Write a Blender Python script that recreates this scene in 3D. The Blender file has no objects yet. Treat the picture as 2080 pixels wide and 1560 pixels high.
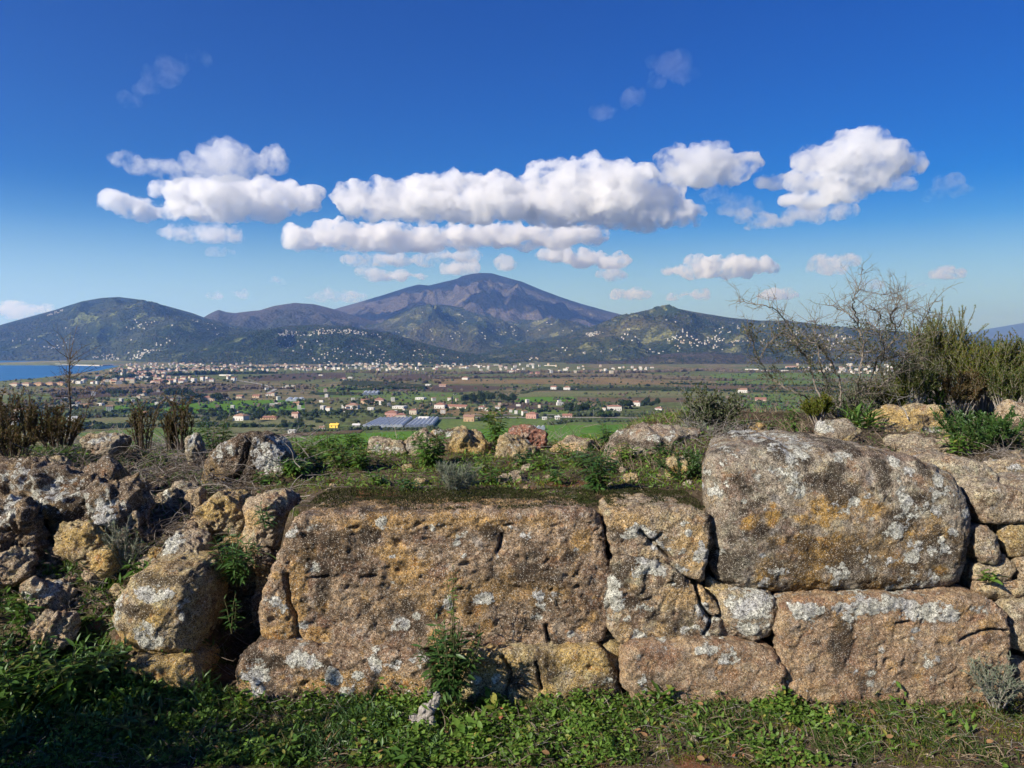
import bpy, math, random
import numpy as np
from mathutils import Vector, Matrix

# ------------------------------------------------------------------ camera, sky, sun, exposure
SC = bpy.context.scene
COL = SC.collection
R = math.radians
F, CX, CY, HZ, CAMZ = 1571.0, 1040.0, 780.0, 700.0, 100.0
TH = math.atan((CY - HZ) / F)
cam_d = bpy.data.cameras.new('camera')
cam_d.sensor_width = 36.0
cam_d.lens = 36.0 * F / 2080.0
cam_d.clip_start = 0.05
cam_d.clip_end = 90000.0
cam = bpy.data.objects.new('camera', cam_d)
COL.objects.link(cam)
cam.location = (0, 0, CAMZ)
cam.rotation_euler = (math.pi / 2 - TH, 0, 0)
SC.camera = cam

SUN_EL, SUN_AZ = 31.0, 232.0            # azimuth clockwise from the view direction
world = bpy.data.worlds.new('World')
SC.world = world
world.use_nodes = True
wn, wl = world.node_tree.nodes, world.node_tree.links
sky = wn.new('ShaderNodeTexSky')
sky.sky_type = 'NISHITA'
sky.sun_disc = False
sky.sun_elevation = R(SUN_EL)
sky.sun_rotation = R(SUN_AZ)
sky.altitude = 100
sky.air_density = 1.0
sky.dust_density = 0.1
sky.ozone_density = 3.0
hsv = wn.new('ShaderNodeHueSaturation')
hsv.inputs['Saturation'].default_value = 1.85
hsv.inputs['Hue'].default_value = 0.530
wl.new(sky.outputs[0], hsv.inputs['Color'])
# paler, bluer air low over the horizon, all the way round
gm = wn.new('ShaderNodeNewGeometry'); sx = wn.new('ShaderNodeSeparateXYZ'); wl.new(gm.outputs['Incoming'], sx.inputs[0])
mrn = wn.new('ShaderNodeMapRange'); mrn.interpolation_type = 'SMOOTHSTEP'; mrn.inputs[1].default_value = -0.20; mrn.inputs[2].default_value = 0.0
wl.new(sx.outputs[2], mrn.inputs[0])
mxs = wn.new('ShaderNodeMix'); mxs.data_type = 'RGBA'; wl.new(mrn.outputs[0], mxs.inputs[0]); wl.new(hsv.outputs[0], mxs.inputs[6])
mxs.inputs[7].default_value = (3.3, 5.9, 9.2, 1)
wl.new(mxs.outputs[2], wn['Background'].inputs[0])
wn['Background'].inputs[1].default_value = 0.058
sun_d = bpy.data.lights.new('sun', 'SUN')
sun_d.energy = 5.0
sun_d.angle = R(0.5)
sun_d.color = (1.0, 0.955, 0.88)
sun = bpy.data.objects.new('sun', sun_d)
COL.objects.link(sun)
_s = Vector((math.sin(R(SUN_AZ)) * math.cos(R(SUN_EL)), math.cos(R(SUN_AZ)) * math.cos(R(SUN_EL)), math.sin(R(SUN_EL))))
sun.rotation_euler = _s.to_track_quat('Z', 'Y').to_euler()
sun.location = (-20, -15, 130)
SC.view_settings.view_transform = 'Standard'
SC.view_settings.look = 'None'
SC.view_settings.gamma = 1.0
SC.view_settings.use_curve_mapping = False
SC.view_settings.exposure = 0.78
SC.cycles.use_denoising = True
SC.cycles.max_bounces = 8
SC.cycles.diffuse_bounces = 3
SC.cycles.glossy_bounces = 2
SC.cycles.transmission_bounces = 4
SC.cycles.volume_bounces = 12
SC.cycles.transparent_max_bounces = 48
SC.cycles.use_adaptive_sampling = True
SC.cycles.adaptive_threshold = 0.02

# ------------------------------------------------------------------ helpers: projection
FW = np.array([0, math.cos(TH), -math.sin(TH)])
UP = np.array([0, math.sin(TH), math.cos(TH)])
RT = np.array([1.0, 0, 0])
C0 = np.array([0, 0, CAMZ])
def ray(px, py):
    px, py = np.asarray(px, float), np.asarray(py, float)
    return FW + RT * ((px - CX) / F)[..., None] - UP * ((py - CY) / F)[..., None]
def at(px, py, Y):
    d = ray(px, py)
    return C0 + d * (np.asarray(Y, float) / d[..., 1])[..., None]
def gp(px, py, z=3.0):
    d = ray(px, py)
    return C0 + d * ((z - CAMZ) / d[..., 2])[..., None]
def proj(P):
    q = np.asarray(P, float) - C0
    f = q @ FW
    return CX + F * (q @ RT) / f, CY - F * (q @ UP) / f

# ------------------------------------------------------------------ helpers: noise
_rg = np.random.RandomState(7)
_perm = np.concatenate([_rg.permutation(256)] * 2).astype(np.int64)
_G = _rg.normal(size=(256, 3)); _G /= np.linalg.norm(_G, axis=1)[:, None]
def pn(p):
    p = np.asarray(p, float)
    i = np.floor(p).astype(np.int64); f = p - i
    u = f * f * f * (f * (f * 6 - 15) + 10)
    i &= 255
    def g(a, b, c):
        h = _perm[(_perm[(_perm[(i[:, 0] + a) & 255] + i[:, 1] + b) & 255] + i[:, 2] + c) & 255]
        gg = _G[h]
        return gg[:, 0] * (f[:, 0] - a) + gg[:, 1] * (f[:, 1] - b) + gg[:, 2] * (f[:, 2] - c)
    L = lambda x, y, t: x + (y - x) * t
    x0 = L(L(g(0, 0, 0), g(1, 0, 0), u[:, 0]), L(g(0, 1, 0), g(1, 1, 0), u[:, 0]), u[:, 1])
    x1 = L(L(g(0, 0, 1), g(1, 0, 1), u[:, 0]), L(g(0, 1, 1), g(1, 1, 1), u[:, 0]), u[:, 1])
    return L(x0, x1, u[:, 2]) * 1.5
def fbm(p, o=4, gain=0.5, lac=2.03):
    p = np.asarray(p, float); s = 0; a = 1.0
    for k in range(o):
        s = s + a * pn(p + k * 17.3); p = p * lac; a *= gain
    return s
def ridge(p, o=3):
    p = np.asarray(p, float); s = 0; a = 1.0
    for k in range(o):
        s = s + a * (1 - 2 * np.abs(pn(p + k * 9.1))); p = p * 2.1; a *= 0.5
    return s
def sst(x, a, b):
    t = np.clip((np.asarray(x, float) - a) / (b - a), 0, 1)
    return t * t * (3 - 2 * t)
def interp(x, pts):
    pts = np.array(pts, float)
    return np.interp(x, pts[:, 0], pts[:, 1])
def sinterp(x, pts):                      # smooth (monotone-ish) curve through points
    pts = np.array(pts, float); x = np.asarray(x, float)
    xs = np.linspace(pts[0, 0], pts[-1, 0], 600)
    ys = np.interp(xs, pts[:, 0], pts[:, 1])
    k = np.hanning(9); k /= k.sum()
    ys = np.convolve(np.pad(ys, 4, 'edge'), k, 'valid')
    return np.interp(x, xs, ys)

# ------------------------------------------------------------------ helpers: objects
def tag(o, label=None, cat=None, group=None, kind=None):
    if label: o['label'] = label
    if cat: o['category'] = cat
    if group: o['group'] = group
    if kind: o['kind'] = kind
    return o
def empty(name, loc, label=None, cat=None, group=None, rz=0):
    o = bpy.data.objects.new(name, None)
    COL.objects.link(o)
    o.location = tuple(float(v) for v in loc); o.rotation_euler = (0, 0, rz)
    o.empty_display_size = 0.1
    return tag(o, label, cat, group)
def mesh(name, V, faces, mats, mi=None, smooth=True, attrs=None):
    """faces: list of (n,k) int arrays"""
    V = np.asarray(V, float)
    faces = [np.asarray(f, np.int32) for f in faces if len(f)]
    me = bpy.data.meshes.new(name)
    me.vertices.add(len(V)); me.vertices.foreach_set('co', V.ravel())
    loops = np.concatenate([f.ravel() for f in faces])
    cnt = np.concatenate([np.full(len(f), f.shape[1]) for f in faces])
    st = np.concatenate([[0], np.cumsum(cnt)[:-1]])
    me.loops.add(len(loops)); me.loops.foreach_set('vertex_index', loops)
    me.polygons.add(len(cnt)); me.polygons.foreach_set('loop_start', st.astype(np.int32))
    me.polygons.foreach_set('loop_total', cnt.astype(np.int32))
    for m in (mats if isinstance(mats, (list, tuple)) else [mats]): me.materials.append(m)
    if mi is not None: me.polygons.foreach_set('material_index', np.asarray(mi, np.int32))
    me.polygons.foreach_set('use_smooth', np.full(len(cnt), smooth))
    for k, (a, typ) in (attrs or {}).items():
        at_ = me.attributes.new(k, typ, 'POINT')
        if typ == 'FLOAT': at_.data.foreach_set('value', np.asarray(a, np.float32))
        else: at_.data.foreach_set('color', np.asarray(a, np.float32).ravel())
    me.update(); me.validate()
    return me
def link(name, me, parent=None, loc=(0, 0, 0)):
    o = bpy.data.objects.new(name, me)
    COL.objects.link(o)
    if parent is not None: o.parent = parent
    o.location = tuple(float(v) for v in loc)
    return o
class MB:
    """collects pieces of geometry into one mesh"""
    def __init__(s): s.V = []; s.f = {}; s.n = 0; s.at = []
    def add(s, V, F_, m=0, a=0.0):
        V = np.asarray(V, float).reshape(-1, 3); F_ = np.asarray(F_, np.int64)
        s.V.append(V); s.at.append(np.broadcast_to(np.asarray(a, float), (len(V),)))
        s.f.setdefault((F_.shape[1], m), []).append(F_ + s.n); s.n += len(V)
    def mesh(s, name, mats, smooth=True):
        ks = sorted(s.f); fs = [np.concatenate(s.f[k]) for k in ks]
        mi = np.concatenate([np.full(len(f), k[1]) for k, f in zip(ks, fs)])
        return mesh(name, np.concatenate(s.V), fs, mats, mi, smooth, {'rnd': (np.concatenate(s.at), 'FLOAT')})
    def obj(s, name, mats, parent=None, loc=(0, 0, 0), smooth=True):
        if not s.n: return None
        o = link(name, s.mesh(name, mats, smooth), parent, (0, 0, 0))
        if parent is None and any(loc):
            me = o.data; n = len(me.vertices); co = np.empty(n * 3); me.vertices.foreach_get('co', co)
            me.vertices.foreach_set('co', (co.reshape(-1, 3) - np.array(loc)).ravel()); o.location = tuple(loc); me.update()
        return o
BOXF = np.array([[0, 3, 2, 1], [4, 5, 6, 7], [0, 1, 5, 4], [1, 2, 6, 5], [2, 3, 7, 6], [3, 0, 4, 7]])
def boxv(x0, x1, y0, y1, z0, z1):
    return np.array([[x0, y0, z0], [x1, y0, z0], [x1, y1, z0], [x0, y1, z0], [x0, y0, z1], [x1, y0, z1], [x1, y1, z1], [x0, y1, z1]], float)
def tube(mb, pts, rad, sides=5, m=0, a=0.0, cap=True):
    P = np.asarray(pts, float); n = len(P)
    r = np.broadcast_to(np.asarray(rad, float), (n,))
    T = np.gradient(P, axis=0); T /= np.linalg.norm(T, axis=1)[:, None] + 1e-9
    ref = np.array([0, 0, 1.0]) if abs(T[0, 2]) < 0.9 else np.array([1.0, 0, 0])
    A = np.cross(T, ref); A /= np.linalg.norm(A, axis=1)[:, None] + 1e-9
    B = np.cross(T, A)
    an = np.linspace(0, 2 * math.pi, sides, endpoint=False)
    V = P[:, None] + r[:, None, None] * (A[:, None] * np.cos(an)[None, :, None] + B[:, None] * np.sin(an)[None, :, None])
    i = np.arange(n - 1)[:, None] * sides; j = np.arange(sides)[None]; k = (j + 1) % sides
    Fq = np.stack([i + j, i + k, i + sides + k, i + sides + j], -1).reshape(-1, 4)
    mb.add(V.reshape(-1, 3), Fq, m, a)
def ico(sub=1):
    import bmesh
    bm = bmesh.new(); bmesh.ops.create_icosphere(bm, subdivisions=sub, radius=1.0)
    V = np.array([v.co[:] for v in bm.verts]); F_ = np.array([[v.index for v in f.verts] for f in bm.faces]); bm.free()
    return V, F_
ICO1, ICO2, ICO3 = ico(1), ico(2), ico(3)
def scatter(mb, TV, TF, pos, M, m=0, a=None):
    """copies a template (TV, TF) with 3x3 matrices M to positions"""
    N = len(pos)
    if N == 0: return
    V = np.einsum('nij,kj->nki', M, TV) + pos[:, None]
    Fa = TF[None] + (np.arange(N) * len(TV))[:, None, None]
    aa = np.zeros(N) if a is None else np.asarray(a)
    mb.add(V.reshape(-1, 3), Fa.reshape(-1, TF.shape[1]), m, np.repeat(aa, len(TV)))
def frames(d, roll, s):
    """matrices whose local Y runs along d; s (N,3) scale"""
    d = d / (np.linalg.norm(d, axis=1)[:, None] + 1e-9)
    ref = np.tile(np.array([0, 0, 1.0]), (len(d), 1)); ref[np.abs(d[:, 2]) > 0.95] = [1, 0, 0]
    X = np.cross(d, ref); X /= np.linalg.norm(X, axis=1)[:, None]
    Z = np.cross(X, d)
    c, sn = np.cos(roll)[:, None], np.sin(roll)[:, None]
    X2, Z2 = X * c + Z * sn, Z * c - X * sn
    return np.stack([X2 * s[:, 0:1], d * s[:, 1:2], Z2 * s[:, 2:3]], -1)
def rotz(a, s):
    c, n = np.cos(a), np.sin(a); z = np.zeros_like(c); o = np.ones_like(c)
    return np.stack([np.stack([c, -n, z], -1), np.stack([n, c, z], -1), np.stack([z, z, o], -1)], 1) * s[:, None, :]

# ------------------------------------------------------------------ helpers: materials
class MT:
    def __init__(s, name):
        s.m = bpy.data.materials.new(name); s.m.use_nodes = True
        s.t = s.m.node_tree; s.t.nodes.clear()
        s.out = s.t.nodes.new('ShaderNodeOutputMaterial')
    def n(s, typ, **kw):
        nd = s.t.nodes.new(typ)
        for k, v in kw.items(): setattr(nd, k, v)
        return nd
    def set(s, sock, v):
        if isinstance(v, bpy.types.NodeSocket): s.t.links.new(v, sock)
        elif v is not None:
            if isinstance(v, (tuple, list)) and len(v) == 3 and sock.type == 'RGBA': v = (*v, 1)
            sock.default_value = v
    def pos(s, sc=None):
        g = s.n('ShaderNodeNewGeometry').outputs['Position']
        if sc is None: return g
        mp = s.n('ShaderNodeMapping'); s.set(mp.inputs['Vector'], g); mp.inputs['Scale'].default_value = sc
        return mp.outputs[0]
    def noise(s, vec, scale, detail=3, rough=0.55, dist=0, col=False):
        nd = s.n('ShaderNodeTexNoise'); s.set(nd.inputs['Vector'], vec)
        nd.inputs['Scale'].default_value = scale; nd.inputs['Detail'].default_value = detail
        nd.inputs['Roughness'].default_value = rough; nd.inputs['Distortion'].default_value = dist
        return nd.outputs['Color' if col else 'Fac']
    def vor(s, vec, scale, feat='F1', out='Distance', rnd=1.0):
        nd = s.n('ShaderNodeTexVoronoi', feature=feat); s.set(nd.inputs['Vector'], vec)
        nd.inputs['Scale'].default_value = scale; nd.inputs['Randomness'].default_value = rnd
        return nd.outputs[out]
    def mr(s, v, a, b, c=0.0, d=1.0):
        nd = s.n('ShaderNodeMapRange'); s.set(nd.inputs[0], v)
        for i, x in enumerate((a, b, c, d)): s.set(nd.inputs[i + 1], x)
        return nd.outputs[0]
    def math(s, op, a, b=None, c=None):
        nd = s.n('ShaderNodeMath', operation=op); s.set(nd.inputs[0], a)
        if b is not None: s.set(nd.inputs[1], b)
        if c is not None: s.set(nd.inputs[2], c)
        return nd.outputs[0]
    def mix(s, f, a, b, mode='MIX'):
        nd = s.n('ShaderNodeMix', data_type='RGBA', blend_type=mode)
        s.set(nd.inputs[0], f); s.set(nd.inputs[6], a); s.set(nd.inputs[7], b)
        return nd.outputs[2]
    def attr(s, name, out='Fac'):
        nd = s.n('ShaderNodeAttribute', attribute_name=name); return nd.outputs[out]
    def sep(s, c):
        nd = s.n('ShaderNodeSeparateColor'); s.set(nd.inputs[0], c); return nd.outputs
    def bump(s, h, strength=0.5, dist=0.01, nrm=None):
        nd = s.n('ShaderNodeBump'); s.set(nd.inputs['Height'], h)
        nd.inputs['Strength'].default_value = strength; nd.inputs['Distance'].default_value = dist
        if nrm is not None: s.set(nd.inputs['Normal'], nrm)
        return nd.outputs[0]
    def bsdf(s, col, rough=0.9, spec=0.2, nrm=None, metal=0.0):
        nd = s.n('ShaderNodeBsdfPrincipled'); s.set(nd.inputs['Base Color'], col); s.set(nd.inputs['Roughness'], rough)
        s.set(nd.inputs['Specular IOR Level'], spec); s.set(nd.inputs['Metallic'], metal)
        if nrm is not None: s.set(nd.inputs['Normal'], nrm)
        return nd.outputs[0]
    def done(s, sh):
        s.set(s.out.inputs[0], sh); return s.m
def plain_mat(name, col, rough=0.8, var=0.15, scale=1.0, spec=0.2, metal=0.0):
    t = MT(name); p = t.pos()
    f = t.noise(p, scale, 4)
    f = t.mr(f, 0.3, 0.7, 1 - var, 1 + var)
    c = t.mix(1.0, col, t_comb(t, f), 'MULTIPLY')
    return t.done(t.bsdf(c, rough, spec, metal=metal))
def t_comb(t, f):
    nd = t.n('ShaderNodeCombineColor')
    for i in range(3): t.set(nd.inputs[i], f)
    return nd.outputs[0]
def leaf_mat(name, c1, c2, c3=None, rough=0.5, trans=0.3, spec=0.25, brown=0.0):
    """per-leaf colour from attribute rnd and object random"""
    t = MT(name)
    r = t.math('FRACT', t.math('ADD', t.attr('rnd'), t.n('ShaderNodeObjectInfo').outputs['Random']))
    c = t.mix(t.mr(r, 0.0, 0.8), c1, c2)
    if c3: c = t.mix(t.mr(r, 0.9 - brown, 0.95 - brown), c, c3)
    c = t.mix(1.0, c, t_comb(t, t.mr(t.noise(t.pos(), 30, 2), 0.3, 0.7, 0.8, 1.2)), 'MULTIPLY')
    b = t.bsdf(c, rough, spec)
    tr = t.n('ShaderNodeBsdfTranslucent'); t.set(tr.inputs[0], t.mix(1.0, c, (1.25, 1.35, 0.55), 'MULTIPLY'))
    mx = t.n('ShaderNodeMixShader'); mx.inputs[0].default_value = trans
    t.set(mx.inputs[1], b); t.set(mx.inputs[2], tr.outputs[0])
    return t.done(mx.outputs[0])
# ================================================================== FAR SETTING
rnd = random.Random(11); nr = np.random.RandomState(11)
# ---- haze: the air over the bay
hz = MT('air'); pv = hz.n('ShaderNodeVolumePrincipled')
pv.inputs['Color'].default_value = (0.24, 0.46, 1.0, 1); pv.inputs['Density'].default_value = 6.2e-5
pv.inputs['Anisotropy'].default_value = 0.3
pv.inputs['Absorption Color'].default_value = (1, 1, 1, 1)
hz.set(hz.out.inputs['Volume'], pv.outputs[0])
hme = mesh('haze', boxv(-31000, 31000, -9000, 38000, -8, 1290), [BOXF], hz.m, smooth=False)
tag(link('haze', hme), 'thin blue air over the bay and the hills', kind='stuff')

# ---- sea
t = MT('sea_water'); p = t.pos((0.02, 0.045, 1))
w_ = t.noise(p, 1.0, 5, 0.65)
big = t.noise(t.pos((0.0012, 0.004, 1)), 1.0, 3)
c = t.mix(t.mr(big, 0.35, 0.65), (0.006, 0.075, 0.21), (0.012, 0.11, 0.27))
M_SEA = t.done(t.bsdf(c, 0.35, 0.4, t.bump(w_, 0.5, 1.5)))
g = 12
xs = np.linspace(-30500, 30500, g); ys = np.linspace(-8800, 37500, g)
XX, YY = np.meshgrid(xs, ys); idx = np.arange(g * g).reshape(g, g)
GF = np.stack([idx[:-1, :-1], idx[:-1, 1:], idx[1:, 1:], idx[1:, :-1]], -1).reshape(-1, 4)
tag(link('sea', mesh('sea', np.stack([XX, YY, XX * 0], -1).reshape(-1, 3), [GF], M_SEA)), 'blue sea of the bay', kind='structure')

# ---- plain
def ground_far_mat(name, cols, patch, speck=0.5):
    t = MT(name); p = t.pos(); ps = t.pos((1, 0.45, 1))
    a = t.vor(ps, patch, 'F1', 'Color'); s_ = t.sep(a)
    c = t.mix(t.mr(s_[0], 0.2, 0.8), cols[0], cols[1])
    c = t.mix(t.mr(s_[1], 0.6, 0.66), c, cols[2])
    n1 = t.noise(p, 0.02, 5, 0.65)
    c = t.mix(t.mr(n1, 0.42, 0.6), c, cols[3])
    n2 = t.noise(p, 0.12, 4, 0.7)
    c = t.mix(1.0, c, t_comb(t, t.mr(n2, 0.3, 0.7, 1 - speck, 1 + speck)), 'MULTIPLY')
    return t.done(t.bsdf(c, 1.0, 0.0, t.bump(n2, 0.6, 2.0)))
M_PLAIN = ground_far_mat('plain_soil', [(0.13, 0.135, 0.06), (0.10, 0.13, 0.045), (0.18, 0.145, 0.085), (0.09, 0.09, 0.045)], 0.005)
shore = [(243, 742), (225, 747), (190, 754), (150, 759), (110, 764), (60, 770), (0, 774), (-100, 786), (-300, 812), (-700, 900)]
sp = gp([a for a, b in shore], [b for a, b in shore], 1.2)
far = [(-1500 - 450, 4000), (-1950, 36000), (30000, 36000), (30000, -8500), (-2500, -8500), (-900, 200)]
poly = np.array([[a, b, 2.0] for a, b in [(far[0][0], far[0][1] + 300)] + far[1:5]])
edge = sp.copy(); edge[:, 2] = 2.0
# the plain is a fan of strips from the shore curve eastwards
Ys = np.concatenate([[-8500, -3000, -500], edge[::-1, 1][:-1], [edge[0, 1], edge[0, 1] + 80, 36000]])
Xw = np.concatenate([[-2600, -2600, -1500], edge[::-1, 0][:-1], [edge[0, 0], edge[0, 0] - 900, -2500]])
o_ = np.argsort(Ys); Ys, Xw = Ys[o_], Xw[o_]
fr = np.array([0, .0005, .02, .08, .2, .45, 1.0])
PV, n = [], len(Ys)
for y, x in zip(Ys, Xw):
    for k, f_ in enumerate(fr): PV.append([x + (30000 - x) * f_, y, -1.0 if k == 0 else 3.0])
idx = np.arange(n * len(fr)).reshape(n, len(fr))
GFp = np.stack([idx[:-1, :-1], idx[:-1, 1:], idx[1:, 1:], idx[1:, :-1]], -1).reshape(-1, 4)
tag(link('plain', mesh('plain', PV, [GFp], M_PLAIN)), 'brown and green coastal plain', kind='structure')

# ---- hills and mountains
def hill_mat(name, base, alt, clear, pclear, scl=1.0, treez=0.5):
    t = MT(name); p = t.pos()
    n0 = t.noise(p, 0.0011 * scl, 5, 0.6); n1 = t.noise(p, 0.006 * scl, 5, 0.65, 0.6); n2 = t.noise(p, 0.035 * scl, 4, 0.75)
    c = t.mix(t.mr(n0, 0.4, 0.62), base, alt)
    c = t.mix(t.mr(n1, pclear, pclear + 0.07), c, clear)
    cell = t.vor(p, 0.05 * scl, 'F1', 'Distance')
    sh = t.math('MULTIPLY', t.mr(n2, 0.3, 0.7, 1 - treez, 1 + treez), t.mr(cell, 0.1, 0.9, 1.25, 0.65))
    c = t.mix(1.0, c, t_comb(t, sh), 'MULTIPLY')
    return t.done(t.bsdf(c, 1.0, 0.0, t.bump(t.math('SUBTRACT', n2, cell), 0.9, 10.0 / scl)))
MH = {
 'green': hill_mat('hill_green', (0.018, 0.028, 0.012), (0.048, 0.05, 0.024), (0.10, 0.115, 0.042), 0.56),
 'olive': hill_mat('hill_olive', (0.024, 0.036, 0.015), (0.064, 0.058, 0.03), (0.125, 0.125, 0.052), 0.55),
 'brown': hill_mat('hill_brown', (0.07, 0.052, 0.042), (0.05, 0.048, 0.03), (0.12, 0.1, 0.055), 0.56),
 'mount': hill_mat('mountain_heath', (0.06, 0.054, 0.06), (0.092, 0.076, 0.074), (0.12, 0.104, 0.08), 0.58, 0.8, 0.5),
 'back': hill_mat('hill_back', (0.034, 0.036, 0.026), (0.06, 0.046, 0.04), (0.09, 0.09, 0.05), 0.63, 0.7),
}
class Hill: pass
HILLS = []
def hill(name, label, ridge_pts, D1, D0, mat, amp=0.1, nsc=900, bow=1.0, foot=None, step=3.0, rows=80, seed=0.0):
    """front slope from distance D0 (foot) to D1 (ridge, its skyline through ridge_pts), then a back slope"""
    xs = np.arange(ridge_pts[0][0], ridge_pts[-1][0] + 1, step)
    ry = sinterp(xs, ridge_pts)
    tt = np.concatenate([np.linspace(0, 1, rows), 1 + np.linspace(0.04, 1, 14)])
    d0 = interp(xs, foot) if foot else np.full(len(xs), float(D0))
    zr = at(xs, ry, D1)[:, 2]
    P = np.zeros((len(xs), len(tt), 3))
    for j, t_ in enumerate(tt):
        if t_ <= 1:
            D = d0 + (D1 - d0) * t_
            h = t_ ** bow
            h = 0.55 * h + 0.45 * h * h * (3 - 2 * h)
            z = -4 + (zr + 4) * h
        else:
            D = D1 + (t_ - 1) * (D1 - D0) * 0.9
            h = 1 - (t_ - 1); z = -30 + (zr + 30) * h * h * (3 - 2 * h)
        P[:, j, 0] = (xs - CX) / F * D / math.cos(TH) * math.cos(TH); P[:, j, 1] = D; P[:, j, 2] = z
    q = P.reshape(-1, 3); T = np.tile(tt, len(xs))
    hh = np.clip(np.repeat(zr, len(tt)), 60, 1200)
    win = np.clip(T, 0, 1) * 4 * np.where(T < 1, np.clip(1 - T, 0, 1), np.clip(T - 1, 0, 1) * 2)
    win = np.clip(win, 0, 1)
    w1 = q / nsc + seed; w1[:, 2] = 0
    rv = ridge(w1 * np.array([1, 0.55, 0]) + 0.35 * fbm(w1 * 0.8, 2)[:, None], 3)
    q[:, 2] += win * hh * amp * 1.7 * (rv * (1 - np.clip(T, 0, 1) ** 4) - .8 * np.clip(T, 0, 1) ** 2) + (0.08 + win) * hh * 0.03 * fbm(w1 * 7, 3) * (T > 0.02)
    q[:, 2] = np.where((T < 1) & (T > 0.03), np.maximum(q[:, 2], -1 + 20 * T), q[:, 2])
    idx = np.arange(len(q)).reshape(len(xs), len(tt))
    Fq = np.stack([idx[:-1, :-1], idx[1:, :-1], idx[1:, 1:], idx[:-1, 1:]], -1).reshape(-1, 4)
    o = tag(link(name, mesh(name, q, [Fq], mat)), label, kind='structure')
    H = Hill(); H.x = xs; H.P = q.reshape(len(xs), len(tt), 3)[:, :rows]
    H.py = proj(H.P.reshape(-1, 3))[1].reshape(len(xs), rows)
    H.step = step; HILLS.append(H); return H
def on_hill(H, px, py):
    i = int(round((px - H.x[0]) / H.step))
    if i < 0 or i >= len(H.x): return None
    col = H.py[i]
    k = np.argmax(col <= py)
    if col[k] > py or k == 0: return None
    f = (col[k - 1] - py) / max(col[k - 1] - col[k], 1e-6)
    return H.P[i, k - 1] * (1 - f) + H.P[i, k] * f
hG = hill('mountain', 'pale blue mountain ridge far away at the right edge', [(1780, 706), (1880, 690), (1930, 680), (1965, 677), (2000, 669), (2040, 662), (2080, 655), (2150, 648), (2250, 656), (2330, 690), (2400, 700)], 26000, 20000, MH['back'], 0.05, 2500, rows=40, seed=3)
hG2 = hill('hill', 'dark blue hill behind the shrubs at the right edge', [(1700, 690), (1800, 684), (1880, 679), (1930, 677), (1970, 681), (2010, 688), (2060, 696), (2120, 702), (2200, 705)], 12500, 10000, MH['green'], 0.06, 1500, rows=40, seed=5)
hC = hill('mountain', 'tall purple brown mountain peak in the middle under the clouds', [(520, 680), (600, 655), (640, 640), (690, 625), (740, 611), (790, 596), (830, 583), (850, 578), (872, 580), (900, 573), (930, 566), (938, 561), (955, 557), (975, 554), (1000, 555), (1030, 564), (1060, 572), (1100, 589), (1140, 604), (1180, 617), (1230, 631), (1270, 641), (1330, 660), (1420, 690)], 11000, 7400, MH['mount'], 0.15, 950, 1.25, step=2.5, rows=120, seed=8)
hB = hill('hill', 'rounded dark hill left of the tall mountain', [(360, 668), (415, 645), (430, 636), (446, 629), (462, 634), (480, 636), (500, 633), (530, 630), (560, 621), (600, 615), (640, 618), (680, 628), (720, 641), (770, 655), (850, 680), (900, 700)], 8200, 6000, MH['back'], 0.13, 800, seed=13)
hC1 = hill('hill', 'wooded foothill in front of the tall mountain', [(640, 690), (700, 672), (775, 652), (828, 627), (860, 620), (892, 618), (943, 625), (985, 636), (1027, 648), (1070, 649), (1111, 644), (1150, 650), (1180, 658), (1220, 668), (1270, 680), (1330, 700)], 8600, 5800, MH['olive'], 0.18, 700, 1.1, rows=100, seed=21)
hA = hill('hill', 'broad wooded hill above the bay at the left', [(-500, 715), (-300, 705), (-150, 688), (-60, 674), (0, 661), (50, 647), (110, 631), (170, 612), (210, 605), (245, 603), (290, 609), (340, 621), (390, 635), (420, 646), (470, 660), (540, 672), (640, 690), (760, 715)], 6700, 4500, MH['green'], 0.13, 700, 0.95, foot=[(-500, 4750), (230, 4750), (300, 4300), (420, 4150), (760, 4150)], rows=110, seed=31)
hE = hill('hill', 'wide hill dotted with white houses right of the tall mountain', [(900, 738), (980, 716), (1050, 697), (1120, 685), (1180, 670), (1240, 650), (1290, 635), (1325, 627), (1345, 623), (1360, 624), (1385, 629), (1430, 637), (1480, 645), (1540, 651), (1600, 651), (1640, 656), (1700, 664), (1790, 670), (1870, 678), (1960, 690), (2060, 703), (2160, 712)], 6300, 4100, MH['olive'], 0.17, 620, 1.0, rows=110, seed=44)
hD = hill('hill', 'low green hill carrying a pale village on its ridge', [(360, 712), (400, 700), (450, 684), (520, 671), (580, 663), (640, 659), (700, 663), (760, 671), (810, 681), (860, 697), (920, 712), (970, 721), (1010, 731), (1060, 739)], 5000, 3850, MH['green'], 0.17, 420, 0.9, rows=100, seed=52)
hF = hill('hill', 'low reddish brown spur at the foot of the right hill', [(1150, 742), (1240, 734), (1300, 724), (1380, 717), (1450, 714), (1520, 720), (1600, 728), (1700, 737), (1780, 741)], 4300, 3800, MH['brown'], 0.08, 400, 0.9, rows=50, seed=60)

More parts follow.
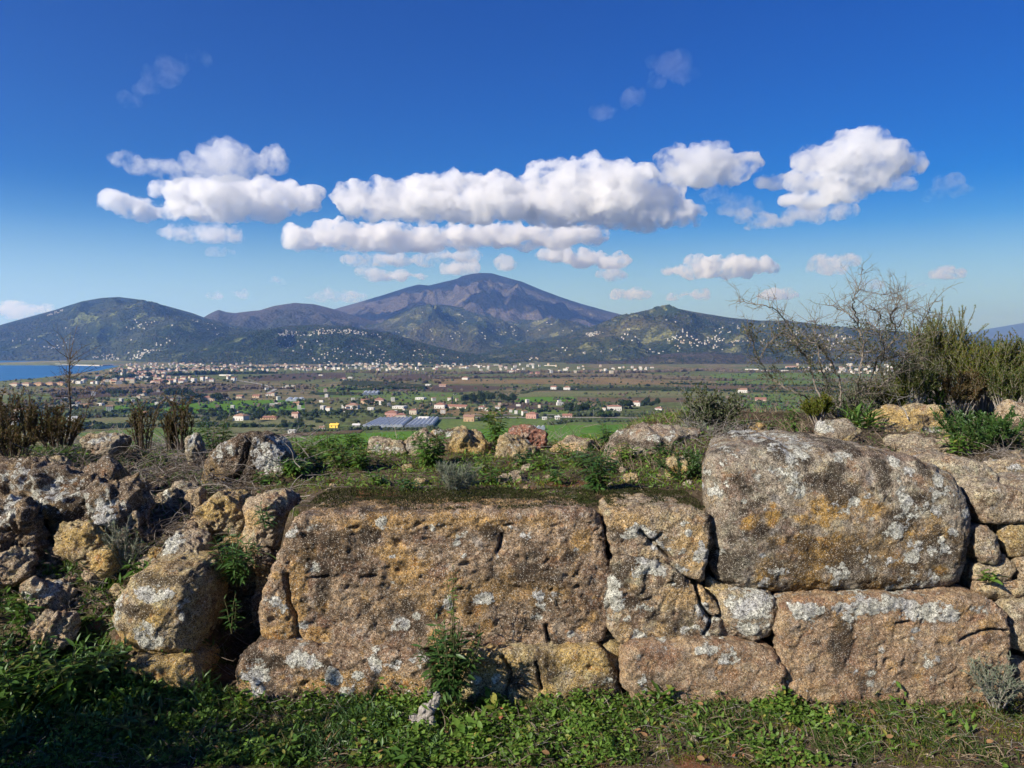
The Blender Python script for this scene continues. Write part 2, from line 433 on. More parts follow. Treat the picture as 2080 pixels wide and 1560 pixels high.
# ---- hillside woods (one mass of thousands of crowns)
M_WOOD = leaf_mat('wood_green', (0.012, 0.021, 0.009), (0.028, 0.04, 0.014), (0.05, 0.04, 0.028), 0.9, 0.0, 0.0, 0.1)
def woods(name, label, H, px0, px1, n, smin=3.5, smax=8, dens=420.0, tmax=0.98):
    i = nr.randint(max(0, int((px0 - H.x[0]) / H.step)), min(len(H.x) - 1, int((px1 - H.x[0]) / H.step)), n * 3)
    j = (nr.rand(n * 3) ** 0.8 * (H.P.shape[1] - 2) * tmax).astype(int)
    fi, fj = nr.rand(n * 3, 1), nr.rand(n * 3, 1)
    p = H.P[i, j] * (1 - fi) * (1 - fj) + H.P[i + 1, j] * fi * (1 - fj) + H.P[i, j + 1] * (1 - fi) * fj + H.P[i + 1, j + 1] * fi * fj
    k = fbm(p * np.array([1, 1, 0]) / dens, 3) + 0.25 * nr.randn(n * 3) > -0.1
    p = p[k & (p[:, 2] > 4)][:n]
    s = smin + (smax - smin) * nr.rand(len(p)) ** 2
    mb = MB()
    scatter(mb, ICO1[0] + 0.18 * nr.randn(*ICO1[0].shape), ICO1[1], p + np.array([0, 0, 2.0]), rotz(nr.rand(len(p)) * 6.28, np.stack([s, s, s * 0.8], -1)), 0, nr.rand(len(p)))
    tag(mb.obj(name, M_WOOD), label, kind='stuff')
woods('woods', 'trees covering the broad left hill', hA, -60, 700, 9000)
woods('woods', 'trees covering the low village hill', hD, 370, 1050, 8000, 3, 6.5, 300)
woods('woods', 'trees covering the right hill', hE, 900, 1950, 9000)
woods('woods', 'trees covering the foothill of the tall mountain', hC1, 640, 1330, 4000, 5, 10)
woods('woods', 'trees covering the brown spur', hF, 1150, 1780, 1500, 2, 5, 200)

# ---- fields
def field_mat(name, c1, c2, row=0.0, sp=3.0, rough=0.35):
    t = MT(name); p = t.pos((1, 0.6, 1))
    n0 = t.noise(p, 0.012, 4, 0.65); n1 = t.noise(p, 0.25, 4, 0.7)
    c = t.mix(t.mr(n0, 0.35, 0.65), c1, c2)
    if row:
        wv = t.n('ShaderNodeTexWave', wave_type='BANDS', bands_direction='X'); t.set(wv.inputs[0], t.pos()); wv.inputs['Scale'].default_value = 1.0 / sp
        wv.inputs['Distortion'].default_value = 0.4
        c = t.mix(t.mr(wv.outputs['Fac'], 0.3, 0.7, 0, row), c, (0.03, 0.03, 0.02))
    c = t.mix(1.0, c, t_comb(t, t.mr(n1, 0.3, 0.7, 1 - rough, 1 + rough)), 'MULTIPLY')
    return t.done(t.bsdf(c, 1.0, 0.0, t.bump(n1, 0.5, 0.5)))
MF = {
 'bright': field_mat('young_crop', (0.07, 0.15, 0.022), (0.10, 0.185, 0.03), rough=0.15),
 'green': field_mat('meadow', (0.08, 0.13, 0.036), (0.12, 0.155, 0.048)),
 'dull': field_mat('pasture', (0.12, 0.14, 0.062), (0.15, 0.14, 0.075)),
 'tan': field_mat('stubble', (0.2, 0.145, 0.075), (0.15, 0.105, 0.055)),
 'brown': field_mat('ploughed_soil', (0.13, 0.095, 0.06), (0.1, 0.07, 0.045)),
 'vine': field_mat('vineyard_soil', (0.11, 0.078, 0.062), (0.085, 0.06, 0.052), 0.5, 4.0),
 'dark': field_mat('orchard_floor', (0.032, 0.045, 0.02), (0.05, 0.05, 0.028), 0.3, 5.0),
}
FIELDS = [
 ('bright', 'bright green field just beyond the ruined wall in the middle', [(560, 888), (640, 884), (740, 880), (830, 876), (980, 872), (1110, 864), (1240, 863), (1345, 856), (1400, 852), (1460, 858), (1480, 900), (1100, 915), (540, 915)]),
 ('green', 'olive meadow between the greenhouses and the road', [(890, 852), (960, 850), (1100, 849), (1200, 850), (1350, 851), (1335, 855), (1240, 861), (1110, 863), (980, 871), (880, 873), (860, 866)]),
 ('bright', 'long green field between hedges at the left', [(208, 838), (215, 826), (330, 818), (440, 814), (560, 812), (618, 816), (620, 834), (560, 838), (400, 840), (300, 842)]),
 ('green', 'small green field under the dark trees at the left', [(214, 814), (216, 808), (286, 807), (292, 815)]),
 ('green', 'wide green field with dark hedge behind it left of centre', [(640, 787), (707, 783), (768, 795), (860, 797), (933, 798), (936, 814), (870, 817), (815, 818), (768, 808), (650, 806)]),
 ('dull', 'pale pasture right of the pine grove', [(1055, 797), (1200, 794), (1340, 793), (1420, 796), (1430, 805), (1340, 806), (1175, 805), (1050, 806)]),
 ('bright', 'narrow bright green strip right of the pine grove', [(1047, 807), (1165, 806), (1170, 815), (1047, 817)]),
 ('brown', 'brown strip of ploughed land behind the road', [(1172, 807), (1345, 808), (1450, 808), (1460, 817), (1300, 817), (1175, 816)]),
 ('tan', 'tan stubble around the red roofed farm', [(845, 829), (960, 827), (1060, 829), (1065, 841), (960, 845), (845, 842)]),
 ('green', 'green patch behind the pink villa', [(1030, 833), (1100, 832), (1160, 834), (1155, 842), (1040, 843)]),
 ('vine', 'grey netted strips beyond the farm', [(1000, 818), (1170, 817), (1160, 822), (1062, 824), (1165, 829), (1155, 833), (1020, 829)]),
 ('tan', 'long ochre band of reeds across the plain', [(876, 772), (890, 768), (1050, 771), (1246, 767), (1340, 774), (1450, 777), (1440, 781), (1246, 781), (1000, 779), (892, 780)]),
 ('vine', 'purple brown vineyard strip below the town', [(498, 766), (560, 760), (640, 757), (700, 757), (704, 768), (600, 772), (520, 774)]),
 ('vine', 'bare brown vineyard in the middle of the plain', [(760, 764), (850, 759), (900, 762), (870, 772), (790, 774)]),
 ('vine', 'brown fallow strip left of the meadow', [(855, 782), (980, 783), (1060, 787), (930, 797), (870, 794), (760, 793)]),
 ('tan', 'ochre reed strip at the left of the plain', [(90, 789), (240, 780), (420, 777), (470, 781), (330, 788), (230, 793), (100, 797)]),
 ('vine', 'dull brown strip below the ochre reeds at the left', [(100, 800), (240, 794), (440, 786), (520, 790), (430, 798), (250, 804), (110, 812)]),
 ('green', 'far green field at the right behind the thorn bush', [(1440, 760), (1560, 757), (1650, 758), (1760, 760), (1780, 766), (1640, 770), (1452, 769)]),
 ('green', 'second far green field at the right', [(1450, 772), (1640, 773), (1700, 778), (1560, 781), (1457, 778)]),
 ('brown', 'brown field strip at the right of the plain', [(1340, 783), (1500, 783), (1700, 787), (1700, 792), (1500, 790), (1340, 789)]),
 ('green', 'green field behind the thorn bush', [(1500, 806), (1510, 800), (1650, 800), (1760, 806), (1760, 815), (1640, 817), (1510, 815)]),
 ('bright', 'bright crop field behind the thorn bush', [(1505, 819), (1640, 818), (1760, 820), (1760, 845), (1640, 850), (1520, 842)]),
 ('dull', 'dull pasture right of the farm cluster', [(1345, 797), (1500, 797), (1500, 804), (1440, 806), (1350, 804)]),
 ('dark', 'dark orchard rows left of centre', [(640, 797), (700, 795), (760, 800), (700, 803), (640, 802)]),
 ('dark', 'dark orchard below the town', [(700, 771), (800, 776), (870, 782), (800, 786), (690, 782)]),
 ('dark', 'dark olive grove right of centre', [(1080, 786), (1200, 784), (1340, 786), (1440, 788), (1430, 793), (1200, 793), (1090, 793)]),
 ('dull', 'pale pasture under the far houses', [(880, 750), (990, 746), (1130, 748), (1200, 752), (1100, 758), (940, 757)]),
 ('dull', 'grassy plot left of the yellow house', [(420, 860), (520, 852), (600, 851), (660, 856), (655, 872), (560, 880), (430, 878)]),
 ('brown', 'brown plot in front of the yellow house', [(560, 882), (660, 876), (740, 872), (730, 879), (640, 884), (560, 887)]),
 ('dull', 'grass plot at the left behind the shrubs', [(180, 850), (300, 846), (420, 848), (400, 860), (200, 866)]),
 ('green', 'green paddock at the left behind the heath tufts', [(150, 880), (260, 872), (420, 866), (420, 900), (200, 905)]),
]
def poly_sheet(name, label, pts, z, mat, kind='structure'):
    P = gp([a for a, b in pts], [b for a, b in pts], z)
    c_ = P.mean(0)
    me = bpy.data.meshes.new(name); me.from_pydata([tuple(v - c_) for v in P], [], [tuple(range(len(P)))]); me.materials.append(mat); me.update()
    if me.polygons[0].normal.z < 0: me.flip_normals()
    return tag(link(name, me, None, c_), label, kind=kind)
for k, (m_, lb, pts) in enumerate(FIELDS):
    poly_sheet('field', lb, pts, 3.1 + 0.02 * k, MF[m_])
M_ROAD = plain_mat('pale_road', (0.3, 0.28, 0.25), 0.9, 0.1, 0.1)
def road(label, pts, w):
    P = gp([a for a, b in pts], [b for a, b in pts], 4.0)
    ts = np.gradient(P, axis=0); ts /= np.linalg.norm(ts, axis=1)[:, None]; nn = np.stack([-ts[:, 1], ts[:, 0], ts[:, 0] * 0], -1) * w / 2
    V = np.concatenate([P - nn, P + nn]); n = len(P); i = np.arange(n - 1)
    tag(link('road', mesh('road', V, [np.stack([i, i + 1, i + 1 + n, i + n], -1)], M_ROAD)), label, kind='structure')
road('straight pale road crossing the plain behind the greenhouses', [(890, 849), (1030, 848), (1200, 848), (1400, 850), (1520, 852)], 7)
road('pale lane curving down from the coastal town', [(480, 772), (510, 777), (540, 782), (560, 790), (545, 798)], 9)
road('pale lane beside the long green field', [(215, 809), (290, 808), (400, 806)], 7)
road('pale track at the left of the plain', [(200, 843), (300, 843), (420, 845), (500, 842)], 6)
road('pale track past the meadow', [(960, 842), (1060, 841), (1160, 843)], 5)

# ---- houses
WALLC = {'white': (0.52, 0.5, 0.46), 'cream': (0.46, 0.40, 0.31), 'pink': (0.42, 0.24, 0.2), 'yellow': (0.8, 0.56, 0.1), 'tan': (0.5, 0.36, 0.24), 'orange': (0.45, 0.3, 0.18), 'grey': (0.4, 0.39, 0.37), 'rose': (0.46, 0.34, 0.29)}
MW = {k: plain_mat('plaster_' + k, v, 0.9, 0.08, 0.3) for k, v in WALLC.items()}
MRF = {'red': plain_mat('roof_tiles_red', (0.25, 0.125, 0.09), 0.9, 0.25, 0.4), 'brown': plain_mat('roof_tiles_brown', (0.27, 0.16, 0.11), 0.9, 0.2, 0.4),
       'white': plain_mat('flat_roof_pale', (0.55, 0.53, 0.5), 0.9, 0.1, 0.3), 'grey': plain_mat('flat_roof_grey', (0.3, 0.3, 0.3), 0.9, 0.1, 0.3), 'yellow': plain_mat('roof_yellow', (0.8, 0.5, 0.08), 0.8, 0.1, 0.4)}
M_WIN = plain_mat('dark_window', (0.03, 0.032, 0.036), 0.3, 0.1, 1.0, 0.5)
M_SHUT = plain_mat('brown_shutter', (0.12, 0.07, 0.04), 0.8, 0.1, 1.0)
def roof_geo(w, d, h, kind, pitch=0.34, ov=0.5):
    x, y = w / 2 + ov, d / 2 + ov
    if kind == 'flat':
        return boxv(-w / 2 - .15, w / 2 + .15, -d / 2 - .15, d / 2 + .15, h, h + 0.5), [BOXF]
    r = pitch * min(x, y) * 1.15
    k = (x - y) if kind == 'hip' and x > y else (0 if kind == 'hip' else x)
    V = np.array([[-x, -y, h], [x, -y, h], [x, y, h], [-x, y, h], [-x, -y, h + .2], [x, -y, h + .2], [x, y, h + .2], [-x, y, h + .2], [-k, 0, h + .2 + r], [k, 0, h + .2 + r]], float)
    return V, [np.array([[0, 3, 2, 1], [0, 1, 5, 4], [1, 2, 6, 5], [2, 3, 7, 6], [3, 0, 4, 7], [4, 5, 9, 8], [6, 7, 8, 9]]), np.array([[5, 6, 9], [7, 4, 8]])]
def farmhouse(px, py, wpx, wall, roofc, rk='hip', label='', storeys=2, deep=0.8, name='farmhouse', H=None, hpx=None, rz=None):
    p = gp(px, py, 3.4) if H is None else on_hill(H, px, py)
    if p is None: return
    w = max(wpx * .9 / F * p[1], 5); h = (2.8 * storeys) if hpx is None else hpx / F * p[1]
    d = min(max(w * deep, 7), 14)
    t = empty(name, p, label, 'house', rz=rnd.uniform(-.35, .1) if rz is None else rz)
    link('wall', mesh('wall', boxv(-w / 2, w / 2, -d / 2, d / 2, -2.5, h), [BOXF], MW[wall], smooth=False), t)
    V, Fs = roof_geo(w, d, h, rk)
    rf = link('roof', mesh('roof', V, Fs, MRF[roofc], smooth=False), t)
    if rk != 'flat':
        link('chimney', mesh('chimney', boxv(w * .18, w * .18 + .9, .6, 1.5, h + .5, h + 2.6), [BOXF], MW[wall], smooth=False), rf)
    nw = max(2, min(7, int(w / 3.4))); wm = mesh('window', boxv(-.55, .55, -.06, .04, -.75, .75), [BOXF], M_WIN, smooth=False)
    ns = max(1, int(h / 3.0))
    for s in range(min(ns, 3)):
        for k in range(nw):
            x = (k + .5) / nw * w - w / 2
            if s == 0 and k == nw // 2:
                link('door', mesh('door', boxv(x - .6, x + .6, -d / 2 - .06, -d / 2 + .04, -.3, 2.2), [BOXF], M_SHUT, smooth=False), t)
            else: link('window', wm, t, (x, -d / 2, 1.6 + 3 * s))
        for k in range(2): 
            o = link('window', wm, t, (-w / 2, (k - .5) * d * .5, 1.6 + 3 * s)); o.rotation_euler = (0, 0, math.pi / 2)
    return t
FH = [
 (680, 868, 19, 'yellow', 'yellow', 'gable', 'bright yellow farmhouse left of the greenhouses'),
 (796, 846, 27, 'pink', 'red', 'hip', 'large pink villa behind the greenhouses'),
 (815, 851, 21, 'cream', 'red', 'hip', 'cream house with red roof in front of the pink villa'),
 (840, 841, 17, 'cream', 'red', 'hip', 'small cream house right of the pink villa'),
 (861, 854, 22, 'white', 'white', 'gable', 'white gabled shed at the back of the greenhouses'),
 (717, 830, 27, 'white', 'brown', 'hip', 'white farmhouse with brown roof left of the long flat building'),
 (708, 838, 18, 'grey', 'brown', 'gable', 'grey house below the white brown roofed farmhouse'),
 (754, 832, 14, 'white', 'white', 'flat', 'small white flat house left of the long flat building'),
 (771, 818, 22, 'rose', 'red', 'hip', 'reddish house with trees beside it above the flat white building'),
 (741, 820, 16, 'tan', 'red', 'gable', 'tan red roofed cottage left of the reddish house'),
 (812, 829, 28, 'white', 'white', 'flat', 'long white flat roofed building above the pink villa'),
 (895, 829, 24, 'white', 'red', 'hip', 'large white farmhouse with red hipped roof'),
 (930, 829, 46, 'cream', 'red', 'gable', 'long red roofed barn right of the large white farmhouse'),
 (979, 830, 15, 'white', 'red', 'hip', 'small white house at the right end of the long red barn'),
 (953, 855, 24, 'orange', 'brown', 'gable', 'tan house on the near side of the road'),
 (1081, 849, 24, 'pink', 'red', 'hip', 'pink villa beside the straight road'),
 (1106, 852, 10, 'white', 'white', 'flat', 'tiny white shed right of the roadside pink villa'),
 (1132, 851, 10, 'white', 'white', 'gable', 'tiny gabled shed left of the low red roofed house'),
 (1152, 848, 21, 'rose', 'red', 'gable', 'low red roofed house near the hedge on the road'),
 (1248, 833, 32, 'white', 'red', 'hip', 'broad white house with red roof right of the dark trees'),
 (1292, 824, 19, 'white', 'red', 'hip', 'white two storey house behind the broad white one'),
 (1338, 837, 16, 'white', 'red', 'hip', 'white red roofed house left of the small shrub'),
 (1372, 856, 18, 'cream', 'white', 'gable', 'pale house half hidden by the small shrub'),
 (855, 811, 21, 'white', 'white', 'flat', 'low white flat house in the wide green field'),
 (1125, 791, 13, 'white', 'red', 'gable', 'small red roofed house left of the olive grove'),
 (1152, 792, 15, 'white', 'red', 'hip', 'small hip roofed house right of the gabled one by the olive grove'),
 (946, 771, 14, 'white', 'red', 'hip', 'white house at the left end of the ochre reeds'),
 (900, 785, 16, 'rose', 'brown', 'gable', 'brown roofed house on the fallow strip'),
 (870, 783, 12, 'white', 'white', 'flat', 'little flat white house on the fallow strip'),
 (698, 771, 13, 'white', 'red', 'hip', 'left one of two white houses below the town'),
 (712, 768, 10, 'white', 'white', 'flat', 'right one of two white houses below the town'),
 (652, 763, 9, 'white', 'white', 'flat', 'single square white block below the middle of the town'),
 (580, 789, 15, 'cream', 'white', 'flat', 'cream flat building at the end of the curving lane'),
 (550, 803, 18, 'white', 'brown', 'hip', 'white house with brown roof below the curving lane'),
 (522, 807, 16, 'tan', 'red', 'gable', 'tan red roofed barn left of the white brown roofed house'),
 (488, 808, 14, 'cream', 'red', 'gable', 'cream cottage left of the tan barn'),
 (425, 814, 28, 'rose', 'red', 'hip', 'big red roofed farm above the long green field'),
 (449, 810, 30, 'grey', 'grey', 'flat', 'long grey shed right of the big red roofed farm'),
 (293, 803, 15, 'white', 'brown', 'gable', 'white gabled house among dark trees at the left'),
 (175, 824, 24, 'orange', 'brown', 'flat', 'orange house behind the bare sapling'),
 (97, 829, 17, 'white', 'white', 'flat', 'white low building between the bare sapling and the left edge'),
 (205, 823, 12, 'white', 'white', 'flat', 'small white block right of the orange house'),
 (303, 846, 32, 'tan', 'brown', 'hip', 'wide tan roofed house behind the heath tufts'),
 (490, 853, 28, 'white', 'brown', 'hip', 'white house with brown roof above the leafy plant'),
 (547, 852, 36, 'orange', 'red', 'hip', 'broad house with bright orange roof left of the yellow one'),
 (601, 848, 15, 'rose', 'red', 'gable', 'rose house right of the bright orange roof'),
 (593, 879, 15, 'white', 'white', 'flat', 'lone small white hut below the bright orange roof'),
 (603, 822, 15, 'tan', 'brown', 'gable', 'brown cottage under the grey barn roof'),
 (655, 873, 12, 'grey', 'brown', 'gable', 'dark little shed left of the yellow house'),
 (724, 868, 16, 'grey', 'white', 'gable', 'grey shed touching the greenhouses at their left end'),
 (460, 763, 33, 'white', 'white', 'flat', 'large white flat hall below the town'),
 (345, 774, 62, 'tan', 'red', 'gable', 'very long red roofed building below the town'),
 (430, 775, 12, 'white', 'red', 'hip', 'white house right of the very long red roof'),
 (970, 743, 20, 'white', 'white', 'flat', 'white hall at the foot of the hill left of centre'),
 (1008, 742, 12, 'white', 'white', 'flat', 'tall white block at the foot of the hill near the centre'),
 (1117, 743, 26, 'white', 'red', 'flat', 'long white hall under the middle of the hills'),
 (1528, 751, 30, 'white', 'white', 'flat', 'white factory hall left of the thorn bush branches'),
 (1572, 755, 62, 'white', 'white', 'flat', 'very long white factory hall behind the thorn bush'),
 (1607, 747, 24, 'rose', 'red', 'hip', 'rose red roofed block behind the long factory hall'),
 (1508, 797, 20, 'white', 'brown', 'gable', 'white farmhouse in the fields behind the thorn bush'),
 (1545, 814, 24, 'rose', 'red', 'gable', 'low rose farmhouse in the green fields behind the thorn bush'),
 (45, 840, 26, 'cream', 'brown', 'hip', 'cream house with brown roof at the left edge'),
 (30, 862, 18, 'grey', 'brown', 'gable', 'grey house at the far left behind the shrubs'),
 (150, 858, 22, 'white', 'grey', 'gable', 'white building with grey roof behind the bare sapling'),
]
for a in FH:
    px, py, w, wl_, rc, rk, lb = a
    st = 1 if (rk == 'flat' and w < 40) or 'low' in lb or 'shed' in lb or 'hut' in lb or 'barn' in lb else 2
    farmhouse(px, py, w, wl_, rc, rk, lb, st, 0.4 if w > 30 else 0.8, name='hall' if w > 40 else 'farmhouse')
for k, px in enumerate((31, 55, 80, 103, 124)):
    farmhouse(px, 785 - 0.02 * px, 19, ('cream', 'cream', 'orange', 'orange', 'orange')[k], 'brown', 'hip', ('first', 'second', 'third', 'fourth', 'last')[k] + ' villa from the left edge in the ochre row by the shore', 2, 0.7, name='villa', rz=-.1)

# town and village houses: 12 meshes shared by the copies
HV = []
for k in range(14):
    wc = ('white', 'white', 'cream', 'rose', 'white', 'cream', 'tan', 'white', 'pink', 'white', 'cream', 'rose', 'white', 'grey')[k]
    rc = ('red', 'white', 'red', 'red', 'brown', 'brown', 'red', 'white', 'red', 'red', 'white', 'brown', 'grey', 'white')[k]
    rk = 'flat' if rc in ('white', 'grey') else ('hip' if k % 2 else 'gable')
    w, d, h = rnd.uniform(10, 17), rnd.uniform(8, 11), rnd.choice((5.5, 6.5, 8.5, 10))
    V, Fs = roof_geo(w, d, h, rk)
    mb = MB(); mb.add(boxv(-w / 2, w / 2, -d / 2, d / 2, -5, h), BOXF, 0)
    for f_ in Fs: mb.add(V, f_, 1)
    for s in range(max(1, int(h / 3))):
        for q_ in range(3):
            x = (q_ - 1) * w * .3; mb.add(boxv(x - .6, x + .6, -d / 2 - .08, -d / 2 + .02, 1 + 3 * s, 2.4 + 3 * s), BOXF, 2)
    HV.append((mb.mesh('house', [MW[wc], MRF[rc], M_WIN], False), mb))
def in_poly(x, y, P):
    c_ = False; n = len(P)
    for i in range(n):
        (x1, y1), (x2, y2) = P[i], P[(i + 1) % n]
        if (y1 > y) != (y2 > y) and x < (x2 - x1) * (y - y1) / (y2 - y1) + x1: c_ = not c_
    return c_
def town(poly, n, H, label, group, nobj, vs=None, s0=0.7, s1=1.15):
    xs = [a for a, b in poly]; ys = [b for a, b in poly]; pts = []
    tries = 0
    while len(pts) < n and tries < n * 60:
        tries += 1
        x, y = rnd.uniform(min(xs), max(xs)), rnd.uniform(min(ys), max(ys))
        if not in_poly(x, y, poly): continue
        p = gp(x, y, 3.3) if H is None else on_hill(H, x, y)
        if p is None: continue
        if H is not None and fbm(np.array([p * np.array([1, 1, 0]) / 260.0]), 2)[0] + rnd.gauss(0, .12) < 0.12 and tries < n * 40: continue
        if any(abs(p[0] - q[0]) + abs(p[1] - q[1]) < (11 if H is not None else 15) for q in pts): continue
        pts.append(p)
    pts.sort(key=lambda p: p[1])
    mb = MB()
    for k, p in enumerate(pts):
        v = rnd.choice(vs or range(14)); s = rnd.uniform(s0, s1) * (0.64 if H is not None else 0.9); a = rnd.uniform(-.6, .6)
        if k < nobj:
            o = link('house', HV[v][0], None, p); o.scale = (s, s, s); o.rotation_euler = (0, 0, a)
            tag(o, label, 'house', group)
        else:
            M = rotz(np.array([a]), np.array([[s, s, s]]))[0]; src = HV[v][1]
            off = 0
            for (kk, m_), fl in sorted(src.f.items()):
                V = np.concatenate(src.V) @ M.T + p
                f_ = np.concatenate(fl); wl_i = {0: v * 0, 1: 1, 2: 2}[m_]
                mb.add(V, f_, {0: (0 if v % 3 else 3), 1: (1 if src is not None and v in (0, 2, 3, 6, 8, 9) else (4 if v in (4, 5, 11) else 0)), 2: 2}[m_])
    return mb if mb.n else None
MALL = [MW['white'], MRF['red'], M_WIN, MW['cream'], MRF['brown']]
def town2(nm, masslabel, *a, **k):
    mb = town(*a, **k)
    if mb: tag(mb.obj(nm, MALL, smooth=False), masslabel, kind='stuff')
town2('town_houses', 'packed red and white roofs of the coastal town', [(250, 742), (300, 737), (420, 737), (560, 741), (640, 742), (660, 752), (560, 757), (430, 756), (300, 768), (240, 762), (225, 754)], 290, None, 'small house in the packed coastal town left of centre', 'houses of the coastal town', 70, (0, 2, 3, 5, 6, 8, 9, 11, 2, 3, 9), 0.7, 1.0)
town2('town_houses', 'loose rows of roofs right of the coastal town', [(640, 739), (720, 735), (820, 738), (960, 741), (1000, 746), (900, 752), (760, 754), (650, 752)], 130, None, 'small house in the looser rows right of the coastal town', 'houses right of the coastal town', 30)
town2('town_houses', 'scattered houses along the shore road', [(120, 772), (240, 763), (330, 768), (470, 768), (480, 776), (340, 781), (150, 782)], 60, None, 'small house between the shore and the very long red roof', 'houses by the shore', 20)
town2('village_houses', 'pale hilltop village on the low green hill', [(565, 676), (600, 668), (650, 664), (700, 668), (756, 677), (790, 683), (780, 688), (720, 684), (650, 681), (570, 684)], 130, hD, 'pale house in the hilltop village on the low green hill', 'houses of the hilltop village', 45, (1, 2, 4, 5, 7, 10, 13), 0.6, 1.0)
town2('village_houses', 'houses scattered down the low green hill', [(560, 690), (700, 690), (850, 703), (990, 726), (980, 738), (700, 736), (560, 738)], 90, hD, 'pale house scattered on the low green hill below its village', 'houses on the low green hill', 25, (1, 2, 4, 7, 9, 10), 0.6, 0.95)
town2('village_houses', 'white houses at the foot of the left hill', [(190, 724), (215, 718), (240, 724), (245, 735), (190, 736)], 24, hA, 'white house at the water foot of the left hill', 'white shore houses under the left hill', 12, (1, 7, 9, 0), 0.7, 1.3)
town2('village_houses', 'white terrace of houses above the harbour', [(262, 716), (300, 709), (335, 714), (345, 724), (300, 732), (262, 730)], 38, hA, 'white house on the terrace above the harbour', 'white houses above the harbour', 16, (1, 7, 9, 10), 0.7, 1.2)
town2('village_houses', 'pale little village high on the left hill', [(85, 636), (120, 629), (140, 632), (135, 640), (95, 643)], 22, hA, 'pale house in the little village high on the left hill', 'houses high on the left hill', 8, (2, 5, 10), 0.8, 1.2)
town2('village_houses', 'houses scattered over the left hill', [(0, 700), (100, 665), (250, 650), (420, 650), (560, 680), (560, 730), (350, 705), (200, 705), (60, 728)], 75, hA, 'lone white house among the woods of the left hill', 'lone houses on the left hill', 22, (1, 4, 7, 9), 0.7, 1.1)
town2('village_houses', 'houses scattered over the right hill', [(1060, 735), (1100, 715), (1200, 690), (1300, 660), (1350, 640), (1480, 655), (1620, 670), (1780, 690), (1780, 735), (1500, 730), (1250, 712)], 150, hE, 'pale house scattered on the right hill', 'houses scattered on the right hill', 40, (1, 4, 7, 9, 10, 2), 0.7, 1.1)
town2('village_houses', 'village on the shoulder of the right hill', [(1190, 678), (1240, 668), (1275, 664), (1280, 670), (1230, 677), (1195, 684)], 34, hE, 'pale house in the village on the shoulder of the right hill', 'houses on the shoulder of the right hill', 12, (1, 2, 7, 10), 0.7, 1.1)
town2('village_houses', 'village cluster in the middle of the right hill', [(1345, 685), (1420, 672), (1440, 684), (1500, 692), (1500, 700), (1400, 700), (1350, 694)], 45, hE, 'pale house in the cluster in the middle of the right hill', 'clustered houses on the right hill', 14, (1, 2, 7, 10), 0.7, 1.2)
town2('village_houses', 'far white houses on the foothill of the mountain', [(760, 690), (830, 640), (900, 625), (1000, 645), (1150, 655), (1200, 668), (1050, 690), (900, 690)], 40, hC1, 'tiny far house on the foothill of the tall mountain', 'far houses on the foothill', 8, (1, 7), 0.9, 1.3)
town2('town_houses', 'far houses at the foot of the hills in the middle', [(960, 748), (1060, 740), (1200, 744), (1330, 746), (1300, 758), (1100, 760), (960, 757)], 60, None, 'small house at the foot of the hills in the middle', 'houses at the foot of the middle hills', 14)
town2('town_houses', 'red and white roofs of the town behind the thorn bush', [(1600, 742), (1700, 740), (1900, 742), (1990, 746), (1980, 758), (1800, 762), (1640, 756)], 110, None, 'small house in the town behind the thorn bush', 'houses behind the thorn bush', 26)
town2('town_houses', 'loose houses spread over the plain', [(60, 815), (220, 800), (420, 790), (620, 782), (760, 812), (700, 845), (560, 850), (300, 836), (200, 850), (60, 860)], 34, None, 'small farm building scattered over the left of the plain', 'scattered farm buildings', 20, (1, 4, 7, 9, 13), 0.45, 0.8)
town2('town_houses', 'loose farm buildings in the middle of the plain', [(690, 826), (760, 815), (860, 812), (1240, 822), (1420, 828), (1400, 848), (1180, 846), (700, 846)], 26, None, 'small farm building scattered in the middle of the plain', 'farm buildings in the middle of the plain', 14, (1, 4, 7, 9, 13), 0.4, 0.7)

# breakwater and greenhouses
M_CONC = plain_mat('grey_concrete', (0.35, 0.33, 0.3), 0.95, 0.2, 0.2)
P = gp([114, 160, 205, 243], [740.5, 742.5, 743.5, 741.5], 0.0)
mb = MB()
for a_, b_ in zip(P[:-1], P[1:]):
    d_ = (b_ - a_) / np.linalg.norm(b_ - a_); n_ = np.array([-d_[1], d_[0], 0]) * 9
    V = np.array([a_ - n_, b_ - n_, b_ + n_, a_ + n_, a_ - n_ * .5, b_ - n_ * .5, b_ + n_ * .5, a_ + n_ * .5]); V[:4, 2] = -1; V[4:, 2] = 4.5
    mb.add(V, BOXF)
tag(mb.obj('breakwater', M_CONC, smooth=False), 'long low grey breakwater across the harbour mouth', 'breakwater')
t = MT('greenhouse_film'); gcol = t.mix(t.mr(t.noise(t.pos(), 0.2, 4), 0.3, 0.7), (0.2, 0.23, 0.28), (0.34, 0.37, 0.42))
M_GREENH = t.done(t.bsdf(gcol, 0.35, 0.5))
M_STEEL = plain_mat('galvanised_steel', (0.45, 0.46, 0.47), 0.5, 0.1, 1.0, 0.4)
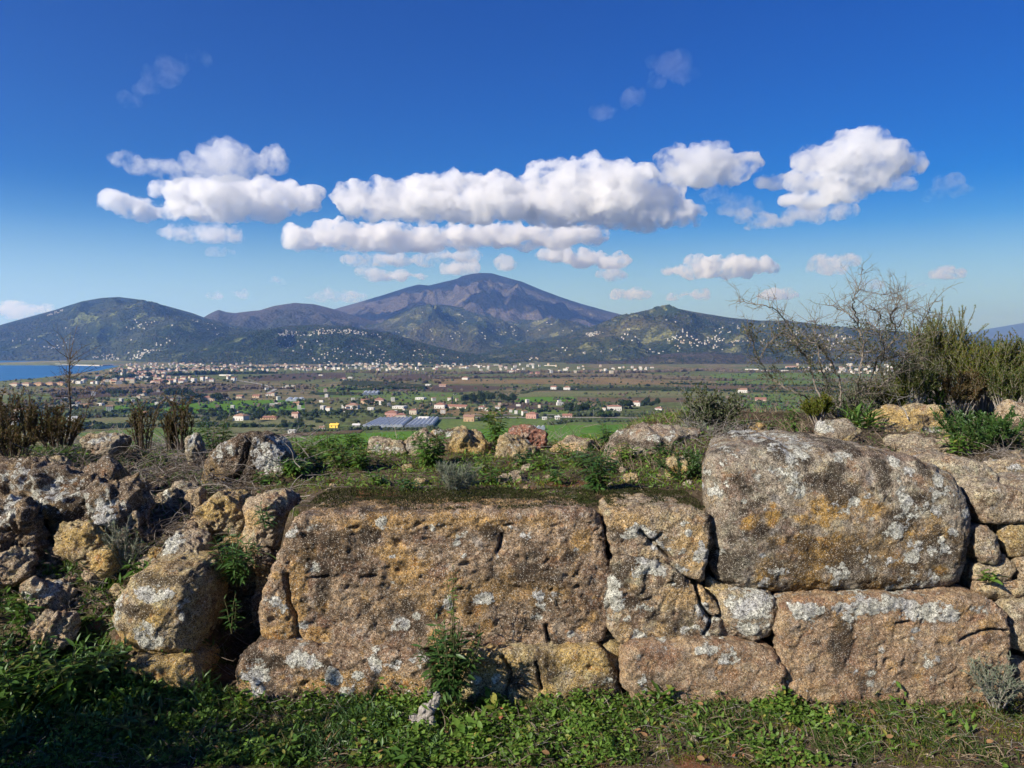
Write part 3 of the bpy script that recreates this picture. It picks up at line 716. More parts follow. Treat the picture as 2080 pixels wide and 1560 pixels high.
def greenhouse(pts, n, label, rz):
    a_, b_, c_, d_ = gp([p[0] for p in pts], [p[1] for p in pts], 3.3)
    t = empty('greenhouse', (a_ + b_ + c_ + d_) / 4, label, 'greenhouse')
    o = (a_ + b_ + c_ + d_) / 4
    prof = [(0, 0), (0, 2.2), (.15, 3.4), (.5, 4.1), (.85, 3.4), (1, 2.2), (1, 0)]
    for k in range(n):
        f0, f1 = k / n, (k + .94) / n
        nL, nR = a_ + (b_ - a_) * f0, a_ + (b_ - a_) * f1; fL, fR = d_ + (c_ - d_) * f0, d_ + (c_ - d_) * f1
        V = [nL + (nR - nL) * u + np.array([0, 0, z]) for u, z in prof] + [fL + (fR - fL) * u + np.array([0, 0, z]) for u, z in prof]
        m = len(prof); i = np.arange(m - 1)
        link('tunnel', mesh('tunnel', np.array(V) - o, [np.stack([i, i + 1, i + 1 + m, i + m], -1), np.array([list(range(m))[::-1]]), np.array([list(range(m, 2 * m))])], M_GREENH, smooth=False), t)
        mbf = MB()
        for q_ in np.linspace(0, 1, 6):
            pp = [(nL + (fL - nL) * q_) * (1 - u) + (nR + (fR - nR) * q_) * u + np.array([0, 0, z + .05]) - o for u, z in prof]
            tube(mbf, pp, 0.12, 4)
        mbf.obj('hoops', M_STEEL, t)['kind'] = 'stuff'
greenhouse([(736, 869), (818, 868), (838, 852), (770, 853)], 9, 'grey plastic tunnel greenhouse, left block beyond the wall', 0)
greenhouse([(822, 870), (880, 867), (892, 852), (845, 853)], 6, 'grey plastic tunnel greenhouse, right block behind the white shed', 0)
greenhouse([(736, 803), (768, 802), (772, 797), (740, 797)], 4, 'small pale greenhouse far off in the wide green field', 0)
greenhouse([(1063, 874), (1107, 873), (1108, 871), (1064, 872)], 5, 'low white tunnel in the bright green field', 0)
greenhouse([(580, 815), (620, 815), (619, 811), (585, 811)], 3, 'grey barn like tunnel over the brown cottage', 0)

# ---- trees and hedges of the plain
M_CR = [leaf_mat('crown_dark', (0.014, 0.026, 0.01), (0.03, 0.046, 0.016), None, 0.8, 0.1, 0.1),
        leaf_mat('crown_olive', (0.04, 0.055, 0.026), (0.07, 0.085, 0.04), None, 0.8, 0.1, 0.1),
        leaf_mat('crown_bare', (0.085, 0.066, 0.05), (0.12, 0.095, 0.07), None, 0.9, 0.05, 0.0),
        leaf_mat('crown_green', (0.03, 0.055, 0.013), (0.05, 0.085, 0.02), None, 0.8, 0.1, 0.1)]
M_TRUNK = plain_mat('bark_far', (0.1, 0.075, 0.055), 0.95, 0.2, 1.0)
LEAFQ = (np.array([[-.5, -.5, 0], [.5, -.5, 0], [.5, .5, 0.1], [-.5, .5, 0]], float), np.array([[0, 1, 2, 3]]))
def crown_mb(kind, n=420):
    mb = MB(); r = nr
    if kind == 'round': cl = [(r.uniform(-.3, .3), r.uniform(-.3, .3), r.uniform(.5, .85), r.uniform(.22, .36)) for _ in range(9)]
    elif kind == 'tall': cl = [(r.uniform(-.1, .1), r.uniform(-.1, .1), z, .17 * (1.15 - z) + .05) for z in np.linspace(.15, 1, 9)]
    elif kind == 'pine': cl = [(r.uniform(-.38, .38), r.uniform(-.38, .38), r.uniform(.7, .85), r.uniform(.15, .26)) for _ in range(11)]
    else: cl = [(r.uniform(-.45, .45), r.uniform(-.35, .35), r.uniform(.15, .45), r.uniform(.18, .32)) for _ in range(9)]
    c_ = np.array(cl); k = r.randint(0, len(cl), n); d = r.randn(n, 3); d /= np.linalg.norm(d, axis=1)[:, None]
    p = c_[k, :3] + d * (c_[k, 3] * r.uniform(.55, 1.08, n))[:, None] * np.array([1, 1, .8])
    s = r.uniform(.05, .12, n)
    scatter(mb, *LEAFQ, p, frames(r.randn(n, 3), r.rand(n) * 6, np.stack([s, s, s], -1)), 0, r.rand(n))
    for q in cl:
        V = ICO1[0] * (1 + .25 * r.randn(len(ICO1[0]), 1)) * q[3] * .62 + np.array(q[:3]); mb.add(V, ICO1[1], 0, r.rand())
    return mb
CR = {}
for kind in ('round', 'tall', 'pine', 'bush'):
    for mi in range(4):
        for v in range(2): CR[kind, mi, v] = crown_mb(kind).mesh('crown', M_CR[mi], False)
tb = MB(); tube(tb, [(0, 0, -.15), (0, 0, .3), (.02, 0, .6)], [.035, .028, .018], 6); TRUNK = tb.mesh('trunk', M_TRUNK)
def tree(px, py, h, kind, mi, label, group, p=None):
    if p is None: p = gp(px, py, 3.0)
    o = empty('tree', p, label, 'tree', group, rnd.uniform(0, 6.28))
    s = h * rnd.uniform(.85, 1.15)
    c_ = link('crown', CR[kind, mi, rnd.randint(0, 1)], o); c_.scale = (s, s, s)
    if kind != 'bush':
        q = link('trunk', TRUNK, o); q.scale = (s, s, s)
for k in range(20): tree(rnd.uniform(940, 1045), rnd.uniform(816, 821), rnd.uniform(11, 17), rnd.choice(('round', 'round', 'pine')), 0, 'dark evergreen tree in the dense grove right of the wide green field', 'trees of the dark grove')
TG = [
 ((210, 310, 800, 806), 11, 12, 'round', 0, 'dark tree beside the white gabled house at the left', 'dark trees by the white gabled house'),
 ((340, 410, 801, 808), 9, 13, 'round', 0, 'dark round tree left of the big red roofed farm', 'dark trees left of the red roofed farm'),
 ((380, 460, 812, 818), 9, 13, 'round', 0, 'dark tree right below the big red roofed farm', 'dark trees below the red roofed farm'),
 ((230, 480, 778, 786), 16, 10, 'pine', 0, 'dark pine in the row below the town', 'pines below the town'),
 ((440, 640, 758, 772), 14, 10, 'bush', 0, 'dark bushy tree between the white hall and the vineyards', 'bushy trees by the vineyards'),
 ((780, 900, 776, 783), 14, 11, 'round', 2, 'bare brown tree in the row left of the ochre reeds', 'bare trees left of the reeds'),
 ((1150, 1200, 838, 842), 6, 13, 'round', 0, 'dark tree right of the low red roofed house', 'dark trees by the low red roofed house'),
 ((1262, 1282, 828, 832), 3, 15, 'round', 0, 'tall dark tree between the two white houses', 'dark trees between the white houses'),
 ((1300, 1345, 822, 832), 5, 12, 'round', 0, 'dark tree beside the white red roofed house by the small shrub', 'dark trees right of the white houses'),
 ((700, 800, 820, 845), 12, 8, 'round', 1, 'olive green tree around the farm cluster in the middle', 'olive trees around the farm cluster'),
 ((690, 770, 838, 866), 10, 8, 'round', 1, 'olive green tree near the yellow house', 'olive trees near the yellow house'),
 ((560, 660, 838, 862), 9, 8, 'bush', 1, 'grey green tree near the bright orange roof', 'trees near the bright orange roof'),
 ((440, 560, 840, 860), 9, 9, 'round', 0, 'dark tree near the white brown roofed house at the left', 'dark trees near the brown roofed house'),
 ((280, 440, 838, 866), 13, 10, 'round', 1, 'green tree behind the heath tufts', 'trees behind the heath tufts'),
 ((0, 220, 800, 870), 26, 9, 'bush', 0, 'dark bushy tree behind the shrubs at the left edge', 'bushy trees at the left edge'),
 ((1200, 1240, 836, 850), 5, 9, 'round', 3, 'green tree in the garden of the broad white house', 'garden trees of the broad white house'),
 ((960, 1000, 850, 856), 4, 9, 'bush', 2, 'bare tree beside the tan house', 'bare trees beside the tan house'),
 ((1120, 1300, 786, 792), 14, 8, 'bush', 1, 'grey green tree of the olive grove', 'trees of the olive grove'),
 ((1340, 1420, 838, 850), 8, 9, 'bush', 1, 'grey green tree behind the small shrub', 'trees behind the small shrub'),
 ((1420, 1760, 790, 796), 16, 8, 'bush', 0, 'dark tree in the hedge line behind the thorn bush', 'hedge trees behind the thorn bush'),
 ((860, 1400, 757, 766), 22, 9, 'bush', 2, 'bare brown tree beyond the ochre reeds', 'bare trees beyond the reeds'),
 ((1010, 1050, 738, 746), 6, 12, 'round', 0, 'dark tree around the tall white block', 'trees around the tall white block'),
]
for (x0, x1, y0, y1), n, h, kd, mi, lb, gr in TG:
    for k in range(n): tree(rnd.uniform(x0, x1), rnd.uniform(y0, y1), h, kd, mi if rnd.random() < .8 else rnd.randint(0, 3), lb, gr)
def hedge(label, pts, hgt, n, mi, w=4.0, jit=1.0):
    P = gp([a for a, b in pts], [b for a, b in pts], 3.0)
    seg = np.r_[0, np.cumsum(np.linalg.norm(np.diff(P, axis=0), axis=1))]
    s = nr.rand(n) * seg[-1]; q = np.stack([np.interp(s, seg, P[:, k]) for k in range(3)], -1)
    q[:, :2] += nr.randn(n, 2) * w * jit
    hh = hgt * (.6 + .6 * nr.rand(n)) * (.75 + .5 * (fbm(q * .02, 2) > 0))
    mb = MB()
    T = ICO1[0] * (1 + .3 * nr.randn(len(ICO1[0]), 1))
    q[:, 2] += hh * .4
    scatter(mb, T, ICO1[1], q, rotz(nr.rand(n) * 6.28, np.stack([hh * .55, hh * .55, hh * .55], -1)), 0, nr.rand(n))
    m2 = n * 5; k = nr.randint(0, n, m2); d = nr.randn(m2, 3); d /= np.linalg.norm(d, axis=1)[:, None]
    s2 = hh[k] * .2
    scatter(mb, *LEAFQ, q[k] + d * hh[k][:, None] * .6, frames(nr.randn(m2, 3), nr.rand(m2), np.stack([s2, s2, s2], -1)), 0, nr.rand(m2))
    tag(mb.obj('hedgerow', M_CR[mi], smooth=False), label, kind='stuff')
HG = [
 ('dark trees among the roofs of the coastal town', [(240, 760), (330, 752), (430, 748), (560, 748), (700, 745), (900, 746)], 8, 420, 0, 45),
 ('green trees along the foot of the low green hill', [(420, 742), (560, 739), (700, 738), (850, 740), (960, 742)], 9, 380, 0, 30),
 ('dark trees on the shore slope', [(120, 776), (200, 768), (260, 771), (330, 775)], 7, 200, 0, 15),
 ('trees among the far houses behind the thorn bush', [(1560, 752), (1700, 750), (1900, 752)], 8, 200, 0, 35),
 ('hedge along the long green field', [(208, 842), (300, 832), (400, 816), (440, 812)], 5, 260, 0),
 ('reeds and bushes along the ochre band', [(876, 770), (1000, 768), (1150, 766), (1246, 765), (1340, 770), (1480, 774)], 7, 700, 2),
 ('ochre reeds at the left', [(90, 796), (240, 790), (420, 783), (520, 785)], 6, 500, 2),
 ('bare brown thicket below the town at the left', [(110, 803), (240, 799), (360, 793), (500, 791), (620, 790)], 6, 600, 2),
 ('dark hedge above the wide green field', [(690, 793), (760, 792), (850, 789), (860, 791)], 6, 300, 0),
 ('low hedge left of the bright field', [(1118, 862), (1150, 857), (1250, 857), (1350, 853), (1400, 850)], 3.5, 420, 1),
 ('bushes below the greenhouses', [(560, 876), (640, 877), (740, 873), (880, 872)], 4, 260, 1),
 ('trees at the foot of the hills', [(700, 757), (820, 758), (960, 760), (1100, 757), (1280, 758), (1480, 752)], 9, 500, 2),
 ('dark row of trees below the coastal town', [(200, 774), (280, 766), (380, 762), (480, 760), (560, 759)], 9, 420, 0),
 ('green bushes among the middle farms', [(690, 836), (760, 838), (880, 838)], 5, 200, 1),
 ('garden bushes by the road farms', [(1160, 845), (1230, 845), (1330, 842), (1420, 838)], 5, 380, 1),
 ('hedge beyond the right meadow', [(1345, 795), (1440, 793), (1560, 797), (1700, 797)], 4, 300, 0),
 ('field hedge behind the thorn bush', [(1340, 780), (1500, 783), (1620, 784), (1760, 788)], 4, 300, 0),
 ('bushes behind the shrubs at the left', [(0, 850), (120, 842), (230, 846), (400, 850)], 6, 360, 1),
 ('rough scrub behind the heath tufts', [(0, 872), (150, 872), (300, 866), (480, 868), (640, 868)], 5, 420, 0),
 ('olive rows right of centre', [(1060, 800), (1100, 788), (1340, 788), (1440, 791)], 4, 360, 1),
 ('line of bare trees in front of the hills', [(1300, 757), (1400, 752), (1500, 757), (1640, 756)], 8, 260, 2),
 ('scrub behind the centre stones at the left field edge', [(420, 846), (520, 842), (620, 842), (690, 842)], 5, 260, 0),
]
for a in HG: hedge(*a)
def random_bushes(label, n, box, mi, h):
    q = gp(nr.uniform(box[0], box[1], n), nr.uniform(box[2], box[3], n), 3.0); hh = h * (.4 + nr.rand(n) ** 2)
    o_ = np.argsort(sp[:, 1]); kk = (np.interp(q[:, 1], sp[o_, 1], sp[o_, 0]) < q[:, 0] - 20) & (fbm(q * .006, 3) + .2 * nr.randn(n) > .05)
    q, hh = q[kk], hh[kk]; n = len(q)
    q[:, 2] += hh * .3; mb = MB()
    scatter(mb, ICO1[0] * (1 + .3 * nr.randn(len(ICO1[0]), 1)), ICO1[1], q, rotz(nr.rand(n) * 6.28, np.stack([hh * .6, hh * .6, hh * .5], -1)), 0, nr.rand(n))
    tag(mb.obj('undergrowth', M_CR[mi], smooth=False), label, kind='stuff')
random_bushes('scattered dark bushes over the plain', 5200, (0, 2080, 752, 852), 0, 5)
random_bushes('scattered grey bushes over the plain', 3000, (0, 2080, 750, 850), 1, 5)
random_bushes('scattered bare bushes over the plain', 3600, (0, 2080, 748, 830), 2, 5)
# power poles
pm = MB(); tube(pm, [(0, 0, -1), (0, 0, 10)], [.16, .11], 6); POLE = pm.mesh('pole', M_CONC)
am = MB(); am.add(boxv(-.9, .9, -.08, .08, 9.2, 9.4), BOXF); ARM = am.mesh('crossarm', M_STEEL, False)
for k, (px, py) in enumerate([(745, 872), (540, 838), (337, 838), (921, 812), (926, 812), (1075, 851), (1205, 847), (1650, 762), (492, 835), (604, 862)]):
    t = empty('power_pole', gp(px, py, 3.0), 'thin concrete power pole ' + ('beside the greenhouses', 'behind the bright orange roof', 'in the long green field', 'left of the dark grove, left of a pair', 'left of the dark grove, right of a pair', 'beside the roadside pink villa', 'left of the broad white house', 'behind the thorn bush', 'behind the white brown roofed house', 'left of the yellow house')[k], 'pole')
    link('pole', POLE, t); link('crossarm', ARM, t)
# mast tower on the left slope
# ================================================================== CLOUDS
def cloud_mat(name, dens):
    t = MT(name); v = t.n('ShaderNodeVolumePrincipled')
    v.inputs['Color'].default_value = (0.885, 0.885, 0.925, 1)
    n_ = t.noise(t.pos(), 1 / 210.0, 5, 0.62, 0.5)
    n2_ = t.math('ADD', t.math('MULTIPLY', n_, .72), t.math('MULTIPLY', t.noise(t.pos(), 1 / 62.0, 4, 0.65), .28))
    t.set(v.inputs['Density'], t.mr(n2_, 0.45, 0.61, 0.0, dens * 3.0)); t.m.cycles.volume_step_rate = 0.14
    v.inputs['Anisotropy'].default_value = 0.35; v.inputs['Absorption Color'].default_value = (0.85, 0.85, 0.9, 1)
    t.set(t.out.inputs['Volume'], v.outputs[0]); return t.m
CM = {'thick': cloud_mat('cloud_thick', 0.009), 'mid': cloud_mat('cloud_mid', 0.0045), 'thin': cloud_mat('cloud_thin', 0.0016), 'wisp': cloud_mat('cloud_wisp', 0.0008), 'faint': cloud_mat('cloud_faint', 0.0005)}
BASE = 1340.0
def cloud(label, ell, base_py, dens='thick', D=None, vox=None, rag=1.0, flat=True):
    if D is None: D = (BASE - CAMZ) * F / (HZ - base_py)
    zb = at(1040, base_py, D)[2]
    mb = MB(); crn = np.random.RandomState(int(ell[0][0]))
    for (cx, cy, rx, ry) in ell:
        c_ = at(cx, cy, D); r_ = np.array([rx, min(rx, ry * 2.8), ry]) / F * D
        c_[1] += crn.uniform(-.3, .3) * r_[1]
        mb.add(ICO3[0] * r_ * 0.93 + c_, ICO3[1])
        for k in range(6 if rx > 25 else 3):           # billows riding on the puff
            an = crn.uniform(0.12, 0.88) * math.pi; ph = crn.uniform(-1.2, 0.4)
            d_ = np.array([math.cos(an), math.sin(ph) * .6, math.sin(an)])
            rr = r_[2] * crn.uniform(.22, .4)
            mb.add(ICO2[0] * rr * np.array([1.15, 1, .85]) + c_ + d_ * r_ * .78, ICO2[1])
    o = mb.obj('cloud', CM[dens])
    sz = max(r[2] for r in ell) / F * D
    md = o.modifiers.new('r', 'REMESH'); md.mode = 'VOXEL'; md.voxel_size = vox or 1.9 / F * D; md.adaptivity = 0
    dg = bpy.context.evaluated_depsgraph_get(); me = bpy.data.meshes.new_from_object(o.evaluated_get(dg))
    o.modifiers.clear(); o.data = me; me.name = 'cloud'
    n = len(me.vertices); co = np.empty(n * 3); me.vertices.foreach_get('co', co); co = co.reshape(-1, 3)
    no = np.empty(n * 3); me.vertices.foreach_get('normal', no); no = no.reshape(-1, 3)
    top = sst(co[:, 2], zb - .1 * sz, zb + .7 * sz)
    u_ = D / F; q = co * np.array([.8, .8, 1.0])
    a1 = fbm(q / (34 * u_), 3, .55); a2 = 1 - 2 * np.abs(pn(q / (15 * u_) + 5)); a4 = 1 - 2 * np.abs(pn(q / (7 * u_) + 8)); a3 = fbm(q / (6 * u_), 3, .65)
    am = min(1.0, sz / u_ / 16)
    co = co + no * (u_ * am * rag * (2 + 14 * a1 + 4.0 * a2 * (.3 + top) + 2.0 * a4 * (.2 + top) + 2.0 * a3))[:, None]
    if flat:
        zz = co[:, 2] - zb; lim = -sz * .04
        co[:, 2] = np.where(zz < lim, zb + lim + (zz - lim) * .22, co[:, 2])
    c_ = co.mean(0); me.vertices.foreach_set('co', (co - c_).ravel()); me.update()
    md = o.modifiers.new('r', 'REMESH'); md.mode = 'VOXEL'; md.voxel_size = 2.0 / F * D
    dg = bpy.context.evaluated_depsgraph_get(); me = bpy.data.meshes.new_from_object(o.evaluated_get(dg)); o.modifiers.clear(); o.data = me; me.name = 'cloud'
    me.polygons.foreach_set('use_smooth', np.ones(len(me.polygons), bool))
    o.location = tuple(c_); me.materials.clear(); me.materials.append(CM[dens])
    return tag(o, label, 'cloud')
cloud('grey topped upper cloud at the left', [(455, 322, 52, 36), (400, 338, 50, 22), (340, 343, 45, 15), (258, 331, 36, 13), (300, 338, 40, 12), (500, 338, 50, 24), (560, 325, 24, 26), (470, 352, 100, 12)], 364, 'mid')
cloud('bright long cloud below the grey one at the left', [(240, 412, 42, 18), (325, 385, 18, 20), (390, 392, 72, 28), (470, 398, 85, 32), (550, 400, 72, 28), (615, 407, 38, 26), (300, 426, 60, 12), (450, 430, 150, 18)], 447, 'thick')
cloud('small cloud under the long bright one at the left', [(385, 475, 52, 12), (440, 477, 46, 17), (472, 484, 26, 10), (345, 475, 24, 6)], 492, 'mid')
cloud('scrap of cloud under the small left one', [(450, 512, 27, 7)], 519, 'thin')
cloud('large bright cloud left of the peak', [(718, 405, 42, 28), (785, 400, 55, 32), (855, 388, 55, 30), (920, 388, 65, 36), (990, 392, 65, 36), (850, 425, 140, 26), (990, 425, 110, 30), (760, 425, 80, 22)], 458, 'thick')
cloud('broad grey cloud above the peak', [(1130, 372, 70, 36), (1195, 358, 80, 34), (1270, 378, 80, 34), (1200, 415, 170, 36), (1330, 410, 62, 38), (1390, 438, 38, 22), (1290, 440, 90, 22), (1130, 425, 100, 34), (1060, 400, 60, 36)], 466, 'thick')
cloud('long low cloud stretching over the peak', [(628, 488, 42, 20), (700, 483, 62, 25), (780, 487, 80, 25), (850, 490, 70, 22), (950, 483, 75, 20), (1040, 482, 75, 20), (1120, 478, 80, 20), (1190, 475, 45, 14)], 510, 'thick')
cloud('ragged fringe under the long low cloud', [(760, 528, 70, 8), (850, 532, 60, 8), (930, 522, 50, 9)], 540, 'mid')
cloud('small flat cloud left above the peak', [(795, 559, 62, 9), (750, 554, 18, 7), (850, 561, 28, 7)], 569, 'mid')
cloud('soft cloud touching the left side of the peak', [(940, 545, 34, 13), (915, 548, 20, 8)], 557, 'mid')
cloud('tiny round cloud right above the peak', [(1028, 537, 20, 12)], 548, 'mid')
cloud('elongated cloud right of the peak', [(1130, 520, 38, 14), (1190, 525, 55, 14), (1250, 533, 40, 9)], 544, 'thick')
cloud('small cloud under the elongated one right of the peak', [(1243, 559, 34, 9)], 568, 'mid')
cloud('bright rounded cloud right of the broad grey one', [(1375, 335, 46, 34), (1435, 328, 62, 32), (1505, 332, 42, 18), (1420, 355, 72, 20), (1470, 350, 60, 18)], 380, 'thick')
cloud('tall white cloud at the upper right', [(1735, 298, 48, 28), (1680, 325, 66, 28), (1760, 325, 72, 38), (1825, 332, 48, 22), (1655, 365, 52, 24), (1740, 365, 70, 26), (1640, 405, 50, 14), (1700, 395, 52, 18)], 420, 'thick')
cloud('small puff under the right end of the tall white cloud', [(1825, 378, 32, 10)], 388, 'mid')
cloud('small puff left of the tall white cloud', [(1568, 371, 30, 11)], 382, 'mid')
cloud('trailing scraps below the tall white cloud', [(1690, 428, 50, 9), (1640, 437, 50, 10), (1570, 450, 46, 11), (1520, 438, 20, 8), (1530, 462, 26, 7)], 468, 'mid')
cloud('faint scraps between the two right clouds', [(1450, 395, 34, 9), (1500, 405, 28, 9), (1482, 430, 20, 12), (1530, 425, 18, 10)], 442, 'thin')
cloud('ragged little cloud at the right', [(1918, 370, 24, 16), (1945, 390, 22, 8), (1895, 398, 24, 6)], 404, 'thin')
cloud('flat white cloud low at the right', [(1395, 552, 52, 11), (1430, 538, 36, 14), (1500, 540, 62, 12), (1550, 545, 28, 6), (1450, 556, 80, 8)], 567, 'thick')
cloud('small double cloud above the thorn bush', [(1680, 549, 44, 8), (1722, 532, 24, 6), (1665, 536, 22, 8)], 558, 'mid')
cloud('small bright cloud low at the far right', [(1926, 557, 30, 8)], 565, 'mid')
cloud('thin low cloud right of the thorn bush', [(1865, 582, 25, 5)], 587, 'thin')
cloud('thin low cloud left of the thorn bush top', [(1590, 599, 34, 9), (1560, 604, 30, 5)], 608, 'mid')
cloud('thin low cloud above the right hill top', [(1406, 601, 30, 7), (1380, 605, 20, 4)], 608, 'mid')
cloud('thin low cloud right of the peak', [(1280, 601, 42, 7)], 608, 'mid')
cloud('faint low cloud behind the thorn bush top', [(1768, 579, 24, 5)], 585, 'thin')
cloud('faint low cloud left of the peak', [(650, 602, 40, 7), (718, 604, 28, 7)], 612, 'thin')
cloud('faint low cloud above the rounded left hill', [(435, 600, 20, 7), (480, 598, 26, 5)], 607, 'thin')
cloud('tiny faint cloud left of the small flat one', [(562, 573, 20, 5)], 578, 'thin')
cloud('hazy cloud bank on the horizon at the left edge', [(10, 632, 60, 12), (70, 628, 36, 8), (-60, 632, 60, 13)], 645, 'thin')
cloud('thin high wisp at the upper right', [(1355, 128, 30, 6), (1385, 142, 34, 5), (1412, 152, 20, 3)], 154, 'wisp', rag=1.8, flat=False)
cloud('faint feathery streak high at the upper left', [(265, 205, 16, 4), (295, 178, 20, 4), (325, 152, 24, 4), (360, 134, 26, 4), (398, 120, 22, 3)], 210, 'faint', D=6000, rag=1.6, flat=False)
cloud('tiny high wisp left of the upper right one', [(1230, 228, 20, 8)], 236, 'wisp', rag=1.8, flat=False)
cloud('tiny faint wisp between the two high wisps', [(1290, 198, 16, 5), (1325, 172, 12, 8)], 204, 'wisp', rag=1.8, flat=False)
# ================================================================== NEAR GROUND
def noise2(x, y, s, o=3, seed=0.0):
    q = np.stack([np.ravel(x) * s + seed, np.ravel(y) * s - seed, np.full(np.size(x), seed * 3.1)], -1)
    return fbm(q, o).reshape(np.shape(x))
def gz(x, y, rough=True):
    """ground height relative to the camera"""
    x, y = np.asarray(x, float), np.asarray(y, float)
    tl = sst(y, 2.9, 4.35)
    tl = tl + .24 * np.exp(-((y - 3.6) / .38) ** 2) * sst(-x, 1.35, 1.6)
    zl = -1.47 + (0.72 - .05 * sst(x, -1.4, -2.4)) * tl
    hol = np.exp(-((x + 1.2) / .17) ** 2) * sst(y, 3.0, 3.2) * (1 - sst(y, 3.62, 3.85))
    zl = zl - hol * 0.5 * sst(zl, -1.5, -1.0)
    top = -0.735 + 0.11 * sst(x, .75, 1.1) * sst(y, 3.7, 4.4) + .03 * sst(y, 4, 5.2)
    zr = -1.47 + (top + 1.47) * sst(y, 3.36, 3.44)
    w = sst(x, -1.16, -.98)
    z = zl * (1 - w) + zr * w
    z = z - 0.02 * (3.1 - np.minimum(y, 3.1)) - 0.05 * sst(x, -1.2, -2.4) * (1 - tl)
    yc = 5.5 + 1.3 * sst(x, .6, 1.8) + .3 * sst(-x, 1.2, 2.4)
    dy = np.maximum(y - yc, 0)
    z = z - 0.1 * dy - 0.34 * np.maximum(dy - 1.0, 0) - .03 * np.maximum(dy, 0) ** 2 * (dy < 1) - .03 * (dy >= 1)
    if rough:
        m = .35 + .65 * (1 - w) * sst(y, 3.0, 3.3) + .4 * w * sst(y, 3.4, 3.6)
        z = z + m * (.035 * noise2(x, y, 2.2, 3, 1.0) + .012 * noise2(x, y, 14, 3, 2.0)) + .035 * (1 - w) * sst(y, 3.0, 3.3) * (1 - sst(y, 4.4, 4.8)) * noise2(x, y, 5.5, 3, 7.0)
    return np.maximum(z, -99.5)
def on_ground(px, py, rough=True):
    d = ray(np.array([px]), np.array([py]))[0]; d = d / d[1]
    Ys = np.linspace(1.6, 16, 2400); x = d[0] * Ys; z = d[2] * Ys
    h = gz(x, Ys, rough) - z
    k = np.argmax(h >= 0)
    if h[k] < 0: k = len(Ys) - 1
    return np.array([x[k], Ys[k], CAMZ + z[k]])
def gpt(x, y): return np.array([x, y, CAMZ + float(gz(np.array([x]), np.array([y]))[0])])

t = MT('near_soil'); p = t.pos()
a = t.noise(p, 3.0, 6, 0.7); b = t.noise(p, 40, 5, 0.7); v = t.vor(p, 260, 'F1', 'Color'); vs = t.sep(v)
c = t.mix(t.mr(a, 0.35, 0.6), (0.05, 0.037, 0.024), (0.115, 0.085, 0.055))
c = t.mix(t.mr(t.noise(p, 5.0, 5, 0.65, 0.5), 0.53, 0.6), c, (0.04, 0.055, 0.012))
c = t.mix(t.mr(t.noise(p, 2.2, 4, 0.7), 0.6, 0.66), c, (0.15, 0.065, 0.035))
c = t.mix(t.mr(vs[0], 0.9, 0.94, 0, .6), c, (0.2, 0.17, 0.13))
c = t.mix(1.0, c, t_comb(t, t.mr(b, 0.3, 0.7, 0.45, 1.5)), 'MULTIPLY')
nb = t.bump(t.math('ADD', b, t.math('MULTIPLY', vs[1], 0.5)), 1.0, 0.012)
M_SOIL = t.done(t.bsdf(c, 1.0, 0.05, nb))
def grid(xs, ys, zf, mat, name, label):
    X, Y = np.meshgrid(xs, ys); Z = CAMZ + zf(X.ravel(), Y.ravel())
    idx = np.arange(X.size).reshape(X.shape)
    Fq = np.stack([idx[:-1, :-1], idx[:-1, 1:], idx[1:, 1:], idx[1:, :-1]], -1).reshape(-1, 4)
    return tag(link(name, mesh(name, np.stack([X.ravel(), Y.ravel(), Z], -1), [Fq], mat)), label, kind='structure')
grid(np.linspace(-3.6, 4.6, 411), np.linspace(1.4, 8.4, 381), gz, M_SOIL, 'ground', 'stony soil around and on top of the ruined wall')
def hz_far(x, y):
    base = gz(np.clip(x, -3, 4), np.clip(y, 1.4, 300), False)
    side = np.maximum(np.abs(x) - 30, 0) * .12 + np.maximum(-y - 20, 0) * .08
    ins = ((x > -3.55) & (x < 4.55) & (y > 1.45) & (y < 8.35))
    return np.maximum(base - side - .35 * ins - .01 + .25 * noise2(x, y, .2, 3) * sst(np.hypot(x, y - 4), 6, 12), -99.5)
gx = np.concatenate([-np.geomspace(900, 3.6, 50), np.linspace(-3.5, 4.5, 24), np.geomspace(4.6, 900, 50)])
gy = np.concatenate([-np.geomspace(600, 2, 30), np.linspace(-1, 1.4, 5), np.linspace(1.7, 8.4, 26), np.geomspace(8.7, 420, 70)])
t = MT('hillside_scrub'); p = t.pos(); a = t.noise(p, .6, 6, 0.7)
t.done(t.bsdf(t.mix(t.mr(a, .35, .65), (0.03, 0.036, 0.014), (0.11, 0.085, 0.05)), 1.0, 0.0, t.bump(a, 1.0, 0.3)))
grid(gx, gy, hz_far, t.m, 'hillside', 'scrubby hillside falling from the ruin to the plain')

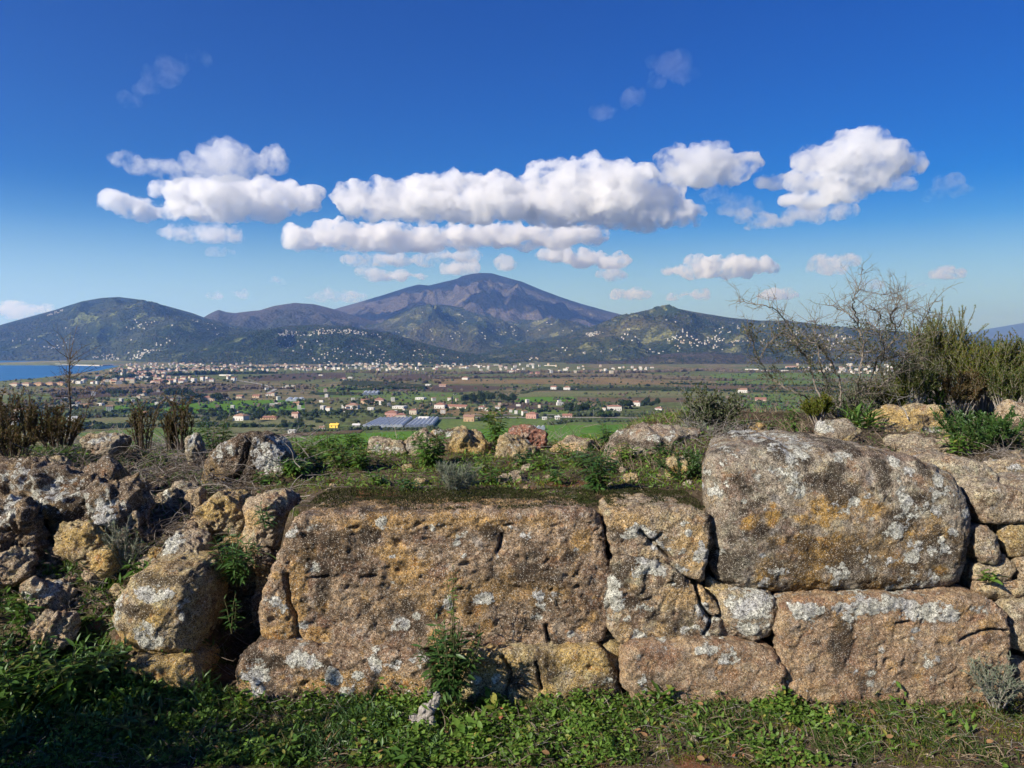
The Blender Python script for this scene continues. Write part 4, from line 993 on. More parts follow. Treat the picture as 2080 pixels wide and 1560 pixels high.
# ================================================================== STONE
def stone_mat(name, base, alt, ochre=(0.4, 0.25, 0.09), lich=0.5, dark=0.5, och=0.45, gr=1.0, contrast=1.0):
    t = MT(name); p = t.pos(); pt = t.sep(t.attr('paint', 'Color'))
    nL = t.noise(p, 3.2, 5, 0.65, 0.6); nM = t.noise(p, 13, 6, 0.72, 0.4); nF = t.noise(p, 60, 5, 0.75); nP = t.noise(p, 27, 4, 0.7, 1.0)
    c = t.mix(t.mr(nL, 0.38, 0.6), base, alt)
    c = t.mix(t.mr(nM, 0.5, 0.6, 0.0, 0.75), c, tuple(min(v * 1.55, .55) for v in alt))
    c = t.mix(t.mr(t.noise(t.pos((1.1, 1.3, 1.7)), 4.6, 6, 0.7, 0.8), 0.5, 0.6, 0, .7), c, tuple(base[i] * (.8, .62, .62)[i] for i in range(3)))
    # patchwork of small crusts
    wv_ = t.n('ShaderNodeMix', data_type='VECTOR'); t.set(wv_.inputs[0], 0.07); t.set(wv_.inputs[4], p); t.set(wv_.inputs[5], t.noise(p, 17, 4, .65, 0, True))
    for sc_, am_ in ((19, .62), (46, .6)):
        vc = t.sep(t.vor(wv_.outputs[1], sc_, 'F1', 'Color')); vd = t.vor(wv_.outputs[1], sc_, 'F1', 'Distance')
        q_ = t.mix(t.mr(vc[0], .30, .34), (0.50, 0.41, 0.30), (0.33, 0.17, 0.08)); q_ = t.mix(t.mr(vc[0], .52, .56), q_, (0.10, 0.062, 0.04)); q_ = t.mix(t.mr(vc[0], .78, .82), q_, (0.36, 0.34, 0.31))
        mk = t.math('MULTIPLY', t.mr(vc[1], .62, .7, 0, am_ * contrast), t.mr(t.math('ADD', vd, t.math('MULTIPLY', nF, .5)), .55, .85, 1, 0))
        c = t.mix(mk, c, q_)
    # ochre weathering
    o_ = t.math('ADD', t.math('MULTIPLY', pt[1], 0.34), t.math('ADD', t.math('MULTIPLY', nM, 0.45), t.math('MULTIPLY', t.noise(p, 5.5, 5, 0.7), 0.55)))
    o_ = t.math('ADD', o_, t.math('MULTIPLY', nF, .16))
    c = t.mix(t.mr(o_, 1.04 - och, 1.22 - och, 0, 0.9), c, ochre)
    c = t.mix(t.mr(t.math('ADD', t.math('MULTIPLY', pt[1], .25), t.noise(p, 22, 5, 0.75)), 0.74, 0.82, 0, .8), c, (0.36, 0.17, 0.05))
    # dark weathering / black lichen
    d_ = t.math('ADD', t.math('MULTIPLY', pt[2], 0.30), t.math('ADD', t.math('MULTIPLY', nP, 0.4), t.math('MULTIPLY', t.noise(p, 6.5, 6, 0.75, 0.5), 0.6)))
    d_ = t.math('ADD', d_, t.math('MULTIPLY', nF, .2))
    c = t.mix(t.mr(d_, 1.07 - dark, 1.24 - dark, 0, 0.86), c, (0.045, 0.034, 0.025))
    # pale crusty lichen in rosettes
    nv = t.n('ShaderNodeMix', data_type='VECTOR'); t.set(nv.inputs[0], 0.05); t.set(nv.inputs[4], p); t.set(nv.inputs[5], t.noise(p, 20, 3, .6, 0, True))
    ro = t.vor(nv.outputs[1], 21, 'F1', 'Distance')
    l_ = t.math('ADD', t.math('MULTIPLY', pt[0], 0.64), t.math('ADD', t.math('MULTIPLY', t.noise(p, 7, 4, 0.6), 0.5), t.math('MULTIPLY', t.math('SUBTRACT', nF, t.math('MULTIPLY', ro, 0.5)), 1.0)))
    lm = t.mr(l_, 1.11 - lich * .5, 1.19 - lich * .5, 0, 0.93)
    lc = t.mix(t.mr(t.noise(p, 90, 3, 0.7), 0.35, 0.65), (0.38, 0.38, 0.32), (0.70, 0.69, 0.60))
    lc = t.mix(t.mr(t.noise(p, 11, 3), 0.5, 0.6, 0, .6), lc, (0.42, 0.42, 0.43))
    c = t.mix(lm, c, lc)
    # mineral grain
    g = t.vor(p, 330 * gr, 'F1', 'Color'); gs = t.sep(g)
    c = t.mix(t.mr(gs[0], 0.86, 0.9, 0, .7), c, (0.55, 0.50, 0.42))
    c = t.mix(t.mr(gs[1], 0.74, 0.8, 0, .8), c, (0.03, 0.022, 0.016))
    g2 = t.sep(t.vor(p, 150 * gr, 'F1', 'Color'))
    k = t.math('MULTIPLY', t.mr(nF, 0.3, 0.7, 1 - .5 * contrast, 1 + .45 * contrast), t.mr(g2[2], 0, 1, .72, 1.25))
    c = t.mix(1.0, c, t_comb(t, k), 'MULTIPLY')
    h = t.math('ADD', t.math('MULTIPLY', nF, 1.0), t.math('ADD', t.math('MULTIPLY', gs[2], .22), t.math('ADD', t.math('MULTIPLY', g2[0], .35), t.math('MULTIPLY', lm, 0.25))))
    n1 = t.bump(nM, 0.7, 0.02); n2 = t.bump(h, 1.0, 0.011, n1)
    return t.done(t.bsdf(c, 0.95, 0.12, n2))
MS = {
 'brown': stone_mat('sandstone_brown', (0.22, 0.15, 0.10), (0.345, 0.245, 0.155), (0.50, 0.31, 0.12), 0.52, 0.48, 0.45),
 'tan': stone_mat('sandstone_tan', (0.31, 0.235, 0.155), (0.44, 0.34, 0.225), (0.52, 0.35, 0.16), 0.60, 0.46, 0.48),
 'grey': stone_mat('conglomerate_grey', (0.29, 0.235, 0.17), (0.40, 0.34, 0.255), (0.48, 0.28, 0.07), 0.50, 0.49, 0.44, 1.2),
 'red': stone_mat('sandstone_red', (0.31, 0.20, 0.12), (0.39, 0.27, 0.165), (0.46, 0.29, 0.13), 0.44, 0.42, 0.46, 1.3, .8),
 'yellow': stone_mat('sandstone_yellow', (0.33, 0.25, 0.13), (0.42, 0.33, 0.19), (0.5, 0.34, 0.12), 0.5, 0.47, 0.5),
 'pale': stone_mat('lichen_pale_stone', (0.30, 0.24, 0.16), (0.42, 0.34, 0.24), (0.5, 0.34, 0.14), 0.62, 0.46, 0.47),
 'dark': stone_mat('rubble_dark', (0.15, 0.11, 0.075), (0.25, 0.185, 0.125), (0.42, 0.28, 0.11), 0.74, 0.53, 0.46),
 'clay': stone_mat('red_clay_tile', (0.27, 0.11, 0.07), (0.32, 0.15, 0.10), (0.34, 0.18, 0.10), 0.2, 0.3, 0.3),
}
def smooth_outline(pts, n=360, jit=1.0, seed=0):
    P = np.array(pts, float); m = len(P); out = []
    for i in range(m):                            # centripetal-ish Catmull-Rom
        p0, p1, p2, p3 = P[i - 1], P[i], P[(i + 1) % m], P[(i + 2) % m]
        for t_ in np.linspace(0, 1, 14, endpoint=False):
            out.append(0.5 * ((2 * p1) + (-p0 + p2) * t_ * .7 + (2 * p0 - 5 * p1 + 4 * p2 - p3) * t_ ** 2 * .7 + (-p0 + 3 * p1 - 3 * p2 + p3) * t_ ** 3 * .7 + (p2 - p1) * (t_ ** 2 * (3 - 2 * t_)) * .6))
    O = np.array(out)
    lin = np.concatenate([P[i] + (P[(i + 1) % m] - P[i]) * np.linspace(0, 1, 14, endpoint=False)[:, None] for i in range(m)])
    O = .0 * O + lin
    k = 9; ker = np.hanning(k + 2)[1:-1]; ker /= ker.sum()
    for d in range(2): O[:, d] = np.convolve(np.concatenate([O[-(k // 2):, d], O[:, d], O[:k // 2, d]]), ker, 'valid')
    L_ = np.r_[0, np.cumsum(np.linalg.norm(np.diff(np.vstack([O, O[:1]]), axis=0), axis=1))]
    s = np.linspace(0, L_[-1], n, endpoint=False); O2 = np.vstack([O, O[:1]])
    O = np.stack([np.interp(s, L_, O2[:, 0]), np.interp(s, L_, O2[:, 1])], -1)
    c_ = O.mean(0); q = np.column_stack([O / 26.0, np.full(n, seed * 3.7)])
    d_ = (O - c_) / (np.linalg.norm(O - c_, axis=1)[:, None] + 1e-9)
    return O + d_ * (fbm(q, 4, .55) * 3.6 * jit)[:, None]
def vnormals(V, faces):
    N = np.zeros_like(V)
    for f in faces:
        a_, b_, c_ = V[f[:, 0]], V[f[:, 1]], V[f[:, 2]]
        n_ = np.cross(b_ - a_, c_ - a_)
        if f.shape[1] == 4: n_ = np.cross(V[f[:, 2]] - a_, V[f[:, 3]] - b_)
        for k in range(f.shape[1]): np.add.at(N, f[:, k], n_)
    return N / (np.linalg.norm(N, axis=1)[:, None] + 1e-12)
def rock_relief(V, N, sc=1.0, amp=1.0, pit=1.0, seed=0.0, fine=True):
    q = V + seed
    d = .011 * fbm(q * 3.2 / sc, 3) + .012 * ridge(q * 7 / sc, 3) * .6 + .006 * fbm(q * 22 / sc, 3)
    if fine:
        d += .0035 * fbm(q * 62, 3, .6)
        msk = sst(fbm(q * 4.5 + 2, 3), -.05, .6)
        pt = np.clip(pn(q * 34 + 1.2 * fbm(q * 20, 2)[:, None]) - .36, 0, 1) ; d -= pit * .05 * pt * msk
        pt2 = np.clip(pn(q * np.array([13, 13, 19]) + 4) - .46, 0, 1); d -= pit * .05 * pt2
        st = pn(q * 5.2 + 31); d += .007 * (np.floor(st * 3.2 + .5 * pn(q * 16)) / 3.2) * amp
    return V + N * (d * amp)[:, None]
def rs(box, n, seed, r0=5, r1=17, ch='owd', lo=.5):
    r = np.random.RandomState(seed); out = []
    for k in range(n):
        q = r.uniform(r0, r1) if r.rand() < .7 else r.uniform(r1, r1 * 1.8)
        out.append((ch[r.randint(len(ch))], r.uniform(box[0], box[1]), r.uniform(box[2], box[3]), q, q * r.uniform(.6, 1.1), r.uniform(lo, 1)))
    return out
def paintv(V, spots, Yf, n_seed=0.0):
    """stains in the plane of the stone's face: (channel, px, py, rx, ry, strength)"""
    A = np.zeros((len(V), 4)); A[:, 3] = 1
    if not spots: return A
    w = fbm(V * 14 + n_seed, 4, .6)
    for ch, px, py, rx, ry, s_ in spots:
        c_ = at(px, py, Yf); k = Yf / F
        d = np.hypot((V[:, 0] - c_[0]) / (rx * k), (V[:, 2] - c_[2]) / (ry * k))
        v = s_ * np.clip((1.45 - d + .6 * w) / .9, 0, 1)
        A[:, 'wod'.index(ch)] = np.maximum(A[:, 'wod'.index(ch)], v)
    return A
def shrink_d(f, shx, shrink): return (shrink - shx) * f
def block(name, parent, outline, Y, thick, r, mat, label=None, cat=None, group=None, amp=1.0, pit=1.0, spots=(), cracks=(), res=0.0058, shrink=.9, shx=None, jit=1.0, lean=0.0, bulge=0.0):
    seed = outline[0][0] * .013 + outline[0][1] * .007
    O = smooth_outline(outline, jit=jit, seed=seed)
    W = at(O[:, 0], O[:, 1], Y)[:, [0, 2]]
    c_ = np.array([(W[:, 0].min() + W[:, 0].max()) / 2, (W[:, 1].min() + W[:, 1].max()) / 2])
    hx, hz_ = np.ptp(W[:, 0]) / 2, np.ptp(W[:, 1]) / 2
    n_, m_ = int(np.clip(2 * hx / res, 12, 190)), int(np.clip(2 * hz_ / res, 12, 130))
    u = np.linspace(-1, 1, n_); v = np.linspace(-1, 1, m_)
    u = .7 * u + .3 * np.sin(u * math.pi / 2); v = .7 * v + .3 * np.sin(v * math.pi / 2)
    U, Vv = np.meshgrid(u, v)
    ang = np.arctan2(W[:, 1] - c_[1], W[:, 0] - c_[0]); rad = np.hypot(W[:, 0] - c_[0], W[:, 1] - c_[1])
    o = np.argsort(ang); ang, rad = ang[o], rad[o]
    A3 = np.concatenate([ang - 2 * math.pi, ang, ang + 2 * math.pi]); R3 = np.tile(rad, 3)
    rho = np.maximum(np.abs(U), np.abs(Vv)); phi = np.arctan2(Vv * hz_, U * hx); Rb = np.interp(phi, A3, R3)
    sq = np.hypot(U * hx, Vv * hz_) / np.maximum(rho, 1e-6)
    X = c_[0] + Rb * rho * np.cos(phi); Z = c_[1] + Rb * rho * np.sin(phi)
    # distance to outline
    Q = np.stack([X.ravel(), Z.ravel()], -1); a_, b_ = W, np.roll(W, -1, 0)
    dmin = np.full(len(Q), 9.0)
    for k in range(0, len(W), 3):
        aa, bb = W[k], W[(k + 3) % len(W)]
        e = bb - aa; tt = np.clip(((Q - aa) @ e) / (e @ e + 1e-12), 0, 1)
        dmin = np.minimum(dmin, np.hypot(*(Q - aa - tt[:, None] * e).T))
    dd = np.clip(dmin, 0, r)
    yo = r - np.sqrt(np.maximum(r * r - (r - dd) ** 2, 0))
    if bulge: yo = yo - bulge * np.clip(dmin / (min(hx, hz_)), 0, 1) ** .6
    Yv = Y + yo + lean * (Q[:, 1] - c_[1])
    FV = np.stack([Q[:, 0], Yv, Q[:, 1]], -1)
    idx = np.arange(n_ * m_).reshape(m_, n_)
    FQ = np.stack([idx[:-1, :-1], idx[:-1, 1:], idx[1:, 1:], idx[1:, :-1]], -1).reshape(-1, 4)
    per = np.concatenate([idx[0, :-1], idx[:-1, -1], idx[-1, :0:-1], idx[:0:-1, 0]])
    K = max(5, int(thick / .012)) if thick < .7 else 45
    Vs, prev, faces = [FV], per, [FQ]; base = len(FV); B0 = FV[per]
    cc = np.array([c_[0], 0, c_[1]])
    for k in range(1, K + 1):
        f = k / K; y = B0[:, 1] + (thick - r) * f
        rr = 1 - (1 - shrink) * f - .30 * sst(f, .8, 1.0) ** 2
        rx_ = rr if shx is None else rr - shrink_d(f, shx, shrink)
        ring = np.stack([cc[0] + (B0[:, 0] - cc[0]) * rx_, y, cc[2] + (B0[:, 2] - cc[2]) * rr], -1)
        cur = base + np.arange(len(per)); base += len(per); Vs.append(ring)
        faces.append(np.stack([prev, np.roll(prev, -1), np.roll(cur, -1), cur], -1)[:, ::-1]); prev = cur
    Vs.append(np.array([[cc[0], Y + thick, cc[2]]])); cI = base
    Vall = np.concatenate(Vs)
    tri = np.stack([prev, np.full(len(prev), cI), np.roll(prev, -1)], -1)
    quads = np.concatenate(faces)
    N = vnormals(Vall, [quads, tri])
    if N[n_ * (m_ // 2) + n_ // 2, 1] > 0: quads = quads[:, ::-1]; tri = tri[:, ::-1]; N = -N
    A = paintv(Vall, spots, Y, seed)
    V2 = rock_relief(Vall, N, 1.0, amp, pit, seed)
    for cr in cracks:                         # narrow splits: polylines in the face
        P = at(np.array([q[0] for q in cr[1:]]), np.array([q[1] for q in cr[1:]]), Y)[:, [0, 2]]
        w_ = cr[0]; dm = np.full(len(V2), 9.0); Q = V2[:, [0, 2]] + .006 * np.stack([fbm(V2 * 18, 3), fbm(V2 * 18 + 9, 3)], -1)
        for a1, b1 in zip(P[:-1], P[1:]):
            e = b1 - a1; tt = np.clip(((Q - a1) @ e) / (e @ e), 0, 1); dm = np.minimum(dm, np.hypot(*(Q - a1 - tt[:, None] * e).T))
        V2 = V2 + N * (-.055 * np.exp(-(dm / w_) ** 2))[:, None]
    loc = V2.mean(0)
    me = mesh(name, V2 - loc, [quads, tri], MS[mat] if isinstance(mat, str) else mat, attrs={'paint': (A, 'FLOAT_COLOR')})
    pl = np.array(parent.location) if parent else 0
    ob = link(name, me, parent, loc - pl)
    tag(ob, label, cat, group); return ob
def cube_sphere(n):
    g_ = np.tan(np.linspace(-1, 1, n) * math.pi / 4); A, B = np.meshgrid(g_, g_); one = np.ones_like(A); out = []; fs = []; off = 0
    idx = np.arange(n * n).reshape(n, n); fq = np.stack([idx[:-1, :-1], idx[:-1, 1:], idx[1:, 1:], idx[1:, :-1]], -1).reshape(-1, 4)
    for D in ((A, B, one), (-A, B, -one), (one, A, B), (-one, -A, B), (A, -one, B), (-A, one, B)):
        v = np.stack([d.ravel() for d in D], -1)
        out.append(v); fs.append(fq + off); off += n * n
    V = np.concatenate(out); Fq = np.concatenate(fs)
    key = np.round(V, 6); uq, inv = np.unique(key, axis=0, return_inverse=True)
    V = uq; Fq = inv.ravel()[Fq]
    a_, b_, c_ = V[Fq[:, 0]], V[Fq[:, 1]], V[Fq[:, 2]]; s = np.einsum('ij,ij->i', np.cross(b_ - a_, c_ - a_), a_)
    Fq[s < 0] = Fq[s < 0][:, ::-1]
    return V / np.linalg.norm(V, axis=1)[:, None], Fq
CS = {n: cube_sphere(n) for n in (6, 10, 18, 34, 52)}
def boulder_geo(dim, p=3.2, rough=1.0, cuts=5, seed=0, n=34, rot=(0, 0, 0)):
    D, Fq = CS[n]; r_ = np.random.RandomState(seed)
    rr = (np.abs(D) ** p).sum(1) ** (-1 / p); V = D * rr[:, None]
    for k in range(cuts):                     # broken facets
        d_ = r_.randn(3); d_ /= np.linalg.norm(d_); h = r_.uniform(.62, .98)
        s = V @ d_; V = V - d_ * (np.clip(s - h, 0, 9) * .85)[:, None]
    V = V * np.array(dim) / 2
    Rm = np.array(Matrix.Rotation(rot[2], 3, 'Z') @ Matrix.Rotation(rot[1], 3, 'Y') @ Matrix.Rotation(rot[0], 3, 'X'))
    V = V @ Rm.T
    N = vnormals(V, [Fq]); s_ = float(np.mean(dim))
    q = V + seed * 1.7
    V = V + N * (rough * s_ * (.11 * fbm(q / (s_ * .6), 3) + .05 * ridge(q / (s_ * .25) + 3, 2)))[:, None]
    return V, Fq, N
def boulder(px, py, wpx, hpx, mat, label, Y=None, deep=1.0, p=3.0, rough=1.0, seed=None, n=34, rot=(0, 0, 0), name='rock', spots=(), sink=.15, cuts=5, group=None, pit=1.0):
    """(px, py): the middle of its outline in the picture; set on the ground under it"""
    if Y is None: Y = on_ground(px, py + hpx * .5)[1] 
    k = Y / F; w, h = wpx * k, hpx * k
    c_ = at(px, py, Y + w * deep * .3)
    seed = int(px * 7 + py) % 9973 if seed is None else seed
    V, Fq, N = boulder_geo((w * 1.02, w * deep, h * (1 + sink)), p, rough, cuts, seed, n, rot)
    c_[2] -= h * sink * .5
    Wv = V + c_; A = paintv(Wv, spots, Y, seed)
    V = rock_relief(Wv, N, .6, min(1.0, .35 + h * 3), pit, seed, n >= 18) - c_
    ob = link(name, mesh(name, V, [Fq], MS[mat], attrs={'paint': (A, 'FLOAT_COLOR')}), None, c_)
    return tag(ob, label, 'rock' if name == 'rock' else 'boulder', group)

# ---- the ruined wall of squared blocks
wall = empty('stone_wall', (0.5, 3.3, CAMZ - 1.47), 'ruined ancient wall of big weathered sandstone blocks in two courses', 'wall')
block('stone', wall, [(528, 1290), (530, 1235), (548, 1165), (572, 1100), (600, 1050), (660, 1046), (760, 1041), (900, 1043), (1040, 1040), (1190, 1036), (1216, 1046), (1230, 1090), (1238, 1160), (1240, 1240), (1238, 1275), (1214, 1308), (1180, 1318), (1120, 1317), (1060, 1323), (960, 1320), (850, 1324), (760, 1319), (690, 1322), (640, 1313), (560, 1308)], 3.20, .46, .028, 'brown', 'widest block, brown and purple, of the upper course', amp=1.15, pit=1.2,
      spots=[('o', 830, 1155, 40, 28, .9), ('o', 780, 1120, 35, 20, .7), ('o', 900, 1060, 250, 16, .5), ('o', 600, 1230, 22, 90, .9), ('o', 660, 1230, 14, 18, .8), ('o', 980, 1200, 130, 30, .45), ('o', 560, 1290, 40, 20, 1), ('o', 640, 1290, 26, 18, 1), ('w', 560, 1225, 20, 22, .7), ('w', 1050, 1080, 30, 24, .5), ('w', 770, 1070, 24, 16, .6), ('w', 1245, 1220, 16, 40, .9), ('d', 690, 1130, 70, 50, .5), ('d', 730, 1030, 140, 14, .9), ('d', 660, 1180, 16, 60, .8), ('d', 1000, 1020, 300, 9, .9), ('d', 1070, 1200, 120, 60, .35), ('o', 960, 1235, 30, 20, .9), ('d', 800, 1240, 90, 40, .3)] + rs((560, 1220, 1050, 1310), 90, 4, 4, 13, 'owd', .4),
      cracks=[(.007, (582, 1165), (588, 1220), (600, 1250), (610, 1310)), (.006, (1110, 1270), (1118, 1318)), (.005, (1020, 1085), (1010, 1120))])
block('stone', wall, [(1230, 1042), (1262, 1036), (1330, 1036), (1405, 1040), (1440, 1046), (1449, 1075), (1448, 1110), (1436, 1150), (1430, 1184), (1398, 1176), (1360, 1150), (1328, 1138), (1282, 1134), (1244, 1130), (1236, 1090)], 3.19, .42, .032, 'tan', spots=[('w', 1290, 1080, 26, 18, .8), ('w', 1330, 1095, 30, 24, .7), ('o', 1400, 1100, 34, 26, .7), ('o', 1270, 1060, 40, 14, .6), ('d', 1445, 1100, 10, 60, 1), ('o', 1405, 1140, 18, 18, .9)] + rs((1235, 1440, 1040, 1170), 24, 6, 4, 12),
      cracks=[(.006, (1300, 1080), (1335, 1110), (1370, 1140)), (.005, (1325, 1100), (1345, 1085))])
block('stone', wall, [(1240, 1150), (1250, 1136), (1290, 1134), (1332, 1142), (1370, 1160), (1404, 1184), (1436, 1205), (1462, 1238), (1476, 1262), (1470, 1295), (1440, 1307), (1380, 1312), (1300, 1310), (1256, 1304), (1241, 1280), (1238, 1210)], 3.16, .44, .032, 'tan', spots=[('w', 1325, 1152, 36, 16, 1), ('w', 1250, 1225, 16, 50, 1), ('o', 1330, 1305, 50, 20, 1), ('o', 1400, 1215, 50, 24, .5), ('d', 1260, 1155, 22, 12, 1), ('d', 1390, 1270, 60, 30, .5), ('d', 1290, 1215, 24, 24, .3), ('w', 1425, 1240, 14, 14, .8), ('w', 1462, 1255, 10, 10, .8)] + rs((1245, 1460, 1140, 1300), 30, 5, 4, 12),
      cracks=[(.007, (1415, 1180), (1424, 1230), (1446, 1258), (1428, 1300)), (.005, (1446, 1258), (1470, 1250))])
block('stone', wall, [(1440, 1016), (1443, 962), (1456, 932), (1490, 918), (1560, 912), (1640, 909), (1730, 911), (1800, 917), (1860, 930), (1915, 950), (1955, 976), (1980, 1010), (1989, 1045), (1988, 1090), (1976, 1140), (1966, 1185), (1945, 1206), (1860, 1212), (1760, 1210), (1660, 1211), (1560, 1212), (1505, 1206), (1466, 1190), (1450, 1150), (1446, 1080)], 3.20, .86, .11, 'grey', 'largest block, grey on top and orange brown below, at the right end', amp=.85, pit=.6, shrink=.96, shx=.62, bulge=.03,
      spots=[('o', 1660, 1110, 60, 34, .9), ('o', 1560, 1165, 40, 30, .5), ('o', 1750, 1110, 170, 60, .38), ('o', 1700, 1030, 90, 26, .55), ('o', 1880, 1080, 90, 26, .45), ('o', 1660, 1190, 30, 26, .9), ('o', 1520, 1060, 20, 16, .9), ('o', 1800, 1175, 80, 20, .5), ('d', 1720, 1150, 240, 66, .42), ('d', 1690, 990, 20, 40, .9), ('d', 1590, 920, 22, 16, 1), ('d', 1635, 935, 16, 8, 1), ('d', 1700, 955, 14, 12, .9), ('d', 1790, 960, 16, 40, .8), ('d', 1850, 1010, 30, 14, .8), ('d', 1640, 890, 130, 6, 1), ('w', 1830, 1022, 16, 36, .9), ('w', 1615, 985, 26, 34, .75), ('w', 1880, 1030, 40, 20, .7), ('w', 1890, 1180, 26, 22, .9), ('w', 1862, 1108, 12, 14, .9), ('w', 1790, 1150, 40, 22, .6), ('w', 1500, 960, 60, 36, .45), ('w', 1900, 1005, 60, 30, .5), ('w', 1640, 910, 60, 12, .6), ('w', 1700, 930, 40, 10, .6), ('w', 1590, 960, 40, 24, .5), ('w', 1905, 1095, 10, 9, .9), ('w', 1745, 1140, 24, 20, .6)] + rs((1560, 1960, 1010, 1200), 60, 1) + rs((1450, 1950, 900, 1010), 40, 2, ch='wwd') + rs((1450, 1580, 1010, 1200), 16, 3, ch='wd'))
block('stone', wall, [(1470, 1218), (1500, 1211), (1550, 1210), (1582, 1222), (1590, 1250), (1586, 1280), (1566, 1302), (1534, 1313), (1500, 1303), (1480, 1280), (1474, 1250)], 3.13, .3, .09, 'pale', 'small rounded block crusted with white lichen', pit=.5, spots=[('w', 1530, 1235, 50, 26, 1), ('w', 1520, 1280, 20, 26, .9), ('w', 1560, 1250, 30, 26, .7)])
block('stone', wall, [(1590, 1232), (1622, 1222), (1680, 1218), (1800, 1216), (1900, 1219), (1980, 1210), (2030, 1224), (2054, 1262), (2056, 1320), (2050, 1390), (2020, 1430), (1900, 1442), (1740, 1440), (1610, 1425), (1588, 1390), (1586, 1300)], 3.09, .42, .032, 'red', 'long reddish block of the lower course with a white lichen rim', pit=.8, amp=1.1,
      spots=[('w', 1640, 1240, 44, 16, 1), ('w', 1780, 1232, 110, 14, 1), ('w', 1720, 1250, 20, 24, .8), ('w', 1890, 1246, 70, 22, 1), ('w', 1990, 1236, 30, 16, .8), ('w', 1900, 1340, 34, 18, .8), ('w', 1885, 1380, 22, 26, .7), ('w', 1755, 1370, 30, 24, .6), ('w', 1840, 1232, 60, 16, .9), ('d', 1705, 1310, 26, 60, .8), ('d', 1680, 1250, 40, 14, .6), ('o', 1960, 1240, 34, 14, .5), ('d', 1760, 1390, 30, 20, .6)] + rs((1600, 2040, 1250, 1420), 40, 7, 4, 14, 'wdo', .3), cracks=[(.005, (1950, 1300), (2000, 1280), (2050, 1282)), (.004, (1820, 1262), (1845, 1262))])
block('stone', wall, [(1268, 1326), (1290, 1313), (1360, 1312), (1450, 1312), (1530, 1318), (1578, 1330), (1592, 1360), (1590, 1400), (1575, 1430), (1400, 1440), (1290, 1430), (1264, 1390)], 3.08, .4, .03, 'red', 'low pinkish block between the greenery and the small white block', pit=.6, spots=[('w', 1440, 1322, 50, 10, 1), ('w', 1480, 1335, 26, 16, .9), ('w', 1350, 1318, 16, 8, .8), ('w', 1295, 1330, 18, 12, .6), ('d', 1340, 1385, 50, 26, .5), ('w', 1300, 1380, 12, 20, .5)])
block('stone', wall, [(474, 1360), (490, 1328), (530, 1312), (600, 1318), (700, 1326), (800, 1326), (868, 1334), (884, 1370), (880, 1450), (840, 1462), (600, 1460), (500, 1440), (476, 1400)], 3.11, .42, .04, 'brown', 'low left block with bright white lichen patches', spots=[('w', 625, 1340, 46, 20, 1), ('w', 675, 1370, 16, 20, 1), ('w', 760, 1345, 18, 30, .9), ('w', 800, 1350, 18, 12, .8), ('w', 525, 1370, 30, 30, .9), ('w', 530, 1400, 24, 20, .7), ('o', 800, 1395, 50, 24, 1), ('o', 700, 1385, 50, 20, .6), ('w', 730, 1372, 12, 8, .9), ('d', 600, 1425, 60, 20, .9), ('d', 520, 1335, 30, 16, .7), ('o', 630, 1385, 40, 20, .8)] + rs((480, 880, 1330, 1440), 34, 8, 4, 13, 'wdo', .4))
block('stone', wall, [(886, 1345), (900, 1332), (960, 1327), (1060, 1328), (1150, 1322), (1214, 1324), (1236, 1340), (1256, 1370), (1262, 1420), (1250, 1465), (1100, 1468), (950, 1462), (892, 1440)], 3.11, .42, .032, 'yellow', 'low yellow block right of the leafy shrub', spots=[('o', 1180, 1345, 60, 20, .9), ('d', 1230, 1400, 34, 36, .9), ('d', 1100, 1360, 36, 26, .5), ('o', 1000, 1350, 50, 18, .8), ('w', 1130, 1420, 20, 14, .6), ('o', 1210, 1400, 24, 12, .9)] + rs((890, 1250, 1330, 1440), 30, 9, 4, 13, 'wdo', .4), cracks=[(.005, (1020, 1330), (1040, 1370), (1025, 1420)), (.004, (1090, 1345), (1100, 1400))])
